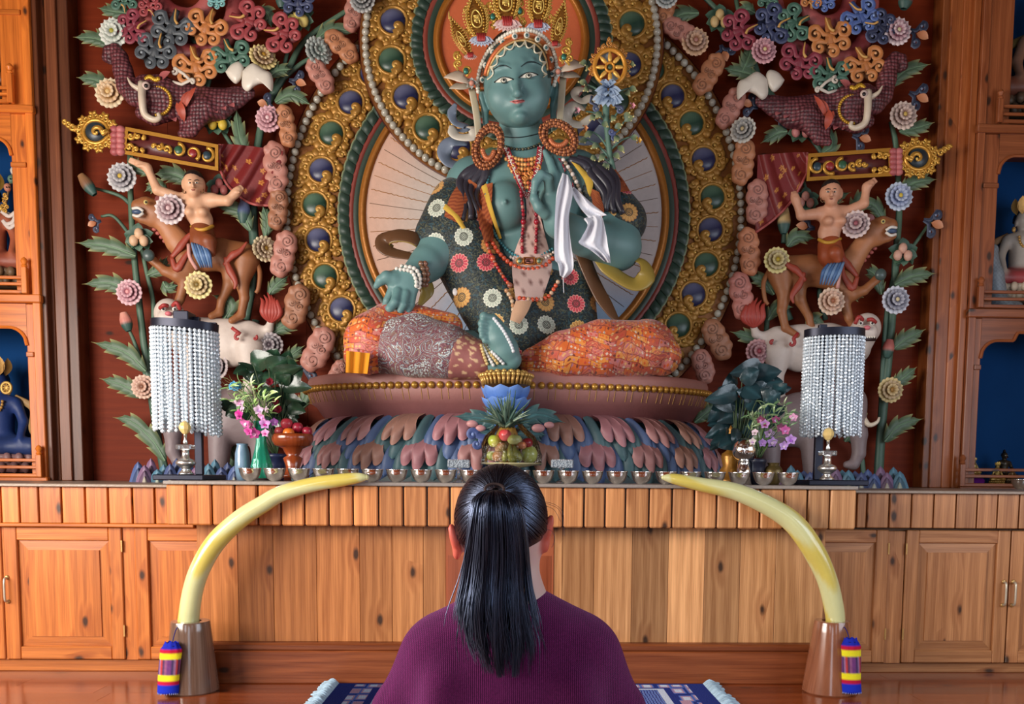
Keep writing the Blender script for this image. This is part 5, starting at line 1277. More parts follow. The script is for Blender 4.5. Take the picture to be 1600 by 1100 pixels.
lv = vine('carved_vine','carved flowering vine climbing the red wall left of the halo', P(245,750,YW),
 [([(258,748),(243,660),(228,560),(217,470),(208,380),(204,300),(203,240)],13,8),([(262,748),(240,640),(236,560),(240,480),(228,420),(215,360)],10,6),([(400,420),(395,330),(400,250),(410,190),(425,150),(440,110)],16,8),([(425,150),(450,110),(480,60),(560,5)],12,7),([(425,140),(470,100),(500,85)],9,5),([(440,120),(455,60),(466,30)],7,4),([(395,300),(375,250),(345,200)],9,6),([(385,500),(395,440),(392,400)],12,10),([(205,320),(185,305),(140,292)],7,4),([(232,600),(212,540),(200,512)],7,5),([(216,385),(180,340),(158,338)],6,4),([(400,500),(385,600),(360,740)],12,10),([(300,60),(330,100),(310,180)],9,8)],
 [[(212,400),(170,385),(117,379),34],[(206,463),(175,443),(128,444),34],[(228,580),(195,550),(142,534),32],[(222,620),(195,603),(155,591),32],[(258,720),(240,690),(208,660),(176,652),32],[(172,72),(150,60),(114,58),30],[(170,140),(150,125),(119,121),30],[(298,285),(270,272),(240,272),34],[(262,300),(245,290),(225,300),24],[(392,360),(375,330),(332,320),32],[(415,370),(418,345),(410,320),26],[(420,460),(432,445),(452,430),28],[(425,520),(445,510),(473,503),30],[(440,565),(455,555),(476,540),28],[(440,60),(500,55),(528,40),.0] and [(495,60),(520,45),(558,52),30],[(430,160),(455,148),(488,165),30],[(420,120),(435,110),(456,108),28],[(385,240),(375,215),(368,165),30],[(350,500),(360,475),(330,460),28],[(370,720),(360,700),(340,690),28],[(205,20),(180,18),(152,12),28],[(230,430),(250,420),(262,400),26],[(255,440),(262,450),(280,445),24],[(400,20),(418,20),(425,45),26],[(470,640),(480,615),(485,600),26],[(240,270),(215,262),(205,240),24]],
 [(180,54,20.5,WHT,(196,206,190),(160,150,50),'white carved flower at the top'),(174,148,21,CRM,(206,150,70),(214,180,120),'cream yellow carved flower beside the beast trunk'),(410,93,19.5,YEL,(150,100,40),(196,150,50),'yellow carved flower with brown heart',5.57,(25,-15)),(496,82,20,GRY,(110,130,124),(150,166,156),'grey green carved flower',5.57,(30,0)),(421,188,19,PNK,(176,96,110),(220,190,190),'pink carved flower beside the halo'),(193,279,21,(190,188,188),(120,112,120),(190,160,60),'grey white carved flower under the bar'),(268,329,22,(216,196,196),(128,62,76),(200,170,170),'maroon carved flower on the camel neck',5.46),(412,390,19,(206,180,120),(150,110,60),(170,130,50),'dull gold carved flower',5.57,(35,0)),(204,458,19,(220,164,172),(176,90,110),(214,150,150),'pink carved flower lower down'),(312,447,20.5,(226,206,110),(170,130,50),(120,100,50),'yellow carved flower under the camel',5.48),(226,605,18,PCH,(190,130,100),(120,80,60),'peach carved flower beside the crystal lamp'),(346,573,19,(170,150,150),(96,70,84),(90,90,40),'mauve carved flower right of the crystal lamp',5.57,(-30,0)),(424,540,19,(140,124,128),(70,58,70),(70,56,64),'dark mauve carved flower'),(567,3,18,(150,150,146),(54,58,60),(196,160,60),'dark grey carved flower at the halo edge',5.44)],
 [(137,289,18,34,-35,(120,84,60),(150,110,70)),(197,503,18,28,-15,(196,120,110),(220,160,140)),(381,330,19,36,5,(70,84,120),(120,130,160)),(440,-2,18,26,0,(200,110,110),(190,90,90))],
 [(340,190,11,(206,176,60)),(217,372,11,(214,176,140)),(466,28,12,(226,206,120)),(343,293,10,(180,100,96))],
 [(450,36,22,20),(462,128,20,-15),(418,165,20,160),(150,348,16,200),(478,574,26,15)])
rv = vine('carved_vine','carved flowering vine climbing the red wall right of the halo', P(1385,755,YW),
 [([(1372,752),(1378,660),(1388,560),(1396,470),(1400,400),(1405,320),(1400,230),(1392,190)],16,8),([(1370,752),(1376,640),(1384,500),(1400,420),(1430,380),(1455,345)],9,5),([(1225,380),(1226,360),(1225,340)],10,8),([(1200,160),(1170,90),(1150,0)],11,7),([(1195,150),(1160,60),(1085,-20)],11,7),([(1240,190),(1215,160),(1190,130)],11,9),([(1285,240),(1270,220),(1250,205)],9,6),([(1235,500),(1215,440),(1212,410)],10,8),([(1350,745),(1340,700),(1290,660)],9,6),([(1290,500),(1280,460),(1290,420)],9,7),([(1160,740),(1190,600),(1200,480)],10,8),([(1260,330),(1262,310),(1255,280)],6,5),([(1130,60),(1125,40),(1124,25)],7,5)],
 [[(1398,445),(1425,432),(1463,427),34],[(1396,545),(1415,530),(1447,514),34],[(1392,605),(1412,590),(1433,573),28],[(1382,690),(1405,665),(1443,654),32],[(1390,135),(1415,110),(1455,100),32],[(1405,205),(1430,200),(1461,191),30],[(1405,300),(1430,285),(1465,280),30],[(1330,345),(1340,320),(1355,292),32],[(1382,345),(1365,320),(1340,320),28],[(1230,385),(1245,370),(1275,373),30],[(1378,460),(1368,430),(1352,420),28],[(1210,460),(1195,440),(1167,430),30],[(1205,545),(1180,530),(1140,518),32],[(1315,470),(1330,460),(1350,465),26],[(1070,30),(1045,38),(1042,35),.0] and [(1092,20),(1065,22),(1040,38),32],[(1160,112),(1170,90),(1178,62),34],[(1185,120),(1160,112),(1128,106),30],[(1230,205),(1215,208),(1188,224),30],[(1300,290),(1300,310),(1330,300),26],[(1180,20),(1165,15),(1150,40),28],[(1285,240),(1300,225),(1290,190),26],[(1260,520),(1275,500),(1290,540),26],[(1085,660),(1110,640),(1130,625),26],[(1320,690),(1340,660),(1350,630),26],[(1200,500),(1215,480),(1240,480),24],[(1150,640),(1120,640),(1085,660),30]],
 [(1400,52,20,(214,190,192),(150,70,96),(196,190,150),'pink and white carved flower at the top right'),(1085,68,20,(206,150,84),(150,92,50),(170,120,110),'orange carved flower beside the halo'),(1192,82,18.5,(206,130,140),(156,60,84),(214,196,140),'rose pink carved flower between scrolls',5.52),(1409,183,20.5,(206,176,156),(140,96,80),(190,160,80),'beige carved flower above the gold finial'),(1162,205,19,(176,170,156),(64,62,60),(180,160,120),'grey carved flower with dark heart',5.5,(-25,0)),(1402,309,21,LBL,(110,130,180),(206,176,60),'pale blue carved flower with yellow centre'),(1337,352,20.5,(214,186,180),(110,46,60),(150,80,90),'maroon and white carved flower on the camel neck',5.46,(-20,0)),(1212,408,19.5,(214,196,90),(150,120,40),(170,146,40),'yellow carved flower behind the camel',5.5),(1297,472,20.5,(216,176,140),(190,130,90),(150,90,60),'peach carved flower under the camel',5.48),(1397,470,21,NVY,(44,44,88),(206,190,150),'navy and white carved flower'),(1183,550,19,(190,110,110),(140,60,70),(150,60,70),'dusty rose carved flower',5.56),(1389,610,19.5,(206,176,84),(160,120,50),(150,110,50),'mustard yellow carved flower lowest on the vine'),(1040,-3,17,(170,176,170),(100,110,110),(120,120,110),'grey carved flower at the halo edge',5.44)],
 [(1225,345,20,38,0,(206,176,120),(216,196,140)),(1388,545,18,28,8,(190,110,100),(170,90,84)),(1415,0,22,26,10,(150,60,70),(96,120,90))],
 [(1252,202,11,(190,120,116)),(1411,395,11,(206,160,140)),(1259,313,10,(186,130,116)),(1125,30,11,(206,176,120))],
 [(1432,52,24,-25),(1432,150,24,-25),(1455,348,24,-20),(1222,188,22,-20),(1343,215,22,-15),(1175,165,20,160),(1262,355,22,170),(1130,80,20,-70)])
# ------------------------------------------------------------------ scroll clusters and the red cloud branches
def cluster(x, y, w_, h, ang, c0, c1, lab, Y=5.55, hook=True):
    mb = MB(); a = math.radians(ang); ca, sa = math.cos(a), math.sin(a); sz = (w_+h)*.44
    def T(u, v): return x+(u*ca+v*sa)*sz, y+(-u*sa+v*ca)*sz
    root = T(0,-.55); mid = T(0,-.1)
    sc_ = math.sqrt(w_/h) if ang%180 == 0 else 1
    for (u,v,r_,a0,sg,tn) in ((-.42,-.14,.23,70,1,1.12),(.42,-.14,.23,110,-1,1.12),(-.36,.26,.20,70,1,1.08),(.36,.26,.20,110,-1,1.08),(0.02,.44,.18,110,-1,1.08)):
        cx_, cy_ = T(u,v); j1 = T(u*.40,v*.6-.02); curl(mb, cx_, cy_, r_*sz, a0+ang, tn, sg, Y, .078*sz, c0, c1, .6, lead=[mid,j1], dy=.012+.02*abs(u))
    mb.tube(pxpath([(*root,0.0),(*mid,.015),(*T(0,.22),.010)],Y,5), np.array([.09,.12,.14,.12,.05])[np.minimum(np.arange(11)//3,4)]*sz*S(Y), 10, c0*.85, squash=.5, up=(0,-1.,0))
    for (u,v,r_) in ((-.4,-.12,.2),(.4,-.12,.2),(-.32,.24,.2),(.32,.24,.2),(0,.36,.2),(0,.1,.24)): q = T(u,v); mb.ball(P(q[0],q[1],Y+.02), np.array([r_*sz*S(Y),.016,r_*sz*S(Y)]), c0*.45, 12, 6)  # backing balls coloured darker so the scroll hollows look shaded
    o = mb.build('scroll_cluster', PAINT, None, label=lab, cat='carving', group='painted scroll clusters on the relief')
    if hook:
        h_ = MB(); p0, p1, p2 = T(-.05,-.6), T(.02,-.28), T(.14,-.16); h_.tube(pxpath([(*p0,.03),(*p1,.045),(*p2,.045)],Y,5), np.linspace(.02,.045,11)*sz*S(Y), 6, srgb(206,160,90)); h_.build('gold_hook', PAINT, o, label='gold hooked tip')
    return o
RED=(srgb(150,58,62),srgb(196,110,112)); GRYC=(srgb(62,68,74),srgb(146,156,162)); ORG=(srgb(190,118,62),srgb(222,168,116)); GRN=(srgb(60,98,82),srgb(128,168,150)); NAV=(srgb(46,54,86),srgb(116,128,168)); BLU=(srgb(74,98,160),srgb(140,166,214)); TEA=(srgb(110,170,170),srgb(170,214,210)); DRED=(srgb(128,44,60),srgb(190,104,116))
for c in ((268,43,64,52,-18,*GRYC,'grey scroll cluster upper one on the left red cloud'),(242,79,60,50,-25,*GRYC,'grey scroll cluster lower one above the left beast head'),(322,42,58,56,-25,*ORG,'orange scroll cluster inside the left red cloud ring'),(306,103,66,56,10,*ORG,'orange scroll cluster under the left red cloud ring'),(234,10,34,30,200,*RED,'red scroll cluster at the top left frame edge'),(207,42,50,44,-70,*DRED,'dark red scroll cluster right of the white flower'),(194,2,40,30,180,*GRN,'green scroll cluster at the top above the white flower'),(387,33,48,64,70,*RED,'red scroll cluster on the right side of the left cloud ring'),(441,52,44,66,75,*RED,'red scroll cluster between the yellow flower and berries'),(360,88,60,50,15,*GRN,'green scroll cluster above the white left wing'),(466,2,56,34,0,*NAV,'navy scroll cluster at the top beside the yellow berries'),(338,0,30,24,0,*TEA,'pale teal scroll cluster at the top left'),
          (1156,48,46,66,-75,*DRED,'dark red scroll cluster left of the navy one on the right side'),(1207,38,46,66,-75,*NAV,'navy scroll cluster above the rose pink flower'),(1240,36,44,60,-70,*GRN,'green scroll cluster on the right cloud branch'),(1297,58,68,52,8,*ORG,'orange scroll cluster under the right cloud ring'),(1345,25,56,50,35,*BLU,'bright blue scroll cluster right of the right cloud ring'),(1376,42,36,60,70,*(NAV[0]*.6,NAV[1]),'dark navy scroll cluster beside the pink and white flower'),(1250,95,60,54,-20,*DRED,'dark red scroll cluster above the right white wing'),(1297,118,60,50,5,*GRN,'green scroll cluster above the right beast back'),(1352,100,60,54,25,*ORG,'orange scroll cluster beside the right beast trunk'),(1287,0,44,26,0,*BLU,'bright blue scroll cluster within the right cloud ring'),(1200,-2,40,24,0,*GRN,'green scroll cluster at the top right of the berries'),(1268,0,30,26,180,*ORG,'orange scroll cluster at the top beside the right ring')): cluster(*c)
def branch(lab, paths):
    pr = []
    for pts in paths: pr += RC(5.62, [(*q[:2], q[2]) for q in pts], .03, None, .7)
    sculpt(pr, .009, srgb(160,76,76), cfun=lambda v,c: np.stack([lerp(srgb(128,48,50),srgb(182,96,92),.5+.5*math.sin(x[0]*14+x[2]*9)) for x in v])).build('cloud_branch', PAINT, None, label=lab, cat='carving', group='red cloud branches')
branch('smooth red cloud branch curling at the top left', [catmull([(222,-8,14),(232,35,14),(258,68,12),(305,82,11),(345,66,13),(364,30,12),(368,-8,12)],4),catmull([(245,-8,10),(268,18,11),(300,24,10),(322,8,10),(326,-8,9)],4)])
branch('smooth red cloud branch curling at the top right', [catmull([(1215,5,9),(1232,60,10),(1285,92,10),(1335,80,11),(1356,45,12),(1362,-8,11)],4),catmull([(1262,-8,9),(1262,18,10),(1285,36,10),(1316,26,10),(1330,-8,10)],4)])
# ------------------------------------------------------------------ small clouds along the halo rim
def cloud(x, y, w_, h, ang, col, lab, Y=5.565):
    c0 = srgb(*col); mb = MB(); R_ = rotm('Y',-ang); s = S(Y); L = max(w_,h); W_ = min(w_,h); c = P(x,y,Y)
    def at(u, v, d=0): return c+R_@np.array([v*W_*s, -d, u*L*s])
    lob = [(-.32,-.05,.42),(-.08,.12,.40),(.12,-.14,.38),(.3,.1,.40),(.05,-.2,.3),(-.2,-.22,.28),(.42,-.02,.22),(-.44,.05,.24),(.16,.30,.26),(-.26,.30,.24),(.34,-.26,.2),(-.4,-.24,.2),(-.06,.34,.2)]
    pr = [ell(at(u,v),(r_*W_*s,.03,r_*W_*s),.012) for u,v,r_ in lob]
    mb = sculpt(pr, .0065, c0)
    for (u,v,r_,sg) in ((-.30,-.02,.30,1),(.28,.04,.28,-1),(.0,.14,.2,1),(.05,-.18,.17,-1)):
        p = at(u,v); px, py = proj(p); curl(mb, px, py, r_*W_, 90+ang*sg, 1.7, sg, Y-.024, 1.7, c0*.55, c0*.62, .9, ns=26, n=6)
        curl(mb, px, py, r_*W_*1.05, 70+ang*sg, 1.7, sg, Y-.022, 1.5, c0*1.25, c0*1.3, .9, ns=26, n=6)
    return mb.build('carved_cloud', PAINT, None, label=lab, cat='carving', group='small carved clouds along the halo rim')
PK_, OR_, BR_ = (182,124,110), (182,122,86), (160,108,80)
for c in ((552,20,26,50,-8,PK_,'tall pinkish carved cloud beside the upper halo left edge'),(533,72,28,56,50,OR_,'orange carved cloud behind the leaf near the upper left halo'),(500,118,28,52,35,PK_,'pinkish carved cloud right of the grey green flower'),(447,196,26,60,10,OR_,'orange carved cloud beside the pink flower on the left'),(430,262,34,76,5,PK_,'large pink carved cloud over the red cloth on the left'),(434,326,28,58,-5,BR_,'tan carved cloud left of the halo above the fluted leaf'),(443,396,34,66,-12,PK_,'pink carved cloud right of the dull gold flower'),(462,478,36,62,-15,BR_,'brown carved cloud beside the red flame tail on the left'),(497,545,38,66,-25,PK_,'pink carved cloud low left near the throne'),(528,580,22,34,-30,PK_,'little pink carved cloud touching the throne left end'),
          (1040,12,26,42,-15,OR_,'orange carved cloud beside the upper halo right edge'),(1062,48,28,54,65,PK_,'pink carved cloud left of the orange flower'),(1108,115,30,64,-30,OR_,'orange carved cloud under the orange flower'),(1142,168,30,62,-25,PK_,'pink carved cloud left of the grey flower'),(1161,252,32,66,-5,OR_,'orange carved cloud left of the red cloth on the right'),(1182,315,32,64,0,PK_,'pink carved cloud over the lower edge of the red cloth'),(1170,392,32,70,8,(200,132,96),'orange pink carved cloud left of the yellow flower'),(1158,462,34,70,12,(190,122,110),'pink carved cloud above the flame tail on the right'),(1120,530,34,62,30,BR_,'brown carved cloud low right by the halo pearls'),(1098,572,30,48,20,PK_,'dusty pink carved cloud touching the throne right end')): cloud(*c)
# ------------------------------------------------------------------ beams, drapery
def beam(corners, lab, lotus, finial, m):
    Y = 5.52; (a,b_,c_,d) = [np.array(q,float) for q in corners]     # inner-top, inner-bottom, outer-bottom, outer-top
    t = thing('gilt_bar', lab, 'carving', P(*((b_+c_)/2),Y)); q = lambda u,v: (a*(1-v)+b_*v)*(1-u)+(d*(1-v)+c_*v)*u
    def plate(u0,u1,v0,v1,dy0,dy1,col):
        mb = MB(); pts = [q(u0,v0),q(u1,v0),q(u1,v1),q(u0,v1)]; v=[P(*p,Y-dy1) for p in pts]+[P(*p,Y+dy0) for p in pts]
        return mb.add(v,[(0,1,2,3),(4,7,6,5),(0,4,5,1),(1,5,6,2),(2,6,7,3),(3,7,4,0)],col)
    plate(0,1,0,1,.1,.0,srgb(88,36,34)).build('maroon_panel', SATIN, t)
    mb = MB()
    for r in ((0,1,0,.14),(0,1,.86,1),(0,.035,.14,.86),(.965,1,.14,.86)): mb.merge(plate(*r,.1,.022,srgb(190,136,52)))
    mb.build('gold_frame', GOLD, t, False)
    mb = MB(); L = np.linalg.norm(d-a); H_ = np.linalg.norm(b_-a); sg = m
    for (u,v,r_,a0,s_) in ((.12,.5,.30,90,1),(.27,.52,.28,-60,-1),(.42,.5,.26,90,1),(.54,.55,.16,-60,-1),(.62,.5,.13,60,1),(.68,.52,.08,0,-1),(.93,.3,.13,0,1),(.86,.25,.11,120,-1),(.93,.72,.13,0,-1),(.86,.76,.11,-120,1),(.8,.28,.07,90,1),(.8,.74,.07,-90,-1)):
        p = q(u,v); curl(mb, p[0], p[1], r_*H_, a0, 1.0, s_*sg, Y-.012, .07*H_, srgb(196,142,54), srgb(226,186,90), .8, dy=.01)
    o = mb.parts('gold_scroll', GOLD, t)
    for (u,v,col) in ((.12,.5,(40,60,70)),(.27,.5,(140,40,40)),(.42,.5,(50,90,64))): MB().ball(P(*q(u,v),Y-.024), np.array([.26*H_*S(Y),.02,.26*H_*S(Y)])*.62, srgb(*col), 12, 8).build('gem', SATIN, t)
    mb = MB(); lx, ly, lr = lotus
    for k_ in range(5):
        for s_ in (-1,1): mb.ball(P(lx+s_*lr*.32, ly+(k_-2)*lr*.62, Y-.02), np.array([lr*.52,lr*.4,lr*.42])*S(Y), srgb(166,84,86) if s_<0 else srgb(186,106,106), 10, 7)
    mb.build('pink_lotus', PAINT, t)
    fx, fy, fr_ = finial; mb = MB()
    for i in range(20):
        an = i/20*2*math.pi; px, py = fx+math.cos(an)*fr_*1.02, fy+math.sin(an)*fr_*.92; curl(mb, px, py, fr_*.22, math.degrees(-an), 1.1, 1 if i%2 else -1, Y-.01, fr_*.1, srgb(190,138,54), srgb(226,190,96), .8, dy=.01)
    for k_ in range(3): curl(mb, fx+m*fr_*(1.35+.22*k_), fy-fr_*(.3+.15*k_), fr_*(.22-.03*k_), 0, 1.1, m, Y-.01, fr_*.1, srgb(190,138,54), srgb(226,190,96), .8, dy=.01)
    a_ = np.linspace(0,2*math.pi,25); mb.tube(np.array([P(fx+math.cos(z)*fr_*.72,fy+math.sin(z)*fr_*.68,Y-.02) for z in a_]), fr_*.12*S(Y), 8, srgb(200,146,58), caps=False)
    curl(mb, fx-m*fr_*.02, fy, fr_*.34, 200 if m>0 else -20, .9, -m, Y-.03, fr_*.14, srgb(190,138,54), srgb(226,190,96), .7, lead=[(fx-m*fr_*.7,fy-fr_*.1)], dy=.02)
    fo = mb.build('gold_finial', GOLD, t); MB().ball(P(fx,fy,Y), np.array([fr_*.68*S(Y),.035,fr_*.64*S(Y)]), srgb(36,48,56), 18, 10).build('dark_gem', SATIN, fo)
beam([(341,226),(341,267),(190,240),(196,198)], 'gilt framed maroon beam held up by the left rider', (184,220,14), (150,206,27), -1)
beam([(1263,240),(1260,283),(1394,275),(1392,231)], 'gilt framed maroon beam held up by the right rider', (1400,253,13), (1434,247,27), 1)
def drape(edge, lab, folds, trim):
    Y = 5.575; t = thing('red_cloth', lab, 'carving', P(*edge[-1][1],Y)); v=[];cs=[]; nu, nv = 40, 34
    tp, bt = catmull([(*e[0],0) for e in edge],8), catmull([(*e[1],0) for e in edge],8); TT = np.linspace(0,1,len(tp))
    fl = [(rng.uniform(.05,.95),rng.uniform(.05,.95)) for _ in range(15)]
    for u in np.linspace(0,1,nu*2):
        A = np.array([np.interp(u,TT,tp[:,k_]) for k_ in (0,1)]); B = np.array([np.interp(u,TT,bt[:,k_]) for k_ in (0,1)]); row=[];cr=[]
        for w_ in np.linspace(0,1,nv*2):
            p = lerp(A,B,w_); f = math.sin((u*folds+w_*.9)*2*math.pi); row.append(P(p[0],p[1],Y-.015-.022*max(-.4,f)))
            c = srgb(116,32,32)
            for (fu,fv) in fl:
                d = math.hypot((u-fu)*1.0,(w_-fv)*.9); an = math.atan2(w_-fv,u-fu)
                if d < .034*(1+.35*math.cos(5*an)) : c = srgb(196,132,62) if d > .011 else srgb(150,60,40)
            cr.append(srgb(190,106,104) if u < .05 else c)
        v.append(row);cs.append(cr)
    MB().grid(v,np.array(cs)).build('cloth', PAINT, t)
    mb = MB(); v2 = np.array(v); mb.tube(v2[:,-1]+np.array([0,-.006,0]), .008, 6, srgb(170,84,80)); mb.build('hem', PAINT, t)
drape([((341,225),(343,262)),((370,226),(358,292)),((405,230),(392,318)),((442,236),(432,322))], 'carved red cloth draped from the left beam with gold blossoms', 3.2, 0)
drape([((1263,238),(1262,268)),((1240,238),(1238,312)),((1212,240),(1210,342)),((1184,242),(1180,364))], 'carved red cloth draped from the right beam with gold blossoms', 2.6, 0)
# ------------------------------------------------------------------ beasts
SCALE, nt, b = nodes_of('scaled_skin'); k = NT(nt); tc = k.n('ShaderNodeTexCoord').outputs['Object']
vo = k.n('ShaderNodeTexVoronoi', Vector=k.vec(tc,(1,.3,1)), Scale=46., Randomness=.25); c = k.mix(k.n('ShaderNodeMapRange', Value=vo.outputs['Distance'], i1=.28, i2=.6, _clamp=True).outputs[0], k.attr('Col').outputs['Color'], k.mix(1.0,k.attr('Col').outputs['Color'],(.3,.25,.28),'MULTIPLY'))
k.link(c, b.inputs['Base Color']); b.inputs['Roughness'].default_value = .45; k.link(k.bump(k.math('SUBTRACT',1.0,vo.outputs['Distance']),.9,.012), b.inputs['Normal'])
def beast(X, lab, wing, mir):
    Y = 5.56; s = S(Y); mar = srgb(124,66,72); t = thing('scaled_beast', lab, 'carving', P(*X(300,215),Y)); sg = -1 if mir else 1
    R = lambda pts, **kw: RC(Y, [(*X(p[0],p[1]),p[2],(p[3] if len(p)>3 else 0)) for p in pts], **kw)
    sculpt(R([(388,145,10),(370,152,15),(340,163,23),(305,163,27),(272,155,25),(248,146,24,.03)],sq=.55)+R([(248,146,26,.03),(228,140,20,.05),(212,146,15,.06)],sq=.7)+R([(212,150,15,.05),(199,135,15,.04),(192,110,14,.03),(187,90,12,.02),(180,78,9,.02),(169,79,7,.02),(166,90,6,.02),(172,97,4,.02)],sq=.8)+R([(262,170,18,.03),(240,178,16,.05),(222,176,10,.06)],sq=.7)+R([(318,170,20,.03),(306,190,12,.05),(300,205,8,.05),(284,209,6,.06)],sq=.8)+R([(295,178,15,.02),(290,200,9,.03)],sq=.8), .008, mar,
        cfun=lambda v,c: c*np.array([1.0]) ).build('body', SCALE, t)
    W_ = lambda x,y,dy=0.: P(*X(x,y),Y-dy)
    mb = MB(); ivory = srgb(206,190,168)
    mb.tube(catmull([W_(222,130,.1),W_(222,155,.13),W_(226,178,.12),W_(240,187,.12),W_(249,184,.12),W_(247,177,.12)],5), np.interp(np.linspace(0,1,26),[0,.5,1],[6,5,2.5])*s, 8, ivory)
    mb.tube(catmull([W_(219,140,.1),W_(206,132,.11),W_(199,121,.11)],5), np.linspace(4.5,1,11)*s, 8, ivory); mb.build('tusk', SATIN, t)
    mb = MB().ball(W_(228,134,.12), np.array([6,4,6])*s, srgb(214,190,180), 12, 8).ball(W_(228,134,.14), np.array([3,2,3])*s, srgb(30,24,24), 8, 6); mb.build('eye', SATIN, t)
    mb = MB(); 
    for i in range(9): mb.ball(W_(228+i*2.4,124-3*math.sin(i*.7)-i*.3,.09), np.array([3.4,3,3.4])*s, srgb(206,160,50), 8, 6)
    for i in range(22): 
        an = math.radians(lerp(110,-95,i/21)); mb.ball(W_(246+21*math.cos(an),158-22*math.sin(an),.09), np.array([2.6,2.4,2.6])*s, srgb(196,150,50), 7, 5)
    mb.build('gold_trim', GOLD, t)
    mb = MB(); leaf(mb, W_(248,128,.06), W_(266,112,.07), np.array([.6*sg,0,.8]), 13*s, srgb(150,70,72), srgb(190,110,106), .1); mb.build('ear', PAINT, t)
    mb = MB(); fc = srgb(164,70,50)
    for (bx,by,ex,ey,w_) in ((288,190,282,158,12),(284,168,296,142,9),(287,172,306,136,8),(283,180,276,160,7)): leaf(mb, W_(bx,by,.07), W_(ex,ey,.09), np.array([.9,0,.3*sg]), w_*s, fc, fc*1.3, .2)
    for i in range(9): leaf(mb, W_(256+i*13-(i>5)*2,182-(i>3)*(i-3)*4,.02), W_(262+i*13,190-(i>3)*(i-3)*4.5,.05), np.array([1,0,.1]), 9*s, srgb(166,84,88), srgb(190,110,110), .1)
    mb.build('flame_fin', PAINT, t)
    mb = MB(); wc = srgb(206,196,182)
    curl(mb, *X(272,112), 6, 90, .9, -sg, Y-.04, 2.6, wc, wc*1.1, .8, lead=[X(300,128),X(288,116)]); curl(mb, *X(300,128), 4, 90, .7, -sg, Y-.04, 2.6, wc, wc*1.1, .8, lead=[X(270,128),X(284,132)]); mb.build('white_horn', PAINT, t)
    mb = MB(); v=[]
    for ol, ce, dy in (([(352,112),(362,100),(375,96),(381,104),(380,116),(375,126),(368,131),(358,122)],(368,114),.03),([(379,111),(387,103),(397,99),(413,109),(423,114),(427,128),(425,143),(417,134),(408,131),(398,135),(387,143),(378,134)],(398,118),.05)):
        pillow(mb, [X(*q_) for q_ in ol], X(*ce), Y-dy, .03, srgb(222,214,200))
    mb.build('white_wing', SATIN, t)
    return t
wing = [(386,140,372,118,356,100,20),(384,140,408,116,427,146,24),(384,136,398,112,412,100,18)]
beast(lambda x,y: (x,y), 'scaled maroon beast with raised elephant trunk on the left beam', wing, False)
beast(lambda x,y: (1600-x-22, y+13), 'scaled maroon beast with raised elephant trunk on the right beam', wing, True)
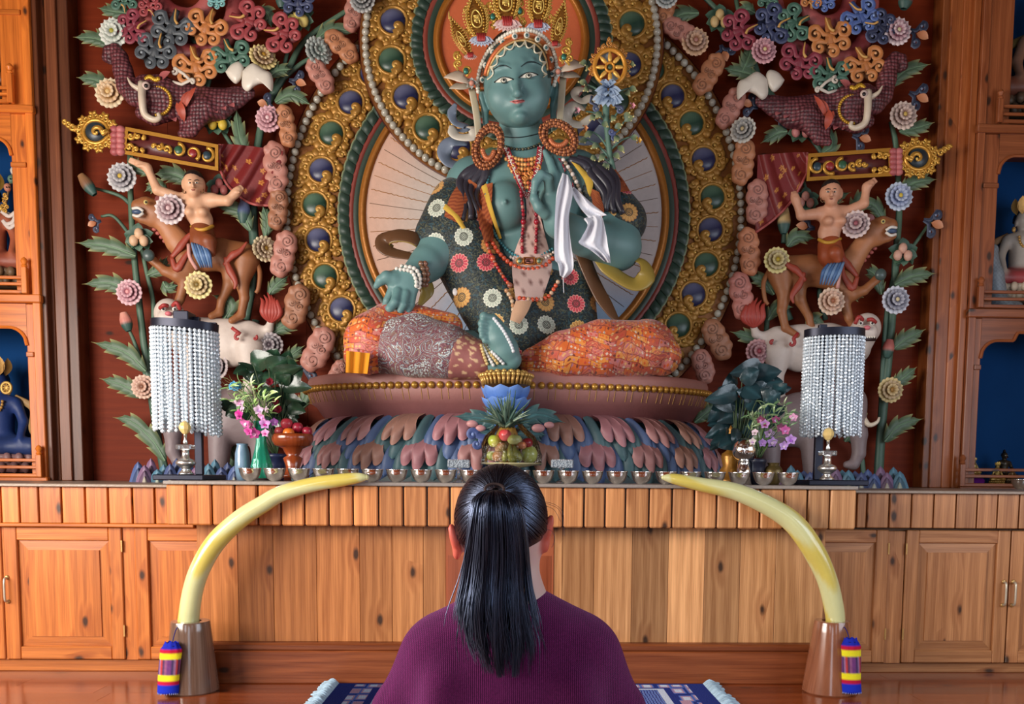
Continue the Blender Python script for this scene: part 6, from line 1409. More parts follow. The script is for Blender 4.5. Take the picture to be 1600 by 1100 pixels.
def vyala(X, lab, mir):
    Y = 5.58; s = S(Y); t = thing('carved_camel', lab, 'carving', P(*X(345,497),Y)); sg = -1 if mir else 1; br = srgb(150,94,56); lt_ = srgb(176,116,76)
    R = lambda pts, c=br, **kw: RC(Y, [(*X(p[0],p[1]),p[2],(p[3] if len(p)>3 else 0)) for p in pts], c=c, **kw); W_ = lambda x,y,dy=0.: P(*X(x,y),Y-dy)
    sculpt(R([(380,403,23),(345,398,24),(308,400,24)],sq=.6)+R([(300,398,24),(278,378,18,.03),(258,350,14,.05),(243,336,13,.06)],lt_,sq=.75)+R([(243,330,17,.06),(228,324,15,.07),(216,322,10,.08)],sq=.8)+R([(236,345,9,.06),(222,342,6,.07),(213,338,6,.07)],sq=.8)
        +R([(288,405,17,.04),(278,430,11,.06),(258,424,7,.06),(240,408,6,.06),(233,402,6,.06)],sq=.9)+R([(300,410,16,.03),(290,440,9,.05),(281,468,6.5,.05),(276,478,6,.05)],sq=.9)
        +R([(384,408,20,.02),(378,440,11,.04),(382,465,7,.05),(377,492,6,.05),(362,501,5,.07)],sq=.9)+R([(362,410,17,0),(358,445,9,.02),(346,470,6,.02),(343,488,6,.02),(330,494,5,.04)],sq=.9), .0075).build('body', PAINT, t)
    mb = MB(); mb.tube(catmull([W_(398,404,0),W_(406,425,.02),W_(404,450,.03),W_(400,458,.03)],5), np.linspace(4,3,16)*s, 8, br); mb.build('tail', PAINT, t)
    mb = MB().ball(W_(214,331,.13), np.array([8,4,3.5])*s, srgb(60,80,110), 10, 7); mb.tube(catmull([W_(207,326,.13),W_(216,325,.14),W_(224,330,.13)],4), 2.2*s, 6, srgb(220,214,204)); mb.tube(catmull([W_(208,336,.13),W_(216,338,.14),W_(224,333,.13)],4), 2.2*s, 6, srgb(220,214,204)); mb.build('mouth', SATIN, t)
    mb = MB().ball(W_(228,316,.15), np.array([3.5,2.5,3.5])*s, srgb(210,190,120), 10, 7).ball(W_(228,316,.165), np.array([1.7,1.2,1.7])*s, srgb(20,16,14), 8, 6); mb.build('eye', SATIN, t)
    mb = MB(); leaf(mb, W_(243,318,.08), W_(252,304,.09), np.array([.8,0,.5]), 9*s, srgb(150,80,80), srgb(120,70,60), .1); mb.build('ear', PAINT, t)
    mb = MB(); rc = srgb(150,62,44)
    for pts in (((268,402),(280,388),(296,368),(312,362)),((268,402),(276,420),(290,400),(300,385)),((350,415),(362,400),(375,392),(386,378)),((352,402),(358,420),(368,440),(366,452)),((300,372),(306,360),(318,356),(324,364))):
        mb.tube(catmull([W_(*p,.10) for p in pts],5), np.interp(np.linspace(0,1,16),[0,.4,1],[3,6,1.5])*s, 8, rc, squash=.5)
    for i in range(10): mb.ball(W_(236+i*5.4,352+i*6.2,.03), np.array([4,3,3])*s, srgb(176,92,84), 8, 6)
    mb.parts('flame_marking', PAINT, t)
    mb = MB()
    for i in range(6): mb.tube(catmull([W_(300+i*4,380+i*1,.16),W_(306+i*4.2,398,.19),W_(314+i*3.4,418,.16)],4), np.interp(np.linspace(0,1,9),[0,.5,1],[2,3,1])*s, 6, srgb(70,104,150) if i%2 else srgb(110,140,176))
    mb.tube(catmull([W_(295,382,.15),W_(297,402,.17),W_(308,421,.15)],4), 3*s, 6, srgb(206,150,140)); mb.build('saddle_cloth', PAINT, t, label='striped blue saddle cloth')
    mb = MB().ball(W_(232,399,.14), np.array([9,6,9])*s, srgb(70,86,84), 12, 8); mb.build('shell', SATIN, t, label='dark shell held in its paw')
vyala(lambda x,y: (x,y), 'brown camel bodied carved beast with open mouth below the left rider', False)
vyala(lambda x,y: (1600-x+(8 if x<300 else 18-18*(x-300)/100.), y+(30 if x<300 else 30-12*(x-300)/100.)), 'brown camel bodied carved beast with open mouth below the right rider', True)
def rider(hx, hy, J, skin, lab, trou, dots):
    Y = 5.5; s = S(Y); t = thing('carved_rider', lab, 'carving', P(J['hip'][0],J['hip'][1]+30,Y)); sk_ = srgb(*skin)
    R = lambda pts, **kw: RC(Y, pts, c=sk_, **kw)
    pr = R([(hx,hy-4,13.5,.05)],sq=1)+R([(hx,hy+6,11,.06),(hx,hy+11,8,.06)],sq=1)+R([(hx,hy+14,7,.03),(hx+1,hy+26,7.5,.02)],sq=1)
    pr += R([(J['l'][0][0]+6,J['l'][0][1],11),(J['r'][0][0]-6,J['r'][0][1],11)],sq=.8)+R([(hx+4,hy+42,19),(J['hip'][0]-1,J['hip'][1]-22,16),(J['hip'][0],J['hip'][1]-8,16)],sq=.75)
    pr += [RE(Y,hx-5,hy+44,8,7,.035,c=sk_,dy=.05),RE(Y,hx+15,hy+44,8,7,.035,c=sk_,dy=.05)]
    for a in ('l','r'):
        p = J[a]; pr += R([(*p[0],9),(*p[1],7,.03),(*p[2],5.2,.03)],sq=1,k=.015); d = np.array(p[3])-np.array(p[2]); L_ = np.linalg.norm(d)
        pr += R([(*p[2],5,.03),(*lerp(p[2],p[3],.5),5.5,.03)],sq=.9)
        for f in range(4): o_ = np.array([-d[1],d[0]])/L_*(f-1.5)*2.2; pr += R([(*(lerp(p[2],p[3],.5)+o_),1.9,.03),(*(np.array(p[3])+o_),1.4,.03)],sq=1,k=.004)
        pr += R([(*lerp(p[2],p[3],.2),2.4,.05),(*(lerp(p[2],p[3],.55)+np.array([0,4])),1.8,.05)],sq=1,k=.006)
    pr += [RE(Y,hx-14,hy+1,3.4,7,.02,c=sk_,dy=.04),RE(Y,hx+14,hy+1,3.4,7,.02,c=sk_,dy=.04),RE(Y,hx,hy+1,1.8,4,.02,c=sk_,dy=.105,k=.012),RE(Y,hx,hy+3.4,2.6,1.8,.012,c=sk_,dy=.11,k=.008)]
    sculpt(pr, .0055).build('body', PAINT, t)
    mb = MB(); hcx = P(hx,hy-7,Y-.048); m=18; v=[]
    for q in np.linspace(0,1,7): v.append([hcx+np.array([14.4*s*math.sin(q*1.6)*math.cos(a), .058*math.sin(q*1.6)*math.sin(a)+.012, 13*s*math.cos(q*1.6)+2*s]) for a in np.arange(m)/m*2*math.pi])
    mb.grid(v, srgb(30,22,22), closeu=True); mb.build('hair', PAINT, t)
    mb = MB()
    for dx in (-5.2,5.2):
        mb.ball(P(hx+dx,hy-2.4,Y-.104), np.array([2.7,1.2,1.3])*s, srgb(226,220,206), 8, 6).ball(P(hx+dx,hy-2.4,Y-.109), np.array([1.2,.8,1.2])*s, srgb(30,20,16), 8, 6)
        mb.tube(catmull([P(hx+dx-4,hy-5.6,Y-.10),P(hx+dx,hy-7.4,Y-.107),P(hx+dx+4,hy-6,Y-.10)],4), .6*s, 5, srgb(50,34,28))
    mb.ball(P(hx,hy+8.6,Y-.121), np.array([3.2,1.2,1.1])*s, srgb(140,70,60), 8, 6); mb.build('face_paint', PAINT, t)
    mb = MB()
    for dx in (-14,14): 
        a_ = np.linspace(0,2*math.pi,13); mb.tube(np.array([P(hx+dx+2.6*math.cos(z),hy+10+4*math.sin(z),Y-.05) for z in a_]), .8*s, 5, srgb(110,80,50), caps=False)
    mb.parts('earring', GOLD, t)
    H_ = J['hip']; pr = RC(Y,[(H_[0],H_[1]-2,18),(H_[0]+2,H_[1]+12,19)],c=None,sq=.9)+RC(Y,[(H_[0]+2,H_[1]+12,17,.03),(*J['knee'],11,.07),(*J['ank'],7,.07)],sq=1)
    sculpt(pr, .008, srgb(*trou), cfun=(lambda v,c: c) ).build('trousers', PAINT, t, label='orange brown trousers')
    mb = MB(); mb.tube(catmull([P(H_[0]-17,H_[1]-12,Y-.02),P(H_[0]-6,H_[1]-7,Y-.065),P(H_[0]+6,H_[1]-8,Y-.065),P(H_[0]+17,H_[1]-13,Y-.02)],5), 2.6*s, 7, srgb(196,146,50)); mb.build('waistband', PAINT, t, label='yellow waistband')
rider(302,288,{'l':[(284,312),(246,297),(230,262),(203,250)],'r':[(336,313),(356,314),(368,302),(378,292)],'hip':(316,366),'knee':(326,378),'ank':(330,394)}, (214,166,132), 'bare chested carved rider on the left arms raised under the beam', (130,66,34), 0)
rider(1299,302,{'l':[(1279,334),(1252,337),(1243,312),(1240,300)],'r':[(1322,332),(1350,318),(1354,292),(1368,281)],'hip':(1296,386),'knee':(1304,396),'ank':(1308,406)}, (206,150,120), 'bare chested carved rider on the right arms raised under the beam', (150,70,36), 1)
def lion(X, lab, mir):
    Y = 5.58; s = S(Y); t = thing('carved_lion', lab, 'carving', P(*X(385,630),Y)); wc = srgb(206,192,182); sg = -1 if mir else 1
    R = lambda pts, c=wc, **kw: RC(Y, [(*X(p[0],p[1]),p[2],(p[3] if len(p)>3 else 0)) for p in pts], c=c, **kw); W_ = lambda x,y,dy=0.: P(*X(x,y),Y-dy)
    sculpt(R([(285,520,28),(320,534,36),(360,536,36),(388,532,30)],sq=.55)+R([(282,515,26,.05),(264,494,20,.1)],sq=.8)+R([(264,488,20,.12)],sq=.9)+R([(258,497,11,.2),(272,497,11,.2)],sq=.7)+R([(390,545,24,.03),(392,580,11,.05),(388,612,8,.05),(378,620,7,.08)],sq=.8)+R([(300,560,18,.02),(300,600,10,.03),(296,625,9,.05)],sq=.8)+R([(404,522,9),(420,514,6.5,.02),(424,500,5,.02)],sq=.8), .008).build('body', PAINT, t)
    mb = MB()
    for i in range(6): 
        x0_ = 410+i*5; mb.tube(catmull([W_(423,503,.03),W_(x0_+2,490,.05),W_(x0_+1+3*math.sin(i),472,.05),W_(x0_-3+i*.5,457+abs(i-2)*4,.03)],5), np.interp(np.linspace(0,1,16),[0,.4,1],[3,5.5,.8])*s, 8, srgb(164,62,52), squash=.8)
    mb.build('flame_tail', PAINT, t, label='red flame shaped tail')
    mb = MB(); red = srgb(160,50,48)
    curl(mb, *X(372,528), 7, 60, .6, sg, Y-.13, 3, red, red, .5, lead=[X(362,512)]); curl(mb, *X(398,528), 4, 60, .6, -sg, Y-.1, 2.5, red, red, .5)
    for (a_,b_) in (((250,482),(262,478)),((270,478),(282,484))): mb.tube(catmull([W_(*a_,.22),W_((a_[0]+b_[0])/2,a_[1]-5,.24),W_(*b_,.22)],4), 3*s, 6, red)
    mb.ball(W_(263,490,.24), np.array([5,4,3.5])*s, srgb(206,110,120), 10, 7)
    for dx in (-9,9): mb.ball(W_(264+dx,483,.22), np.array([4,3,3.4])*s, srgb(226,222,214), 8, 6).ball(W_(264+dx,483,.243), np.array([1.8,1.4,1.8])*s, srgb(20,16,16), 8, 6)
    for i in range(7): mb.ball(W_(252+i*3.6,505,.22), np.array([1.4,1.6,2.6])*s, srgb(226,220,206), 6, 5)
    mb.tube([W_(250,508,.215),W_(277,508,.215)], 3*s, 6, srgb(40,14,16)); mb.build('face_paint', PAINT, t)
lion(lambda x,y: (x,y), 'white carved lion with red flame tail behind the left crystal lamp', False)
lion(lambda x,y: (1600-x+(18 if x<300 else 18-14*(x-300)/100.), y+(22 if x<300 else 8)), 'white carved lion with red flame tail behind the right crystal lamp', True)
def elephant(X, lab):
    Y = 5.5; t = thing('carved_elephant', lab, 'carving', P(*X(345,745),Y)); g = srgb(132,116,118)
    R = lambda pts, c=g, **kw: RC(Y, [(*X(p[0],p[1]),p[2],(p[3] if len(p)>3 else 0)) for p in pts], c=c, **kw); W_ = lambda x,y,dy=0.: P(*X(x,y),Y-dy)
    sculpt(R([(395,660,36),(350,652,42),(310,640,38)],sq=.6)+R([(300,630,34,.05),(270,625,26,.08)],sq=.8)+R([(262,640,17,.1),(256,675,13,.1),(256,705,10,.1),(264,722,8,.1),(275,722,6,.1)],sq=1)+R([(330,680,18,.04),(328,740,14,.04)],sq=1)+R([(395,680,18,0),(395,740,14,0)],sq=1)+R([(290,615,22,.12),(300,650,14,.1)],c=srgb(150,124,124),sq=.3), .012).build('body', PAINT, t)
    mb = MB(); mb.tube(catmull([W_(250,648,.12),W_(240,660,.16),W_(228,656,.17),W_(224,648,.17)],4), np.linspace(5,1.5,13)*S(Y), 8, srgb(214,200,180)); mb.build('tusk', SATIN, t)
elephant(lambda x,y: (x+14,y), 'grey mauve carved elephant low down behind the left crystal lamp')
elephant(lambda x,y: (1600-x-2,y+4), 'grey mauve carved elephant low down behind the right crystal lamp')
# ------------------------------------------------------------------ pointed lotus petals at the foot of the relief
def foot_petals(xs, y1, lab, seed):
    Y = 5.2; r_ = np.random.default_rng(seed); t = thing('petal_border', lab, 'carving', P((xs[0]+xs[1])/2,748,Y))
    cols = [srgb(66,84,128),srgb(112,84,112),srgb(70,110,130),srgb(60,72,110)]; i = 0
    for row in (0,1):
        for x in np.arange(xs[0], xs[1], 20):
            xx_ = x+10*row; h = r_.uniform(30,42)-row*6; c = cols[(i+row)%4]; i += 1; mb = MB(); w_ = 15
            for q, cc_, dy in ((1,c*1.25,0),(.72,c*.7,.012),(.42,lerp(c,srgb(200,196,160),.5),.02)):
                v=[];cs=[]
                for u in np.linspace(0,1,7):
                    hw = w_*q*(1-u)**.55*(1 if u<.999 else .02); v.append([P(xx_+hw*z, y1-(h*q*u if q==1 else h*(q*u)), Y-.06*row-dy-.02*(1-z*z)) for z in np.linspace(-1,1,5)]); cs.append([cc_]*5)
                mb.grid(v,np.array(cs))
            mb.build('petal', PAINT, t)
    return t
foot_petals((216,376), 757, 'row of blue and mauve pointed petals behind the left crystal lamp', 1)
foot_petals((1196,1400), 766, 'row of blue and mauve pointed petals behind the right crystal lamp', 2)
# ------------------------------------------------------------------ the seated green statue
YS_ = 5.0
from mathutils.bvhtree import BVHTree
def SP(x, y, dy=0.): return P(x, y, YS_-dy)
TEALC = srgb(98,136,136)
def sc_(pts, k=.04, c=(TEALC), sq=None): return chain([SP(p[0],p[1],p[3] if len(p)>3 else 0) for p in pts], [p[2]*S(YS_) for p in pts], k, c, sq=sq)
def se(x, y, rx, ry, d, dy=0., k=.04, c=(TEALC), ang=0, op='+'): return ell(SP(x,y,dy),(rx*S(YS_),d,ry*S(YS_)),k,c,op,R=rotm('Y',-ang) if ang else None)
TEAL = TEALC; LIPC = srgb(176,84,80)
stt = thing('seated_statue', 'large green skinned seated statue in brocade robe on the lotus throne', 'statue', SP(800,612))
hd_ = [se(808,122,51,57,.185,.10), se(809,150,45,44,.16,.13), se(812,172,31,21,.11,.17), se(783,152,18,20,.06,.215), se(835,150,18,20,.06,.215), se(813,185,11,8,.05,.235,.03),
  *sc_([(805,110,4.2,.27),(807,130,4.4,.297),(808.5,146,6.0,.322)],.03), se(809,149,8.6,3.4,.025,.298,.015), *sc_([(768,112,3.2,.222),(780,102.5,3.4,.262),(794,104,3.2,.27),(804,113,3,.272)],.03), *sc_([(807,112,3,.272),(816,99.5,3.2,.27),(832,96,3.4,.258),(846,102,3,.225)],.03),
  se(787,126,14,6.5,.03,.245,.03), se(826,119.5,14,6.5,.03,.245,.03),
  *sc_([(799,158.5,1.6,.275),(806,156.3,2.5,.292),(809.5,157,2.2,.295),(813,155.8,2.5,.292),(820,156.6,1.6,.275)],.008,LIPC), *sc_([(801,160,1.8,.273),(810,161.4,3,.290),(818,158.8,1.8,.273)],.008,LIPC), se(809,167,14,5,.04,.24,.03)]
for (ex,ey,ez) in ((757,142,196),(866,134,194)):
    s_ = -1 if ex < 800 else 1
    hd_ += sc_([(ex,ey,7.5,.06),(ex+s_*1.5,ey+14,6.5,.06),(ex-s_*1,ey+30,5,.07),(ex-s_*2,ez,4.4,.08)],.02,sq=1)+sc_([(ex+s_*3.5,ey-3,3.6,.085),(ex+s_*5.5,ey+10,3.2,.085),(ex+s_*1,ey+26,2.6,.085)],.01)
bd = [*sc_([(813,188,32,.05),(819,242,38,.0)],.05), *sc_([(742,288,40),(900,278,40)],.08), se(822,312,88,64,.19,.0,.08), se(818,420,70,84,.165,.0,.08), se(800,555,120,38,.22,.05,.06),
  se(790,322,34,35,.115,.15,.03), se(868,322,33,35,.115,.14,.03), se(790,316,3.2,3.2,.02,.262,.012)]
arm1 = [*sc_([(735,296,36),(694,384,34,.06),(690,392,34,.08)],.05), *sc_([(690,392,32,.08),(668,412,26,.16),(648,430,20,.23)],.04)]
hand1 = [se(630,443,24,21,.04,.285,.03,ang=-25), se(641,434,17,15,.05,.26,.03), *sc_([(616,436,9.5,.30),(604,433,8.4,.31),(595,438,6.6,.31),(588,447,4.4,.30)],.02),
  *sc_([(613,453,6.8,.29),(605,470,5.8,.295),(599,488,4.8,.27)],.006), *sc_([(622,456,7,.315),(617,472,6.6,.345),(609,482,6.0,.345),(606,486,4.6,.31)],.006), *sc_([(634,459,7,.31),(630,476,6.2,.33),(620,495,4.4,.315)],.006), *sc_([(645,456,6.6,.285),(642,476,5.6,.30),(632,498,4.0,.30)],.006)]
arm2 = [*sc_([(915,290,34),(964,372,33,.08),(966,386,32,.11)],.05), *sc_([(966,386,31,.11),(915,372,26,.26),(872,350,20,.42)],.05)]
hand2 = [se(864,322,19,28,.045,.46,.03,ang=8), *sc_([(852,334,8,.49),(842,324,7,.51),(835,311,5.8,.52),(833.5,301,4.2,.52)],.012), *sc_([(859,300,7.2,.48),(857,279,6.6,.52),(846,273,6.2,.54),(837,284,5.8,.54),(835,297,4.6,.53)],.006),
  *sc_([(867,298,7.2,.465),(866,272,6.4,.465),(859,252,5.4,.45),(851,237,3.4,.44)],.006), *sc_([(875,301,6.8,.445),(878,278,6,.445),(873,259,5,.43),(866,245,3.2,.42)],.006), *sc_([(882,307,6,.42),(888,287,5.2,.42),(886,270,3.8,.41)],.006)]
foot = [*sc_([(799,561,14,.50),(790,547,18,.51),(780,527,18,.52),(772,510,13,.52),(768,500,9,.52)],.03,sq=.8), *sc_([(740,560,22,.36),(775,566,18,.45),(798,563,14,.48)],.03)]
for (x,y,r_) in ((757,495,6.6),(753.5,506,5.8),(753,516,5.2),(754,525,4.8),(758,533,4.2)): foot += sc_([(x+13,y+3,r_,.53),(x+5,y+1,r_*.8,.545),(x-.5,y-.5,r_,.55)],.006)
def lips(v, c):
    c = np.broadcast_to(TEAL,(len(v),3)).copy(); d = v-CAMP; z = d@_fw; px, py = PX0+F*(d@_r)/z, PY0-F*(d@_u)/z; x = px-809.5; y = py-158.6+x*.07
    up = (y < 0)&(y > -3.1*(1-(x/13)**2)+.9*np.exp(-(x/1.6)**2)); lo = (y >= 0)&(y < 3.3*(1-(x/11)**2)); m = (up|lo)&(v[:,1] < 4.86)
    c[m] = LIPC; hl = (((px-808)/47.5)**2+((py-122)/52)**2 > 1)&(py < 122)&(v[:,1] < 4.99); c[hl] = srgb(40,60,56); return c
mb = sculpt([hd_], .0042, TEAL, cfun=lips); bodyM = sculpt([bd,arm1,arm2,sc_([(800,556,36,.1),(650,550,30,.2)],.05),sc_([(800,556,36,.1),(980,555,30,.2)],.05),hand1,hand2,foot], .0066, TEAL); mb.merge(bodyM)
FLESH = mat_paint('green_painted_body', rough=.48, var=.05, bump=.04, scale=18)
mb.build('body', FLESH, stt)
tm = sculpt([hd_], .008); tm.merge(sculpt([bd,arm1,hand1,foot], .0105)); allV = [np.concatenate(tm.v)]; allF = list(tm.f)
# painted eyes and brows
mb = MB()
def bv(): return BVHTree.FromPolygons([tuple(x) for x in np.concatenate(allV)], allF)
BV = bv()
def snap(px, py, off=0.):
    d = Vector(P(px,py,5)-CAMP).normalized(); h = BV.ray_cast(Vector(CAMP), d)
    p = h[0] if h[0] is not None else Vector(SP(px,py,.1)); return np.array(p-d*off)
for (cx_,cy_,tl,gx) in ((787,126.5,-9,0),(826,119.2,-9,0)):
    a = math.radians(tl); v=[];cs=[]
    for u in np.linspace(-1,1,13):
        row=[]; h_ = 5.0*(1-abs(u)**1.8); 
        for w_ in np.linspace(-1,1,5):
            x,y = u*14, -w_*h_*(.62 if w_<0 else .9)-(1.2*(1-u*u)); row.append(snap(cx_+x*math.cos(a)-y*math.sin(a), cy_+x*math.sin(a)+y*math.cos(a), .004+.006*(1-u*u)))
        v.append(row)
    mb.grid(v, srgb(232,230,214)); c_ = snap(cx_+gx,cy_-.5,.013)
    mb.ball(c_, np.array([4.3,1.4,4.1])*S(5), srgb(62,70,60), 14, 8).ball(c_+np.array([0,-.004,0]), np.array([3.2,1.2,3.0])*S(5), srgb(206,206,190), 12, 7).ball(c_+np.array([0,-.008,0]), np.array([1.9,.8,1.8])*S(5), srgb(24,26,26), 10, 6)
    up = [snap(cx_+u*15*math.cos(a)+ (5.4*(1-abs(u)**1.8))*math.sin(a), cy_+u*15*math.sin(a)-(5.9*(1-abs(u)**1.8))*math.cos(a), .008) for u in np.linspace(-1,1,11)]; mb.tube(np.array(up), .0028, 6, srgb(20,28,30))
for pts in ([(767,113),(778,104),(789,102.5),(799,107)],[(814,104),(824,97.5),(835,97),(848,103)]):
    mb.tube(np.array([snap(x,y,.002) for x,y,_ in catmull([(*p,0) for p in pts],5)]), np.interp(np.linspace(0,1,16),[0,.5,1],[.0015,.0042,.0015]), 6, srgb(26,46,48))
mb.tube(np.array([snap(x,y,.001) for x,y in np.stack([np.linspace(801,819,9), 158.6+.6*np.sin(np.linspace(0,6.3,9))-np.linspace(0,1.6,9)],1)]), .0022, 5, srgb(110,30,34))
mb.tube(np.array([snap(x,213-(x-790)*.06+3*math.sin((x-785)/50*3.1),.002) for x in np.linspace(786,845,12)]), .0028, 5, srgb(26,44,46)); mb.build('face_paint', SATIN, stt)
# hair, head band, crown
mb = MB(); c_ = SP(808,118,.085); v=[]
for q in np.linspace(.0,1.0,10): v.append([c_+rotm('Y',-4)@np.array([54*S(5)*math.sin(q*1.75)*math.cos(a), .20*math.sin(q*1.75)*math.sin(a)+.03, 66*S(5)*math.cos(q*1.75)]) for a in np.arange(32)/32*2*math.pi])
mb.grid(v, srgb(34,50,50), closeu=True); mb.build('hair', SATIN, stt)
def arc(rx, ry, t, dy, cx=808, cy=120, tilt=5): 
    a = math.radians(t); x, y = rx*math.cos(a), ry*math.sin(a); b_ = math.radians(tilt); return SP(cx+x*math.cos(b_)-y*math.sin(b_)*-1*0+y*math.sin(b_), cy-y*math.cos(b_)+x*-math.sin(b_)*1, dy-.12*abs(math.cos(a))**2)
band = thing_ = MB(); T_ = np.linspace(-14,194,60)
def arcs(rx, ry, t, off): x, y = proj(arc(rx,ry,t,.26)); return snap(x,y,off)
band.tube(np.array([arc(55,66,t,.235) for t in T_]), .021, 8, srgb(196,112,62), squash=.6, csec=edge2(0,srgb(214,160,90),.8)); band.tube(np.array([arc(58.5,70,t,.235) for t in T_]), .009, 8, srgb(206,150,70)); band.tube(np.array([arc(51,61,t,.24) for t in T_]), .007, 8, srgb(214,170,110))
BT = np.linspace(6,174,48)
band.tube(np.array([arcs(50.5,61,t,.006) for t in BT]), .013, 7, srgb(196,104,58)); band.tube(np.array([arcs(47,57,t,.006) for t in BT]), .006, 6, srgb(220,180,120))
bo = band.build('head_band', GILT, stt); mb = MB()
for t in np.linspace(-14,194,50): mb.ball(arc(61.5,73.5,t,.25), .0115, srgb(226,222,206), 8, 6)
nd = np.linspace(0,180,10)
for t0, t1 in zip(nd[:-1],nd[1:]):
    pts = [arcs(lerp(46.5,39,math.sin(math.pi*u)**.7), lerp(56.5,47,math.sin(math.pi*u)**.7), lerp(t0,t1,u), .008) for u in np.linspace(0,1,9)]; mb.tube(np.array(pts), .0042, 5, srgb(222,216,190), caps=False)
    for f in (.18,.5,.82): mb.tube(np.array([arcs(47,57,t0,.01), arcs(41,49.5,t0+(f-.5)*(t1-t0)*.8,.008)]), .003, 4, srgb(214,206,176), caps=False)
for t in nd: mb.ball(arc(54.5,65.5,t,.27), .016, srgb(222,220,206), 10, 7).ball(arc(54.5,65.5,t,.283), .008, srgb(50,96,100), 8, 6)
mb.build('pearls', MATS['pearlbody_halo'], stt)
YG, YG1 = srgb(196,150,62), srgb(234,202,110)
def plaque(cx, cy, w_, h, tilt, lotus, lc, lab, glyph=True):
    Y = 4.80; a = math.radians(tilt); s = S(Y); R2 = lambda u,v: (cx+u*math.cos(a)+v*math.sin(a), cy+u*math.sin(a)-v*math.cos(a))
    mb = MB(); v=[]; n=24
    out = lambda t: (w_*.5*math.sin(math.pi*min(1,.10+.9*t))**.7*(1-.55*smoothstep(.55,1,t))+.4, (t-.45)*h)
    for t in np.linspace(0,1,n):
        hw, vv = out(t); v.append([P(*R2(hw*q,vv),Y-.012*(1-q*q)) for q in np.linspace(-1,1,7)])
    mb.grid(v, srgb(150,100,40)); g = np.array(v)+np.array([0,.02,0]); mb.grid(g[:,::-1], srgb(120,80,30))
    for t in np.linspace(0,1,15):
        hw, vv = out(t)
        for s_ in (-1,1):
            px, py = R2(hw*s_*.95,vv); curl(mb, px, py, w_*.09, 90*s_+tilt, .9, -s_, Y-.014, w_*.045, YG, YG1, .9, ns=10, n=6); px, py = R2(hw*s_*1.18,vv+1); mb.ball(P(px,py,Y-.01), w_*.042*s, YG1, 6, 5)
            if hw > w_*.2: px, py = R2(hw*s_*.66,vv); mb.ball(P(px,py,Y-.026), w_*.05*s, YG, 6, 5)
    px, py = R2(0,.62*h); mb.ball(P(px,py,Y), np.array([w_*.06,w_*.06,h*.1])*s, YG1, 8, 6)
    e = np.linspace(0,2*math.pi,25)
    mb.tube(np.array([P(*R2(w_*.24*math.cos(z)*(1-.2*math.sin(z)),h*.21*math.sin(z)-h*.05),Y-.028) for z in e]), w_*.035*s, 6, YG1, caps=False)
    if glyph:      # carved syllable
        st = w_*.03*s
        for pts in ([(-.13,.12),(.14,.12)],[(-.1,.06),(.08,.06),(.08,.0),(-.06,.0),(-.06,-.06),(.1,-.06)],[(.12,.12),(.12,-.2)],[(-.1,.06),(-.1,-.12)],[(-.04,-.06),(-.04,-.14),(.06,-.14)]):
            mb.tube(np.array([P(*R2(x*w_,y_*h*.62-h*.05),Y-.03) for x,y_ in pts]), st, 5, YG1)
    mb.build('crown_leaf', GOLD, stt, label=lab)
    if lotus:
        lm = MB(); lx, ly, lw = lotus
        for tier in (0,1):
            for i in range(9):
                an = math.radians(lerp(200,340,i/8)); ca, sa = math.cos(an), math.sin(an); L = lw*(.62 if tier else .95)
                leaf(lm, P(lx,ly-lw*.25,Y-.012-.01*tier), P(lx+ca*L,ly-lw*.25-sa*L*.62,Y-.03-.01*tier), np.array([sa,0,-ca]), lw*.34*S(Y), srgb(*lc[tier]), srgb(*lc[2]), .15, 5)
        for i in range(5): lm.tube([P(lx+(i-2)*lw*.14,ly-lw*.62,Y-.03),P(lx+(i-2)*lw*.1,ly-lw*.1,Y-.045)], .006, 5, srgb(170,50,50))
        lm.build('crown_lotus', PAINT, stt)
plaque(719,58,19,62,-27,(735,90,12),((196,110,96),(206,140,126),(226,200,190)),'leftmost slender gold crown leaf')
plaque(744,26,33,66,-10,(752,66,22),((44,62,120),(90,110,160),(206,214,226)),'gold crown leaf above blue lotus left')
plaque(790,-2,40,74,-1,(793,42,26),((190,92,96),(206,130,130),(226,206,200)),'middle gold crown leaf above pink lotus')
plaque(842,4,33,66,5,(841,45,22),((44,60,116),(90,108,156),(206,212,224)),'gold crown leaf above blue lotus right')
plaque(874,38,21,66,12,(867,72,12),((150,96,80),(176,120,100),(196,170,150)),'rightmost slender gold crown leaf')
mb = MB()
for (x,y,r_,a0,sg) in ((728,16,4,90,1),(731,28,5,90,-1),(733,44,6,200,1),(738,56,6,0,1),(766,10,6,90,1),(770,26,7,0,-1),(772,38,5,180,1),(812,6,6,90,-1),(813,18,7,180,1),(818,34,6,90,1),(858,12,6,90,1),(860,26,6,0,-1),(857,36,5,90,1),(716,88,7,90,1),(716,100,6,200,-1),(729,110,6,0,1),(890,66,6,90,1),(884,80,7,0,1),(890,92,6,200,-1),(879,92,5,90,1)):
    curl(mb, x, y, r_, a0, 1.2, sg, 4.81, r_*.34, YG, YG1, .8, lead=[(x,y+r_*1.6)], dy=.01)
for (x,y) in ((770,26),(812,17),(728,111),(881,89)): mb.ball(P(x,y,4.79), np.array([4,3,5])*S(4.8), srgb(60,120,104), 10, 7)
mb.parts('crown_scroll', GOLD, stt)
mb = MB()
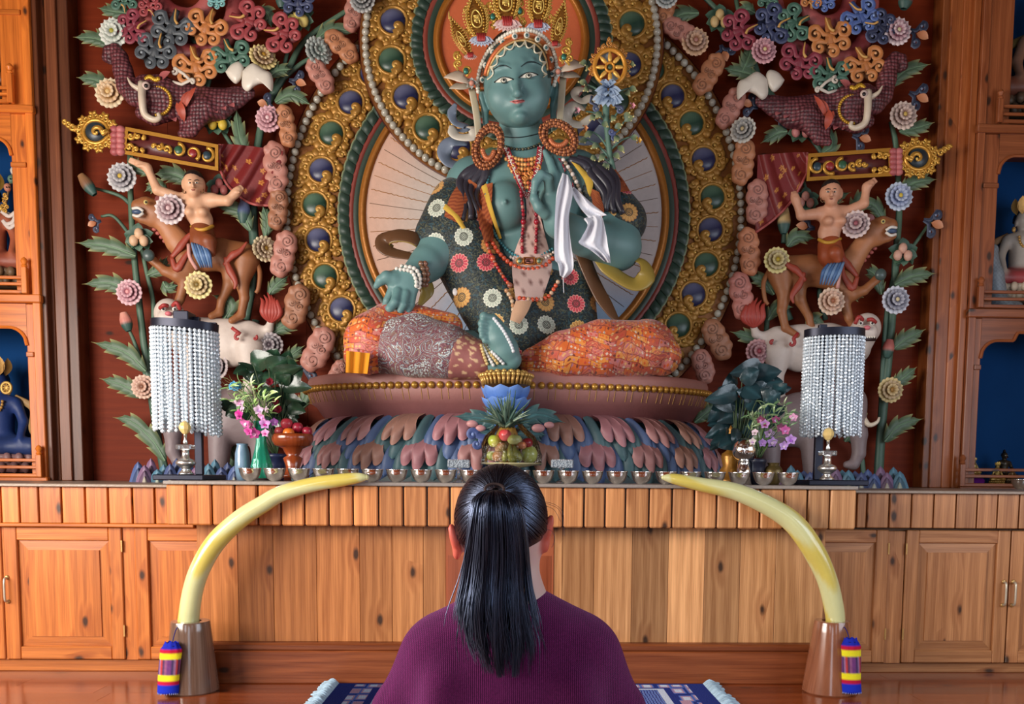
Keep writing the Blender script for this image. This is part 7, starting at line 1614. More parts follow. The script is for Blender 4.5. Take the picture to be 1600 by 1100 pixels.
for (fx,fy,s_) in ((737,130,-1),(872,112,1)):
    for i in range(8):
        an = i/8*2*math.pi; leaf(mb, P(fx,fy,4.84), P(fx+9.5*math.cos(an),fy-9.5*math.sin(an),4.82), np.array([math.sin(an),0,math.cos(an)]), .024, srgb(120,132,134), srgb(180,186,180), .2, 5)
    mb.ball(P(fx,fy,4.815), .014, srgb(206,140,120), 10, 7)
    pth = pxpath([(fx+s_*2,fy-2,.15),(fx+s_*16,fy-9,.18),(fx+s_*31,fy-14,.12)],5.0,6); mb.tube(pth, np.linspace(.028,.052,len(pth)), 12, srgb(206,190,170), squash=.18, up=(0,-.6,.4)); pth = pxpath([(fx+s_*2,fy+3,.13),(fx+s_*15,fy+5,.14),(fx+s_*28,fy+4,.1)],5.0,6); mb.tube(pth, np.linspace(.02,.035,len(pth)), 12, srgb(176,164,146), squash=.2, up=(0,-.6,.4))
    pth = pxpath([(fx+s_*4+4,fy+8,.1),(fx+6-s_*1,fy+45,.11),(fx+12 if s_<0 else fx+2,fy+88,.13)],5.0,6); mb.tube(pth, .019, 10, srgb(176,166,140), squash=.25, csec=edge2(0,srgb(206,200,180)))
mb.parts('ear_ribbon', PAINT, stt, label='cream ribbon bows and bands beside the ears')
for (cx_,cy_,rx,ry,tl) in ((763,229,19,30,16),(873,215,27,20,38)):
    mb = MB(); a = math.radians(tl)
    for k_ in range(3):
        for i in range(44):
            z = i/44*2*math.pi; q = 1+.17*(k_-1)*(1.4 if math.sin(z) < 0 else .8); x, y = rx*q*math.cos(z), ry*q*math.sin(z)+(k_-1)*1.5
            p = SP(cx_+x*math.cos(a)+y*math.sin(a), cy_-(y*math.cos(a)-x*math.sin(a)), .19+.012*(k_==1)); mb.ball(p, .0092 if k_ != 1 else .011, (srgb(120,66,42) if (i+k_)%2 else srgb(186,118,74)), 7, 5)
    for i in range(12): z = math.radians(200+i*12); mb.ball(SP(cx_+rx*.5*math.cos(z), cy_-ry*.62*math.sin(z)*1.0, .2), .014, srgb(190,110,70), 7, 5)
    mb.build('earring', GILT, stt)
# cloth ---------------------------------------------------------
def cloth_mat(name, build):
    m, nt, b = nodes_of(name); k = NT(nt); tc = k.n('ShaderNodeTexCoord').outputs['Object']; sp = k.n('ShaderNodeSeparateXYZ', Vector=tc)
    xz = k.n('ShaderNodeCombineXYZ', X=sp.outputs[0], Y=sp.outputs[2]).outputs[0]; c, h = build(k, xz, tc)
    k.link(c, b.inputs['Base Color']); b.inputs['Roughness'].default_value = .6; b.inputs['Sheen Weight'].default_value = .15
    k.link(k.bump(h, .5, .01), b.inputs['Normal']); return m
def brocade(k, xz, tc):
    sc = 6.9; v = k.vec(xz,(sc,sc,1)); vo = k.n('ShaderNodeTexVoronoi', Vector=v, Scale=1., Randomness=.42, _voronoi_dimensions='2D')
    sub = k.n('ShaderNodeVectorMath', _operation='SUBTRACT'); k.link(v, sub.inputs[0]); k.link(vo.outputs['Position'], sub.inputs[1]); s2 = k.n('ShaderNodeSeparateXYZ', Vector=sub.outputs[0])
    ang = k.math('ARCTAN2', s2.outputs[1], s2.outputs[0]); r = vo.outputs['Distance']; rc = k.n('ShaderNodeSeparateColor', Color=vo.outputs['Color']); rn = rc.outputs[0]
    pet = k.math('MULTIPLY', k.math('ABSOLUTE', k.math('SINE', k.math('MULTIPLY', ang, 7.5))), .045); R = k.math('ADD', pet, .30)
    col = k.ramp(rn, [(0,tuple(srgb(190,58,78))),(.27,tuple(srgb(206,160,90))),(.5,tuple(srgb(176,186,170))),(.74,tuple(srgb(206,70,84))),(.86,tuple(srgb(196,140,76)))], 'CONSTANT')
    edge = k.ramp(rn, [(0,tuple(srgb(220,140,130))),(.27,tuple(srgb(186,130,70))),(.5,tuple(srgb(214,216,200))),(.74,tuple(srgb(226,150,140))),(.86,tuple(srgb(216,180,110)))], 'CONSTANT')
    n1 = k.noise(v, 3.2, 2); ln = k.math('LESS_THAN', k.math('ABSOLUTE', k.math('SUBTRACT', k.math('FRACT', k.math('MULTIPLY', n1, 7.0)), .5)), .11)
    bg = k.mix(ln, tuple(srgb(16,34,38)), tuple(srgb(76,80,60))); bg = k.mix(k.math('GREATER_THAN', k.noise(v, 7., 1), .60), bg, tuple(srgb(30,62,72)))
    spoke = k.math('GREATER_THAN', k.math('ABSOLUTE', k.math('SINE', k.math('MULTIPLY', ang, 7.5))), .35)
    c = k.mix(k.math('LESS_THAN', r, R), bg, edge); c = k.mix(k.math('MULTIPLY', k.math('LESS_THAN', r, k.math('SUBTRACT', R, .035)), spoke), c, col)
    c = k.mix(k.math('LESS_THAN', r, .15), c, tuple(srgb(52,50,44))); c = k.mix(k.math('MULTIPLY', k.math('LESS_THAN', r, .12), k.math('GREATER_THAN', k.math('SINE', k.math('MULTIPLY', r, 120.)), 0.)), c, col)
    return c, k.noise(tc, 90, 2)
BROC = cloth_mat('green_brocade', brocade)
def orange(k, xz, tc):
    rot = k.n('ShaderNodeMapping', Vector=xz); rot.inputs['Rotation'].default_value = (0,0,math.radians(7)); v = rot.outputs[0]
    n = k.noise(v, 5, 2); vv = k.n('ShaderNodeVectorMath', _operation='MULTIPLY_ADD'); k.link(v, vv.inputs[0]); vv.inputs[1].default_value = (1,1,1); cb = k.n('ShaderNodeCombineXYZ', X=k.math('MULTIPLY', n, .06), Y=k.math('MULTIPLY', n, .14)).outputs[0]; k.link(cb, vv.inputs[2]); v = vv.outputs[0]
    br = k.n('ShaderNodeTexBrick', Vector=v, Scale=1.0, i4=1.0); br.inputs['Brick Width'].default_value = .062; br.inputs['Row Height'].default_value = .033; br.inputs['Mortar Size'].default_value = .0018; br.offset = .5
    br.inputs['Color1'].default_value = (0,0,0,1); br.inputs['Color2'].default_value = (1,1,1,1); br.inputs['Mortar'].default_value = (.5,.5,.5,1)
    f = k.n('ShaderNodeSeparateColor', Color=br.outputs['Color']).outputs[0]
    base = k.ramp(f, [(0,tuple(srgb(214,104,40))),(.3,tuple(srgb(196,84,52))),(.55,tuple(srgb(222,140,60))),(.8,tuple(srgb(206,120,110)))], 'CONSTANT')
    vo = k.n('ShaderNodeTexVoronoi', Vector=k.vec(v,(48,48,1)), Scale=1., _voronoi_dimensions='2D', _distance='MANHATTAN', Randomness=.4); rn = k.n('ShaderNodeSeparateColor', Color=vo.outputs['Color']).outputs[1]
    spot = k.ramp(rn, [(0,tuple(srgb(226,170,110))),(.2,tuple(srgb(196,70,50))),(.4,tuple(srgb(190,120,130))),(.55,tuple(srgb(120,50,40))),(.7,tuple(srgb(216,190,170))),(.85,tuple(srgb(214,96,36)))], 'CONSTANT')
    c = k.mix(k.math('LESS_THAN', vo.outputs['Distance'], .36), base, spot); 
    big = k.n('ShaderNodeTexVoronoi', Vector=k.vec(v,(5.5,7,1)), Scale=1., _voronoi_dimensions='2D', _distance='MANHATTAN', Randomness=.3)
    rings = k.ramp(k.math('FRACT', k.math('MULTIPLY', big.outputs['Distance'], 9.)), [(0,tuple(srgb(190,70,50))),(.3,tuple(srgb(220,150,120))),(.5,tuple(srgb(206,96,40))),(.75,tuple(srgb(150,76,96)))], 'CONSTANT')
    c = k.mix(k.math('LESS_THAN', big.outputs['Distance'], .34), c, k.mix(.5, rings, c)); c = k.mix(k.math('MULTIPLY', br.outputs['Fac'], .55), c, tuple(srgb(96,40,26)))
    return c, k.noise(tc, 20, 3)
ORNG = cloth_mat('orange_patchwork_silk', orange)
def dragon(k, xz, tc):
    n = k.n('ShaderNodeTexNoise', Vector=xz, Scale=7., Detail=3., Distortion=2.2).outputs[0]; b1 = k.math('FRACT', k.math('MULTIPLY', n, 9.))
    c = k.ramp(b1, [(0,tuple(srgb(112,66,76))),(.34,tuple(srgb(150,110,112))),(.46,tuple(srgb(96,60,70))),(.62,tuple(srgb(134,150,160))),(.72,tuple(srgb(186,200,200))),(.8,tuple(srgb(120,72,78))),(.92,tuple(srgb(150,140,110)))], 'CONSTANT')
    vo = k.n('ShaderNodeTexVoronoi', Vector=k.vec(xz,(90,90,1)), Scale=1., _voronoi_dimensions='2D'); sil = k.math('GREATER_THAN', k.noise(xz, 5., 2), .60)
    c = k.mix(k.math('MULTIPLY', sil, k.math('LESS_THAN', vo.outputs['Distance'], .33)), c, tuple(srgb(196,206,204))); return c, n
DRAG = cloth_mat('dragon_brocade', dragon)
rb_ = [*sc_([(716,322,42,.02),(694,372,44,.05)],.06), *sc_([(720,340,44,.05),(752,430,50,.06),(800,505,64,.10)],.06), *sc_([(694,380,32,.06),(752,472,34,.08)],.05), se(822,480,84,70,.215,.02,.06), se(815,540,70,44,.25,.06,.06), *sc_([(905,430,22,.02),(895,520,40,.05)],.05)]
robe = sculpt(rb_, .009); robe.build('brocade_robe', BROC, stt, label='dark green brocade robe with flower medallions')
sl_ = sculpt(sc_([(932,304,40,.02),(972,346,37,.06)],.06), .009); sl_.build('brocade_sleeve', BROC, stt)
lapm = sculpt([*sc_([(835,566,22,.30),(880,554,33,.34),(940,545,41,.32),(1005,545,40,.26),(1034,556,29,.24)],.05,sq=1.0), *sc_([(880,560,30,.2),(1010,545,44,.1)],.05)], .009, cfun=None); lapm.build('orange_skirt', ORNG, stt, label='orange patterned cloth over the right leg')
kn = sculpt([*sc_([(612,518,42,.22),(584,536,43,.30),(568,556,28,.34)],.05), *sc_([(640,500,24,.22),(700,512,22,.2)],.04)], .009); kn.build('orange_knee_cloth', ORNG, stt, label='orange patterned cloth over the left knee')
tr2 = sculpt([*sc_([(600,542,38,.30),(650,540,44,.35),(700,549,37,.40),(742,558,26,.40)],.05), *sc_([(640,548,32,.4),(730,560,22,.44)],.04)], .009); tr2.build('dragon_trousers', DRAG, stt, label='purple silver patterned trouser leg')
cf = sculpt(sc_([(716,556,34,.415),(742,562,27,.43),(748,565,24,.43)],.03,None), .008, srgb(150,92,88), cfun=lambda v,c: np.where(((np.sin(v[:,0]*95+np.sin(v[:,2]*120)*1.6)*np.sin(v[:,2]*100+np.sin(v[:,0]*90)))>.35)[:,None], srgb(214,180,140)[None], c)); cf.build('trouser_cuff', PAINT, stt, label='pink cuff with gold flower pattern')
for m_ in (robe, sl_, lapm, kn, tr2, cf):
    o_ = sum(len(x) for x in allV); allV.append(np.concatenate(m_.v)); allF += [tuple(i+o_ for i in q) for q in m_.f]
mb = MB(); v=[]
for u in np.linspace(0,1,14):
    a_, b_ = lerp((541,548),(578,552),u), lerp((540,582),(574,584),u); v.append([P(*lerp(a_,b_,t),4.52-.012*math.sin(u*14)-.01*t) for t in np.linspace(0,1,6)])
mb.grid(v, srgb(222,146,40)); mb.grid(np.array(v)[:,::-1]+np.array([0,.012,0]), srgb(190,110,30)); mb.build('yellow_hem', MATTE, stt, label='yellow orange cloth end at the knee')
BV = bv()
# cream apron panel, wavy locks and collars on the shoulders
def strip(mb, L, Rr, c, off=.012, n=26, m=9, cf=None):
    l_, r2 = catmull([(*p,0) for p in L],6), catmull([(*p,0) for p in Rr],6); T0 = np.linspace(0,1,len(l_)); v=[];cs=[]
    for t in np.linspace(0,1,n):
        a = np.array([np.interp(t,T0,l_[:,k_]) for k_ in (0,1)]); b_ = np.array([np.interp(t,np.linspace(0,1,len(r2)),r2[:,k_]) for k_ in (0,1)]); v.append([snap(*lerp(a,b_,u),off+.006*math.sin(math.pi*u)) for u in np.linspace(0,1,m)]); cs.append([c if cf is None else cf(t,u) for u in np.linspace(0,1,m)])
    mb.grid(v,np.array(cs))
mb = MB(); strip(mb, [(821,300),(822,345),(806,388),(800,420),(806,470)], [(838,300),(846,345),(858,392),(862,420),(846,470)], srgb(214,182,172), .018, 30, 11, lambda t,u: srgb(120,80,76) if (math.sin(t*46)*math.sin(u*17)>.72) else srgb(214,182,172)); strip(mb, [(806,470),(800,486),(797,500)], [(832,470),(824,488),(812,506)], srgb(200,160,130), .03); mb.build('apron', MATTE, stt, label='cream embroidered apron')
mb = MB(); dk, dk1 = srgb(52,50,60), srgb(84,82,92)
for s_, pts0 in ((-1,[(772,248),(748,268),(738,300),(744,340)]),(1,[(898,248),(928,262),(948,296),(952,330)])):
    for k_ in range(4):
        q = catmull([(x+s_*(k_-1)*9, y+abs(k_-1)*2, .15-.03*k_) for x,y in pts0],7); pth = np.array([snap(x+s_*4*math.sin(i*.5+k_),y,.012) for i,(x,y,dy) in enumerate(q)]); mb.tube(pth, np.interp(np.linspace(0,1,len(pth)),[0,.3,1],[6,8,4])*S(5), 9, dk, csec=edge2(0,dk1,.7))
mb.parts('shoulder_lock', SATIN, stt, label='dark wavy hair locks over the shoulders')
mb = MB(); oc = lambda t,u: srgb(160,88,52) if math.sin(t*70)*math.cos(u*16) > -.1 else srgb(122,58,38)
for L,R_ in (([(748,290),(728,318),(718,350)],[(726,275),(704,306),(694,338)]),([(770,285),(768,330),(772,372)],[(752,290),(745,330),(757,380)]),([(918,292),(926,320),(918,350)],[(936,300),(944,330),(934,352)]),([(944,262),(962,284),(970,300)],[(960,262),(976,284),(984,298)])): strip(mb, L, R_, oc(0,0), .03, 24, 7, oc)
mb.parts('embroidered_collar', MATTE, stt, label='orange embroidered collar edges')
mb = MB()
for L,R_ in (([(752,292),(764,330),(780,374)],[(760,286),(770,326),(784,372)]),([(696,318),(715,335),(728,356)],[(692,326),(708,340),(722,358)]),([(892,252),(912,280),(918,300)],[(905,258),(926,282),(922,308)])): strip(mb, L, R_, srgb(196,160,66), .034)
mb.parts('yellow_lapel', MATTE, stt)
# ribbons floating beside the statue
def ribbon(name, pts, w0, c0, c1, lab, Y=4.95, sq=.25, m=SATIN):
    mb = MB(); q = pxpath(pts, Y, 8); mb.tube(q, np.interp(np.linspace(0,1,len(q)),[0,.15,.6,1],[w0*.35,w0,w0,w0*.3])*S(Y), 12, c0, squash=sq, up=(.25,-.8,.55), csec=lambda cv,a: np.where((np.cos(a)>0)[None,:,None], cv, c1)); return mb.build(name, m, stt, label=lab)
bl, wt = srgb(112,124,142), srgb(206,200,186)
ribbon('ribbon', [(712,162),(706,178),(712,192),(728,198),(722,204),(704,200)], 7, bl, wt, 'small blue white ribbon curl left')
ribbon('ribbon', [(705,196,.02),(712,212,.04),(735,214,.06),(742,202,.05),(730,198,.02)], 9, wt, bl, 'white ribbon curl left of the neck')
ribbon('ribbon', [(730,225),(705,222),(694,238),(702,254),(725,258),(745,248)], 11, bl, bl*.8, 'blue grey ribbon loop left')
ribbon('ribbon', [(925,142),(904,140),(898,150),(910,158),(926,152),(934,166),(930,172)], 7, wt, bl, 'white ribbon curl under the small leaf right')
ribbon('ribbon', [(914,172),(898,164),(886,176),(890,190),(908,195),(922,184),(934,178)], 9, wt, wt*.85, 'white ribbon loop right of the neck')
ribbon('ribbon', [(892,214),(912,220),(934,214),(944,196),(935,186)], 11, bl, bl*.75, 'blue grey ribbon right of the neck')
ol, br2 = srgb(150,128,58), srgb(96,66,44)
ribbon('ribbon', [(668,396,.06),(650,374,.1),(622,368,.1),(602,376,.08),(606,392,.1),(640,400,.12),(668,402,.1)], 14, br2, ol, 'brown ribbon loop above the lowered hand', 4.95, .22)
ribbon('ribbon', [(660,430,.1),(668,452,.1),(655,478,.1)], 10, ol, ol, 'olive ribbon end behind the wrist', 4.95, .22)
ribbon('ribbon', [(902,365,.05),(915,410,.08),(935,455,.08),(955,488,.1),(968,505,.1)], 13, br2, ol, 'brown ribbon falling below the raised arm', 4.95, .22)
ribbon('ribbon', [(925,395,.08),(955,424,.1),(990,444,.1),(1010,432,.1),(1006,412,.08),(985,402,.06)], 14, ol, br2, 'olive ribbon curl below the raised elbow', 4.93, .25)
# bracelets, foot jewels
mb = MB()
def ringbeads(mb, pts, r, c, off): 
    q = catmull([(*p,0) for p in pts],10)
    d = np.concatenate([[0],np.cumsum(np.linalg.norm(np.diff(q[:,:2],axis=0),axis=1))])
    for t in np.arange(0,d[-1],1.85*r/S(5)): mb.ball(snap(np.interp(t,d,q[:,0]),np.interp(t,d,q[:,1]),off), r, c, 7, 5)
ringbeads(mb, [(628,416),(648,420),(656,434),(655,450)], .0125, srgb(226,222,212), .008); ringbeads(mb, [(620,420),(642,424),(650,438),(650,452)], .0115, srgb(226,222,212), .008); ringbeads(mb, [(664,412),(668,432),(662,456)], .016, srgb(140,96,76), .012); ringbeads(mb, [(658,412),(663,432),(658,456)], .016, srgb(120,90,70), .012)
mb.parts('bracelet', MATS['pearlbody_halo'], stt); mb = MB()
ringbeads(mb, [(772,498),(786,516),(798,538),(803,552)], .0095, srgb(222,226,230), .004)
for k_ in range(4): ringbeads(mb, [(752+k_*2,540),(756+k_*6,555),(762+k_*9,571)], .0095, srgb(222,222,220) if k_%2 else srgb(206,180,120), .01)
mb.build('foot_pearls', MATS['pearlbody_halo'], stt)
# necklaces
def strand(name, pts, r, cols, off, lab=None, m=None, step=None):
    q = catmull([(*p,0) for p in pts],14); mb = MB(); d = np.concatenate([[0],np.cumsum(np.linalg.norm(np.diff(q[:,:2],axis=0),axis=1))]); st = (step or 1.9)*r/S(5)
    for i, t in enumerate(np.arange(0,d[-1],st)):
        x, y = np.interp(t,d,q[:,0]), np.interp(t,d,q[:,1]); c = cols[i%len(cols)]; big = 1.5 if len(cols)>3 and i%9==8 else 1; mb.ball(snap(x,y,off), r*big, srgb(*c), 7, 5)
    return mb.build(name, m or GLAZE, stt, label=lab)
RD, CO, TQ, WH_, DG = (160,30,48),(206,84,54),(70,140,150),(222,210,200),(40,52,48)
strand('necklace', [(786,228),(805,233),(825,232),(846,224)], .0085, [DG,(90,84,60)], .006, 'dark choker')
for o_, cl_ in ((0,[RD]),(2.6,[WH_]),(5.2,[WH_,RD]),(7.6,[RD])): strand('necklace', [(787+o_,232),(800+o_,264),(812+o_*.7,292),(820+o_*.2,306),(824,306),(836-o_*.7,284),(845-o_,256),(849-o_,228)], .0062, cl_, .03, 'red and white beads of the V shaped strand')
strand('necklace', [(814,300),(818,340),(816,372),(816,394)], .011, [RD,RD,(110,40,50),RD,(190,120,110)], .03, 'hanging red bead strand'); strand('necklace', [(834,300),(838,340),(838,372),(837,394)], .011, [RD,RD,(110,40,50),RD,(190,120,110)], .03, 'hanging red bead strand')
strand('necklace', [(760,255),(752,300),(756,340),(768,376),(788,404),(815,420),(845,418),(868,400)], .0135, [CO], .016, 'long coral bead necklace'); strand('necklace', [(766,252),(760,300),(762,335),(776,370),(800,396),(830,404),(866,388)], .009, [TQ], .014, 'turquoise bead necklace')
strand('necklace', [(755,262),(748,310),(752,350),(766,395),(785,430),(800,450)], .0105, [CO,RD,CO,(150,90,70)], .016, 'outer coral bead strand'); strand('necklace', [(880,250),(896,275),(908,305),(912,335)], .0125, [WH_,(150,130,110)], .02, 'white bead strand on the right'); strand('necklace', [(874,250),(890,280),(903,312),(906,336)], .010, [RD,(120,80,90)], .02, 'dark red bead strand on the right')
strand('necklace', [(798,402),(820,410),(850,404),(868,392)], .009, [WH_,WH_,(190,160,130)], .02, 'white bead strand at the belly'); strand('necklace', [(802,490),(800,470),(790,452)], .012, [(190,140,100),(206,180,150)], .02, 'amber pendant strand'); strand('necklace', [(812,466),(835,468),(856,464),(872,440)], .0125, [CO,CO,(206,170,140)], .02, 'short coral strand on the robe')
mb = MB(); r_ = np.random.default_rng(9)
for row in range(7):
    hw = lerp(34,5,row/6); y0 = 250+row*7.2
    for x in np.arange(-hw,hw+.1,5.0): px, py = 820+x, y0-6*(abs(x)/34)**2*2; mb.ball(snap(px,py,.016+.008*r_.uniform()), .0115, [srgb(216,134,70),srgb(200,104,64),srgb(230,170,100)][r_.integers(3)], 7, 5)
for i in range(5): px, py = 800+i*10, 262+(2-abs(i-2))*8; curl(mb, px, py, 5, 90, 1.2, 1 if i%2 else -1, 4.995-.0, 1.6, srgb(206,130,60), srgb(230,180,100), .8, dy=5.0-snap(px,py,.03)[1]-.005)
mb.build('gold_pectoral', GILT, stt, label='gold filigree collar necklace')
mb = MB(); p = snap(827,408,.03); mb.box(p+np.array([-.032,-.01,-.02]), p+np.array([.032,.006,.02]), srgb(206,130,66), None, .004); mb.box(p+np.array([-.02,-.014,-.012]), p+np.array([.02,-.008,.012]), srgb(206,140,130), None, .003)
for dx in (-15,15): p = snap(827+dx,408,.03); mb.ball(p, (.02,.012,.02), srgb(206,150,80), 10, 7).ball(p+np.array([0,-.008,0]), (.012,.008,.014), srgb(110,130,110), 8, 6)
mb.build('belt_clasp', GOLD, stt, label='gold clasp with pink stone'); mb = MB(); p = snap(711,456,.012); mb.ball(p,(.014,.006,.02),srgb(226,222,220),12,7); mb.build('white_badge', SATIN, stt)
# ------------------------------------------------------------------ white silk scarf hung on the raised hand
SILK, nt, b = nodes_of('white_silk'); k = NT(nt); tc = k.n('ShaderNodeTexCoord').outputs['Object']; b.inputs['Base Color'].default_value = (*srgb(226,228,236),1); b.inputs['Roughness'].default_value = .38; b.inputs['Sheen Weight'].default_value = .3; k.link(k.bump(k.noise(k.vec(tc,(14,14,5)),1.,4), .7, .03), b.inputs['Normal'])
sf = thing('white_scarf', 'white silk scarf hanging from the raised hand of the statue', 'scarf', P(868,433,4.55))
def panel(name, L, R_, Y, waves, amp, lab=None):
    mb = MB(); l_, r2 = catmull(L,6), catmull(R_,6); T0, T1 = np.linspace(0,1,len(l_)), np.linspace(0,1,len(r2)); v=[]; n, m = 44, 22
    for t in np.linspace(0,1,n):
        a = np.array([np.interp(t,T0,l_[:,k_]) for k_ in range(3)]); b_ = np.array([np.interp(t,T1,r2[:,k_]) for k_ in range(3)]); row=[]
        for u in np.linspace(0,1,m):
            q = lerp(a,b_,u); row.append(P(q[0],q[1],Y-q[2]-amp*math.sin(u*waves*math.pi+2.2*math.sin(t*3.0))-amp*.5*math.sin(u*waves*2.3+t*9)))
        v.append(row)
    v = np.array(v); mb.grid(v,(1,1,1)); mb.grid(v[:,::-1]+np.array([0,.006,0]),(1,1,1)); return mb.build(name, SILK, sf, label=lab)
panel('long_end', [(879,270,0),(870,300,.02),(867,340,.02),(866,380,.02),(867,405,.02),(872,412,.02),(875,430,.0)], [(888,274,0),(895,300,.02),(889,340,.02),(892,380,.02),(896,408,.02),(894,424,.02),(882,435,.0)], 4.44, 3.2, .012)
panel('crossing_fold', [(890,296,.0),(905,322,.02),(920,340,.03)], [(897,292,.0),(925,318,.02),(948,336,.03)], 4.47, 2.4, .010)
panel('short_end', [(912,342,.04),(918,352,.06),(908,372,.05),(905,380,.05),(925,392,.05),(944,408,.03)], [(926,334,.04),(940,338,.06),(947,365,.06),(950,385,.05),(953,400,.05),(954,411,.03)], 4.50, 3.4, .018)
mb = MB(); mb.tube(pxpath([(880,434),(880.5,448),(881,458)],4.44,4), .0018, 4, srgb(220,220,220)); mb.build('loose_thread', SILK, sf)
# ------------------------------------------------------------------ lotus stem with the golden wheel
lw = thing('wheel_lotus', 'carved blue lotus spray carrying a golden eight spoked wheel', 'carving', P(965,285,4.9)); Yw_ = 4.88; s = S(Yw_)
mb = MB(); sg_ = srgb(86,118,104)
mb.tube(pxpath([(966,290,-.02),(958,262),(952,235),(949,205),(947,180),(947,160)],Yw_,6), np.linspace(3.5,5.5,31)*s, 8, sg_)
for pts in ([(952,235),(938,215),(926,206)],[(955,250),(935,228),(918,218)],[(950,215),(965,205),(975,190)],[(953,235),(970,220),(985,214)],[(948,190),(935,178),(915,174)],[(947,195),(962,180),(968,170)],[(957,258),(945,248),(938,244)],[(945,150),(930,138),(918,132)],[(955,150),(970,142),(982,138)]): mb.tube(pxpath(pts,Yw_,5), np.linspace(2,1.2,11)*s, 6, sg_)
mb.build('stem', PAINT, lw); mb = MB()
for (x,y,ex,ey) in ((926,206,912,215),(930,180,922,188),(940,192,950,198),(918,218,905,222),(936,225,924,232),(960,200,972,195),(975,190,990,182),(985,214,998,218),(965,228,975,238),(945,240,936,252),(958,240,968,248),(950,258,940,262),(918,132,904,128),(920,138,912,142),(982,138,995,142),(976,142,984,150),(918,100,906,98),(922,104,916,110),(980,100,992,102),(976,106,984,112),(960,180,956,190),(940,175,930,185),(966,212,960,222),(975,185,984,176),(945,255,950,268),(932,245,922,250)):
    leaf(mb, P(x,y,Yw_-.02), P(ex,ey,Yw_-.03), np.array([-(ey-y),0,-(ex-x)])*1., 9*s, srgb(50,84,74), srgb(150,156,104), .2, 6); mb.ball(P(ex,ey,Yw_-.03), 1.5*s, srgb(214,200,140), 6, 5); mb.ball(P(lerp(x,ex,.55)+3,lerp(y,ey,.55)+3,Yw_-.035), 1.2*s, srgb(206,196,140), 6, 5)
mb.build('leaves', PAINT, lw); mb = MB(); b0, b1 = srgb(96,120,156), srgb(166,186,206)
for tier, (n, r_, y_, up) in enumerate(((9,25,150,-6),(8,21,143,6),(6,14,138,12))):
    for i in range(n): an = math.radians(lerp(190,350,i/(n-1))) if tier<2 else math.radians(lerp(20,160,i/(n-1))); leaf(mb, P(950,y_,Yw_-.03-.01*tier), P(950+r_*math.cos(an),y_-r_*.55*math.sin(an)-up*.6,Yw_-.06-.02*tier), np.array([math.sin(an),0,math.cos(an)]), 13*s, b0, b1, .2, 6)
mb.build('blue_lotus', PAINT, lw); mb = MB()
curl(mb, 932,170,5,60,1.2,1,Yw_-.01,2.4,srgb(70,80,110),srgb(130,140,160),.7,lead=[(925,150),(922,160)]); curl(mb, 968,172,6,120,1.2,-1,Yw_-.01,2.4,srgb(70,80,110),srgb(130,140,160),.7,lead=[(955,160),(962,165)]); curl(mb, 956,206,5,0,1.2,-1,Yw_-.02,2.4,srgb(70,80,120),srgb(110,120,160),.7); curl(mb, 960,216,4.5,60,1.2,1,Yw_-.02,2.2,srgb(70,80,120),srgb(110,120,160),.7); mb.parts('blue_scroll', PAINT, lw); mb = MB()
for (x,y,c_) in ((902,172,(206,150,160)),(988,165,(206,140,150)),(914,200,(196,130,80)),(998,219,(196,150,60))):
    for i in range(5): an = i*1.257; leaf(mb, P(x,y,Yw_-.03), P(x+5.5*math.cos(an),y-5.5*math.sin(an),Yw_-.05), np.array([math.sin(an),0,math.cos(an)]), 5*s, srgb(*c_), srgb(*c_)*1.2, .2, 4)
mb.parts('small_blossom', PAINT, lw)
wo, w1_ = srgb(206,140,50), srgb(226,176,84); mb = MB(); e = np.linspace(0,2*math.pi,49); WC = (953,105)
mb.tube(np.array([P(WC[0]+24*math.cos(z),WC[1]-27*math.sin(z),Yw_-.05) for z in e]), 3.4*s, 10, wo, caps=False, csec=edge2(0,w1_,.8)); mb.tube(np.array([P(WC[0]+6.5*math.cos(z),WC[1]-7*math.sin(z),Yw_-.06) for z in e]), 2*s, 8, wo, caps=False); mb.ball(P(*WC,Yw_-.05), np.array([4.5,3,5])*s, srgb(70,90,70), 12, 8)
for i in range(8):
    an = i*math.pi/4; mb.tube(np.array([P(WC[0]+r_*math.cos(an),WC[1]-r_*1.1*math.sin(an),Yw_-.058) for r_ in (7,11,16,22)]), np.array([1.6,3.1,3.1,1.4])*s, 8, w1_, squash=.7)
wh = mb.build('wheel', GILT, lw); mb = MB()
for i in range(8):
    v=[]; 
    for r_ in (0.2,8,16,24): v.append([P(WC[0]+r_*math.cos(z),WC[1]-r_*1.1*math.sin(z),Yw_-.03) for z in np.linspace(i*math.pi/4,(i+1)*math.pi/4,5)])
    mb.grid(v, [srgb(60,84,60),srgb(160,80,40),srgb(150,166,176),srgb(120,50,30)][i%4])
mb.build('coloured_sectors', PAINT, wh); mb = MB()
for i in range(13): an = math.radians(lerp(-20,200,i/12)); px, py = WC[0]+29*math.cos(an), WC[1]-32*math.sin(an); curl(mb, px, py, 4.2, math.degrees(an), 1.2, 1 if i%2 else -1, Yw_-.04, 1.7, srgb(176,116,50), srgb(214,160,90), .8)
for (x,y,r_) in ((953,68,5),(945,73,4),(961,73,4),(953,62,3)): curl(mb, x, y, r_, 90, 1.2, 1, Yw_-.04, 1.7, srgb(176,116,50), srgb(214,160,90), .8)
mb.build('flame_crest', GILT, wh)
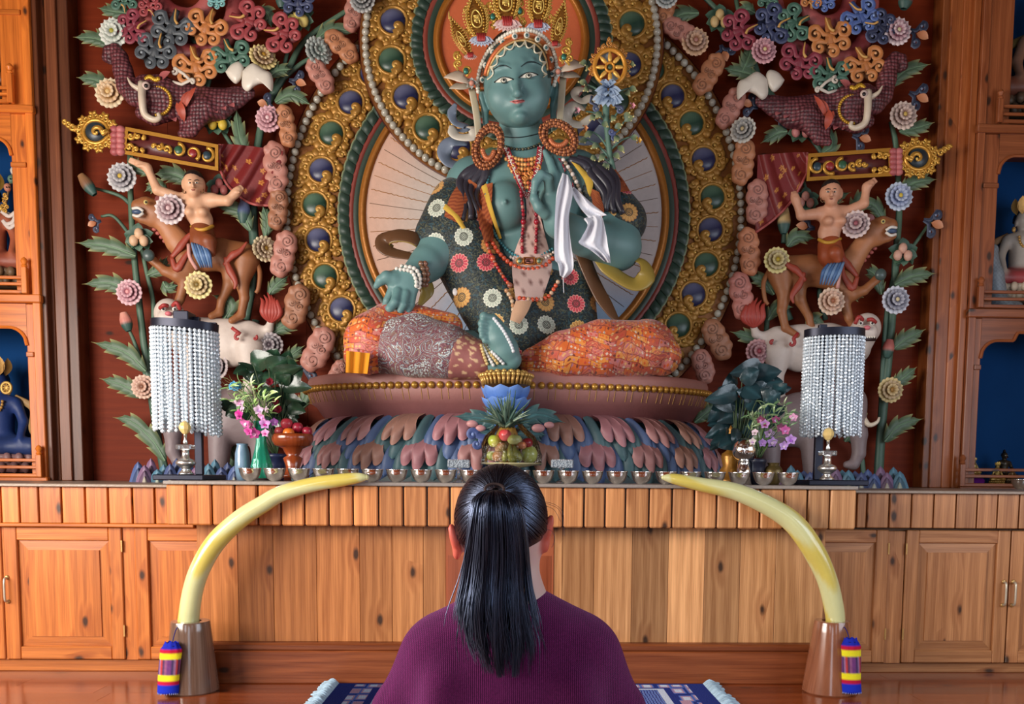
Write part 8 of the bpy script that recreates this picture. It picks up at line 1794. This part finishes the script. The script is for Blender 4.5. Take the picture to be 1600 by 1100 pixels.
# ------------------------------------------------------------------ display cabinets with niches, left and right
YC = 5.56; BLUE = mat_paint('blue_niche_paint', rough=.8, var=.12, bump=0, scale=3, spec=.1)
def cabinet(lab, side, tint, xo, niches, ztop):
    sg = 1 if side == 'R' else -1          # direction from the inner edge outwards
    xi = xx(xo[0],YC); xe = xi+sg*2.0; fw_ = abs(xo[1]-xo[0])*S(YC); D = .48
    t = thing('display_cabinet', lab, 'cabinet', ((xi+xe)/2,YC+.2,ZS))
    rng2 = np.random.default_rng(3 if side=='R' else 4); mb = MB()
    mb.box((xi,YC-.012,ZS),(xi+sg*.045,YC+D,ztop), tint*1.05,'z',.004); mb.box((xe,YC,ZS),(xe-sg*.1,YC+D,ztop), tint,'z',.004)
    mb.box((xi,YC+D,ZS),(xe,YC+D+.02,ztop), tint*.6,'z'); zs = [n['bot'] for n in niches]
    for n in niches:
        px = n['edge']; zb, zsh = zz(px,n['bot'],YC), zz(px,n['shelf'],YC)
        mb.box((xi-sg*.012,YC-.03,zsh),(xe,YC+.012,zb-.0), tint*.95,'x',.006); mb.box((xi+sg*.02,YC+.012,zsh),(xe,YC+D,zb), tint*.8,'x')
        mb.box((xi+sg*.045,YC,zb),(xx(n['edge'],YC)+sg*.004,YC+.028,ztop if n['head'] < 0 else zz(px,n['head'],YC)), tint,'z',.004)
        mb.box((xi+sg*.05,YC-.012,zz(px,n['cap']+4,YC)),(xx(n['edge'],YC)+sg*.006,YC+.03,zz(px,n['cap']-4,YC)), tint*.8,'x',.004)
    mb.build('frame', PINE, t, 30)
    for n in niches:
        e = n['edge']; x0 = xx(e,YC); top = n['head']; hz_ = 4.18 if top < 0 else zz(e,top,YC); v=[]; L = 150
        # header board cut to a cusped arch
        xs = np.concatenate([np.linspace(0,26,12), np.linspace(28,50,4), np.linspace(52,62,5), np.linspace(66,110,8), np.linspace(112,122,4), np.linspace(124,160,6)])
        def zb_(d):
            q = min(d,160-d if d>80 else d); y = n['spring']-(n['spring']-n['arch'])*math.sqrt(max(0,1-(1-min(q,26)/26)**2))
            if n['cusp'] and q > 50: y -= 13*smoothstep(50,58,q)
            return y
        mb = MB(); zt_ = hz_; f=[];b_=[];lowf=[]
        for d in xs: x = x0+sg*d*S(YC); z = zz(e,zb_(d),YC); f.append([(x,YC-.002,z),(x,YC-.002,zt_)]); lowf.append([(x,YC-.002,z),(x,YC+.03,z)])
        g = [[(p[2]+7.3,p[0],3.1) for p in r_] for r_ in f]
        mb.grid(f, tint*.92, flip=sg>0, g=np.array(g)); mb.grid(lowf, tint*.7, flip=sg<0)
        mb.tube(np.array([r_[0] for r_ in f])+np.array([0,-.004,0]), .010, 6, tint*1.15); mb.build('arch_panel', PINE, t, 30)
        mb = MB(); mb.box((xi+sg*.05,YC+D-.012,zz(e,n['bot'],YC)),(xe-sg*.1,YC+D-.002,hz_), srgb(18,66,122)); mb.box((xi+sg*.046,YC+.03,zz(e,n['bot'],YC)),(xi+sg*.056,YC+D-.01,hz_), srgb(18,66,122)); mb.build('blue_back', BLUE, t, False, label='deep blue painted niche lining')
        mb = MB(); pz0, pz1 = zz(e,n['bot'],YC), zz(e,n['post'],YC); pxm = xx(n['postx'],YC-.05)
        for y_ in n['bars']: z = zz(e,y_,YC-.04); mb.box((pxm,YC-.05,z-.009),(xe,YC-.034,z+.009), tint*1.0,'x',.003)
        mb.box((pxm-.016,YC-.058,pz0),(pxm+.016,YC-.028,pz1-.03), tint*1.05,'z',.003); mb.lathe([(.012,-.03),(.018,-.022),(.012,-.012),(.02,.006),(.012,.022),(0,.03)], tint*1.05, (pxm,YC-.043,pz1), 12); mb.box((pxm,YC-.05,pz0),(xe,YC-.03,pz0+.02), tint*.95,'x',.003)
        mb.build('railing', PINE, t, 30)
    return t
LT = srgb(226,130,50); RT = srgb(150,88,54)
cabinet('bright orange wooden display cabinet with statue niches at the left edge', 'L', LT, (75,60), [
 dict(edge=29,bot=166,shelf=178,head=-70,arch=-40,spring=10,cap=20,cusp=0,bars=(138,148),post=112,postx=41),
 dict(edge=40,bot=461,shelf=474,head=178,arch=216,spring=244,cap=258,cusp=0,bars=(434,444),post=412,postx=51),
 dict(edge=52,bot=745,shelf=752,head=475,arch=512,spring=540,cap=554,cusp=0,bars=(719,730),post=703,postx=62)], 4.19)
cabinet('dark reddish wooden display cabinet with statue niches at the right edge', 'R', RT, (1500,1516), [
 dict(edge=1546,bot=196,shelf=209,head=-70,arch=-60,spring=-20,cap=-12,cusp=1,bars=(166,178),post=151,postx=1533),
 dict(edge=1534,bot=483,shelf=497,head=209,arch=243,spring=272,cap=290,cusp=1,bars=(456,467),post=442,postx=1518),
 dict(edge=1521,bot=760,shelf=768,head=497,arch=532,spring=560,cap=574,cusp=1,bars=(734,744),post=718,postx=1503)], 4.19)
def figure(px, yb, h, skin, robe, lab, crown=None, lotus=(120,80,70), base=None, arm_up=False, Y=5.80, name='small_statue', sash=None, metal=False, hair=(24,24,30)):
    "seated figure: h pixels from base to crown top, built on its own lotus"
    c = P(px,yb,Y); u = h*S(Y); t = thing(name, lab, 'statue', c); q = lambda x,y,z: c+np.array([x,y,z])*u; sk, rb = srgb(*skin), srgb(*robe); M_ = GOLD if metal else PAINT
    C_ = lambda a,b,ra,rb_,col,k=.05: cap(q(*a),q(*b),ra*u,rb_*u,k*u,col)
    z0 = .14; pr = [ell(q(0,0,z0+.07),(.25*u,.15*u,.075*u),.03*u,rb), C_((-.12,-.02,z0+.07),(-.27,-.07,z0+.06),.07,.06,rb), C_((.12,-.02,z0+.07),(.27,-.07,z0+.06),.07,.06,rb), C_((-.27,-.07,z0+.06),(.05,-.15,z0+.045),.055,.04,rb), C_((.27,-.07,z0+.06),(-.05,-.13,z0+.045),.055,.04,rb),
      C_((0,.01,z0+.1),(0,.0,z0+.24),.095,.085,sk), C_((0,0,z0+.24),(0,0,z0+.36),.085,.11,sk), C_((-.10,0,z0+.40),(.10,0,z0+.40),.05,.05,sk), C_((0,0,z0+.40),(0,-.005,z0+.5),.04,.035,sk,.03), ell(q(0,-.01,z0+.56),(.068*u,.075*u,.088*u),.02*u,sk), ell(q(0,-.085,z0+.55),(.01*u,.014*u,.025*u),.02*u,sk)]
    for s_ in (-1,1):
        pr += [C_((s_*.13,0,z0+.39),(s_*.19,-.02,z0+.25),.042,.036,sk,.03)]
        pr += [C_((s_*.19,-.02,z0+.25),(s_*.2,-.1,z0+.13),.036,.026,sk,.02), ell(q(s_*.205,-.12,z0+.095),(.026*u,.02*u,.04*u),.01*u,sk)] if not (arm_up and s_ > 0) else [C_((.19,-.02,z0+.25),(.13,-.13,z0+.33),.034,.026,sk,.02), ell(q(.12,-.15,z0+.37),(.024*u,.018*u,.04*u),.01*u,sk)]
        pr += [ell(q(s_*.07,-.02,z0+.53),(.012*u,.02*u,.035*u),.01*u,sk)]
    sculpt(pr, max(.006,u*.014), csharp=.01*u).build('figure', M_, t)
    mb = MB(); mb.lathe([(0,.001),(.27,.001),(.30,.03),(.27,.065),(.22,.075),(.27,.085),(.30,.12),(.28,z0),(0,z0)], srgb(*lotus), n=28, sy=.62)
    for i in range(20):
        a = i/20*2*math.pi; mb.ball((.29*math.cos(a),.18*math.sin(a),.04),(.035,.03,.045),srgb(*lotus)*.9,8,6).ball((.285*math.cos(a+.15),.177*math.sin(a+.15),.112),(.035,.03,.04),srgb(*lotus)*1.2,8,6)
    m2 = MB().merge(mb, np.vstack([np.hstack([np.eye(3)*u, c[:,None]]),[0,0,0,1]])); m2.build('lotus_seat', M_, t)
    mb = MB(); v=[]
    for w_ in np.linspace(0,1,6): v.append([q(.072*math.sin(w_*1.7)*math.cos(a), .08*math.sin(w_*1.7)*math.sin(a)+.012, z0+.565+.092*math.cos(w_*1.7)) for a in np.arange(14)/14*2*math.pi])
    mb.grid(v, srgb(*hair), closeu=True); mb.ball(q(0,.01,z0+.67),np.array([.035,.035,.04])*u,srgb(*hair),10,7); mb.build('hair', PAINT if not metal else GOLD, t)
    mb = MB()
    for s_ in (-1,1): mb.ball(q(s_*.027,-.082,z0+.565),np.array([.013,.006,.005])*u,srgb(230,226,214),8,5).ball(q(s_*.027,-.087,z0+.565),np.array([.005,.004,.005])*u,srgb(20,16,14),6,5)
    mb.ball(q(0,-.088,z0+.515),np.array([.014,.006,.006])*u,srgb(150,60,56),8,5); mb.build('face_paint', PAINT, t)
    if crown:
        mb = MB(); cr = srgb(*crown)
        for i in range(5): a = math.radians(-90+(i-2)*34); leaf(mb, q(.075*math.cos(a),.075*math.sin(a),z0+.6), q(.105*math.cos(a),.105*math.sin(a),z0+.76-.012*abs(i-2)), np.array([-math.sin(a),math.cos(a),0]), .075*u, cr, cr*1.3, .05)
        for s_ in (-1,1): mb.ball(q(s_*.085,-.02,z0+.48),np.array([.02,.012,.025])*u,cr,8,6)
        for i in range(13): a = math.pi*(i/12); mb.ball(q(-.075*math.cos(a),-.095,z0+.40-.09*math.sin(a)),.013*u,cr,6,5)
        mb.build('crown_and_jewels', GILT, t)
    if sash:
        mb = MB(); sc = srgb(*sash)
        for s_ in (-1,1): mb.tube(catmull([q(s_*.1,.03,z0+.44),q(s_*.24,.02,z0+.36),q(s_*.26,-.04,z0+.2),q(s_*.33,-.05,z0+.1),q(s_*.30,-.1,z0+.02)],6), np.array([.03*u]*25), 8, sc, squash=.3)
        mb.build('sash', PAINT, t)
    return t
figure(-12,163,150,(150,84,44),(130,70,36),'brown wooden statue in the top left niche',None,(120,66,36),sash=(110,60,34))
ms = figure(-8,452,190,(176,96,66),(150,76,56),'reddish statue with skull staff in the middle left niche',(196,156,70),(110,84,60),sash=(206,190,170))
Y=5.68; mb = MB(); mb.tube([P(6,330,Y),P(22,262,Y),P(28,240,Y)], .007, 6, srgb(120,90,50)); mb.build('staff', PAINT, ms)
for (x,y,c_) in ((22,267,(206,200,190)),(18,280,(96,130,110)),(12,293,(196,130,106))): MB().ball(P(x,y,Y-.02), np.array([5.4,5,6.2])*S(Y), srgb(*c_), 12, 8).ball(P(x-2,y-.5,Y-.043), .005, srgb(20,16,16), 6, 5).ball(P(x+2,y-.5,Y-.043), .005, srgb(20,16,16), 6, 5).build('skull', PAINT, ms)
mb = MB(); mb.tube(pxpath([(2,330),(14,338),(24,332),(20,346),(10,350),(4,344),(14,356),(24,350)],Y,6), .012, 8, srgb(214,200,190), squash=.4); mb.build('white_ribbon', PAINT, ms); mb = MB()
for i in range(6): curl(mb, 8+3*math.sin(i*2), 304+i*5, 4, i*60, 1, 1 if i%2 else -1, Y, 1.8, srgb(190,140,50), srgb(220,180,90), .8)
mb.build('gold_emblem', GILT, ms)
bs = figure(4,738,196,(34,58,116),(40,60,110),'dark blue statue with gold crown in the bottom left niche',(190,146,80),(130,96,96),sash=(176,140,90)); mb = MB(); e = np.linspace(0,2*math.pi,21); mb.tube(np.array([P(10+7.5*math.cos(z),606+8.5*math.sin(z),5.6) for z in e]), .009, 6, srgb(206,166,90), caps=False)
for i in range(4): mb.tube([P(10-7*math.cos(i*.785),606-8*math.sin(i*.785),5.6),P(10+7*math.cos(i*.785),606+8*math.sin(i*.785),5.6)], .005, 5, srgb(206,166,90))
mb.build('gold_wheel', GILT, bs)
figure(1622,190,215,(150,112,92),(110,60,44),'seated statue with lowered hand in the top right niche',None,(84,66,50),sash=(96,80,40))
figure(1591,474,178,(172,164,154),(150,60,62),'pale crowned statue with red cloth in the middle right niche',(190,150,84),(176,160,140),sash=(130,100,70))
Y=5.68; g = srgb(120,132,142); t = thing('bird_figure','grey feathered bird figure beside the pale statue in the right niche','statue',P(1556,482,Y)); R_ = lambda pts,k=.02: chain([P(x,y,Y-d) for x,y,r_,d in pts],[r_*S(Y) for x,y,r_,d in pts],k)
sculpt([R_([(1556,460,16,0),(1553,430,14,.02),(1549,405,10,.03),(1550,392,8,.04)]),R_([(1556,470,12,0),(1575,474,9,.02),(1592,478,6,.02)]),R_([(1550,390,8.5,.05),(1544,398,4,.08),(1541,407,1.5,.09)])], .007, g, cfun=lambda v,c: c*(1+.12*np.sign(np.sin(v[:,2]*240)*np.sin(v[:,0]*240)))[:,None]).build('body', PAINT, t); MB().ball(P(1550,391,Y-.075),np.array([4,3,4])*S(Y),srgb(206,200,180),10,7).ball(P(1550,391,Y-.085),np.array([2,2,2])*S(Y),srgb(16,14,12),8,6).build('eye', PAINT, t)
Y2 = 5.70
figure(1521,745,34,(170,150,96),(150,126,70),'tiny gilt statue sitting on the purple cushion in the right niche',(200,170,100),(140,110,60),Y=Y2,metal=True)
c = P(1521,752,Y2); MB().lathe([(0,0),(.06,0),(.068,.012),(.068,.03),(.058,.04),(0,.042)], srgb(96,20,120), (c[0],Y2,P(1521,757,Y2)[2]), 24, sy=.8).build('purple_cushion', MATTE, None, label='small round purple cushion under the tiny gilt statue', cat='cushion')
figure(1557,757,40,(176,150,86),(150,120,60),'small gilt statue behind the railing of the lower right niche',(200,170,90),(150,120,60),Y=Y2-.02,metal=True)
figure(1567,758,66,(60,54,44),(50,46,44),'tall dark bronze seated statue in the lower right niche',None,(60,50,40),Y=5.84,metal=True)
figure(1580,757,34,(110,84,50),(90,70,40),'small brown statue right of the dark bronze one',None,(80,60,36),Y=5.76,metal=True)
o = copy_tree(bowl0); o['label'] = 'steel bowl on the right counter beside the railing corner'; p = P(1594,760,5.1); o.location = (p[0],5.1,ZS+.001); o['group'] = 'steel bowls'
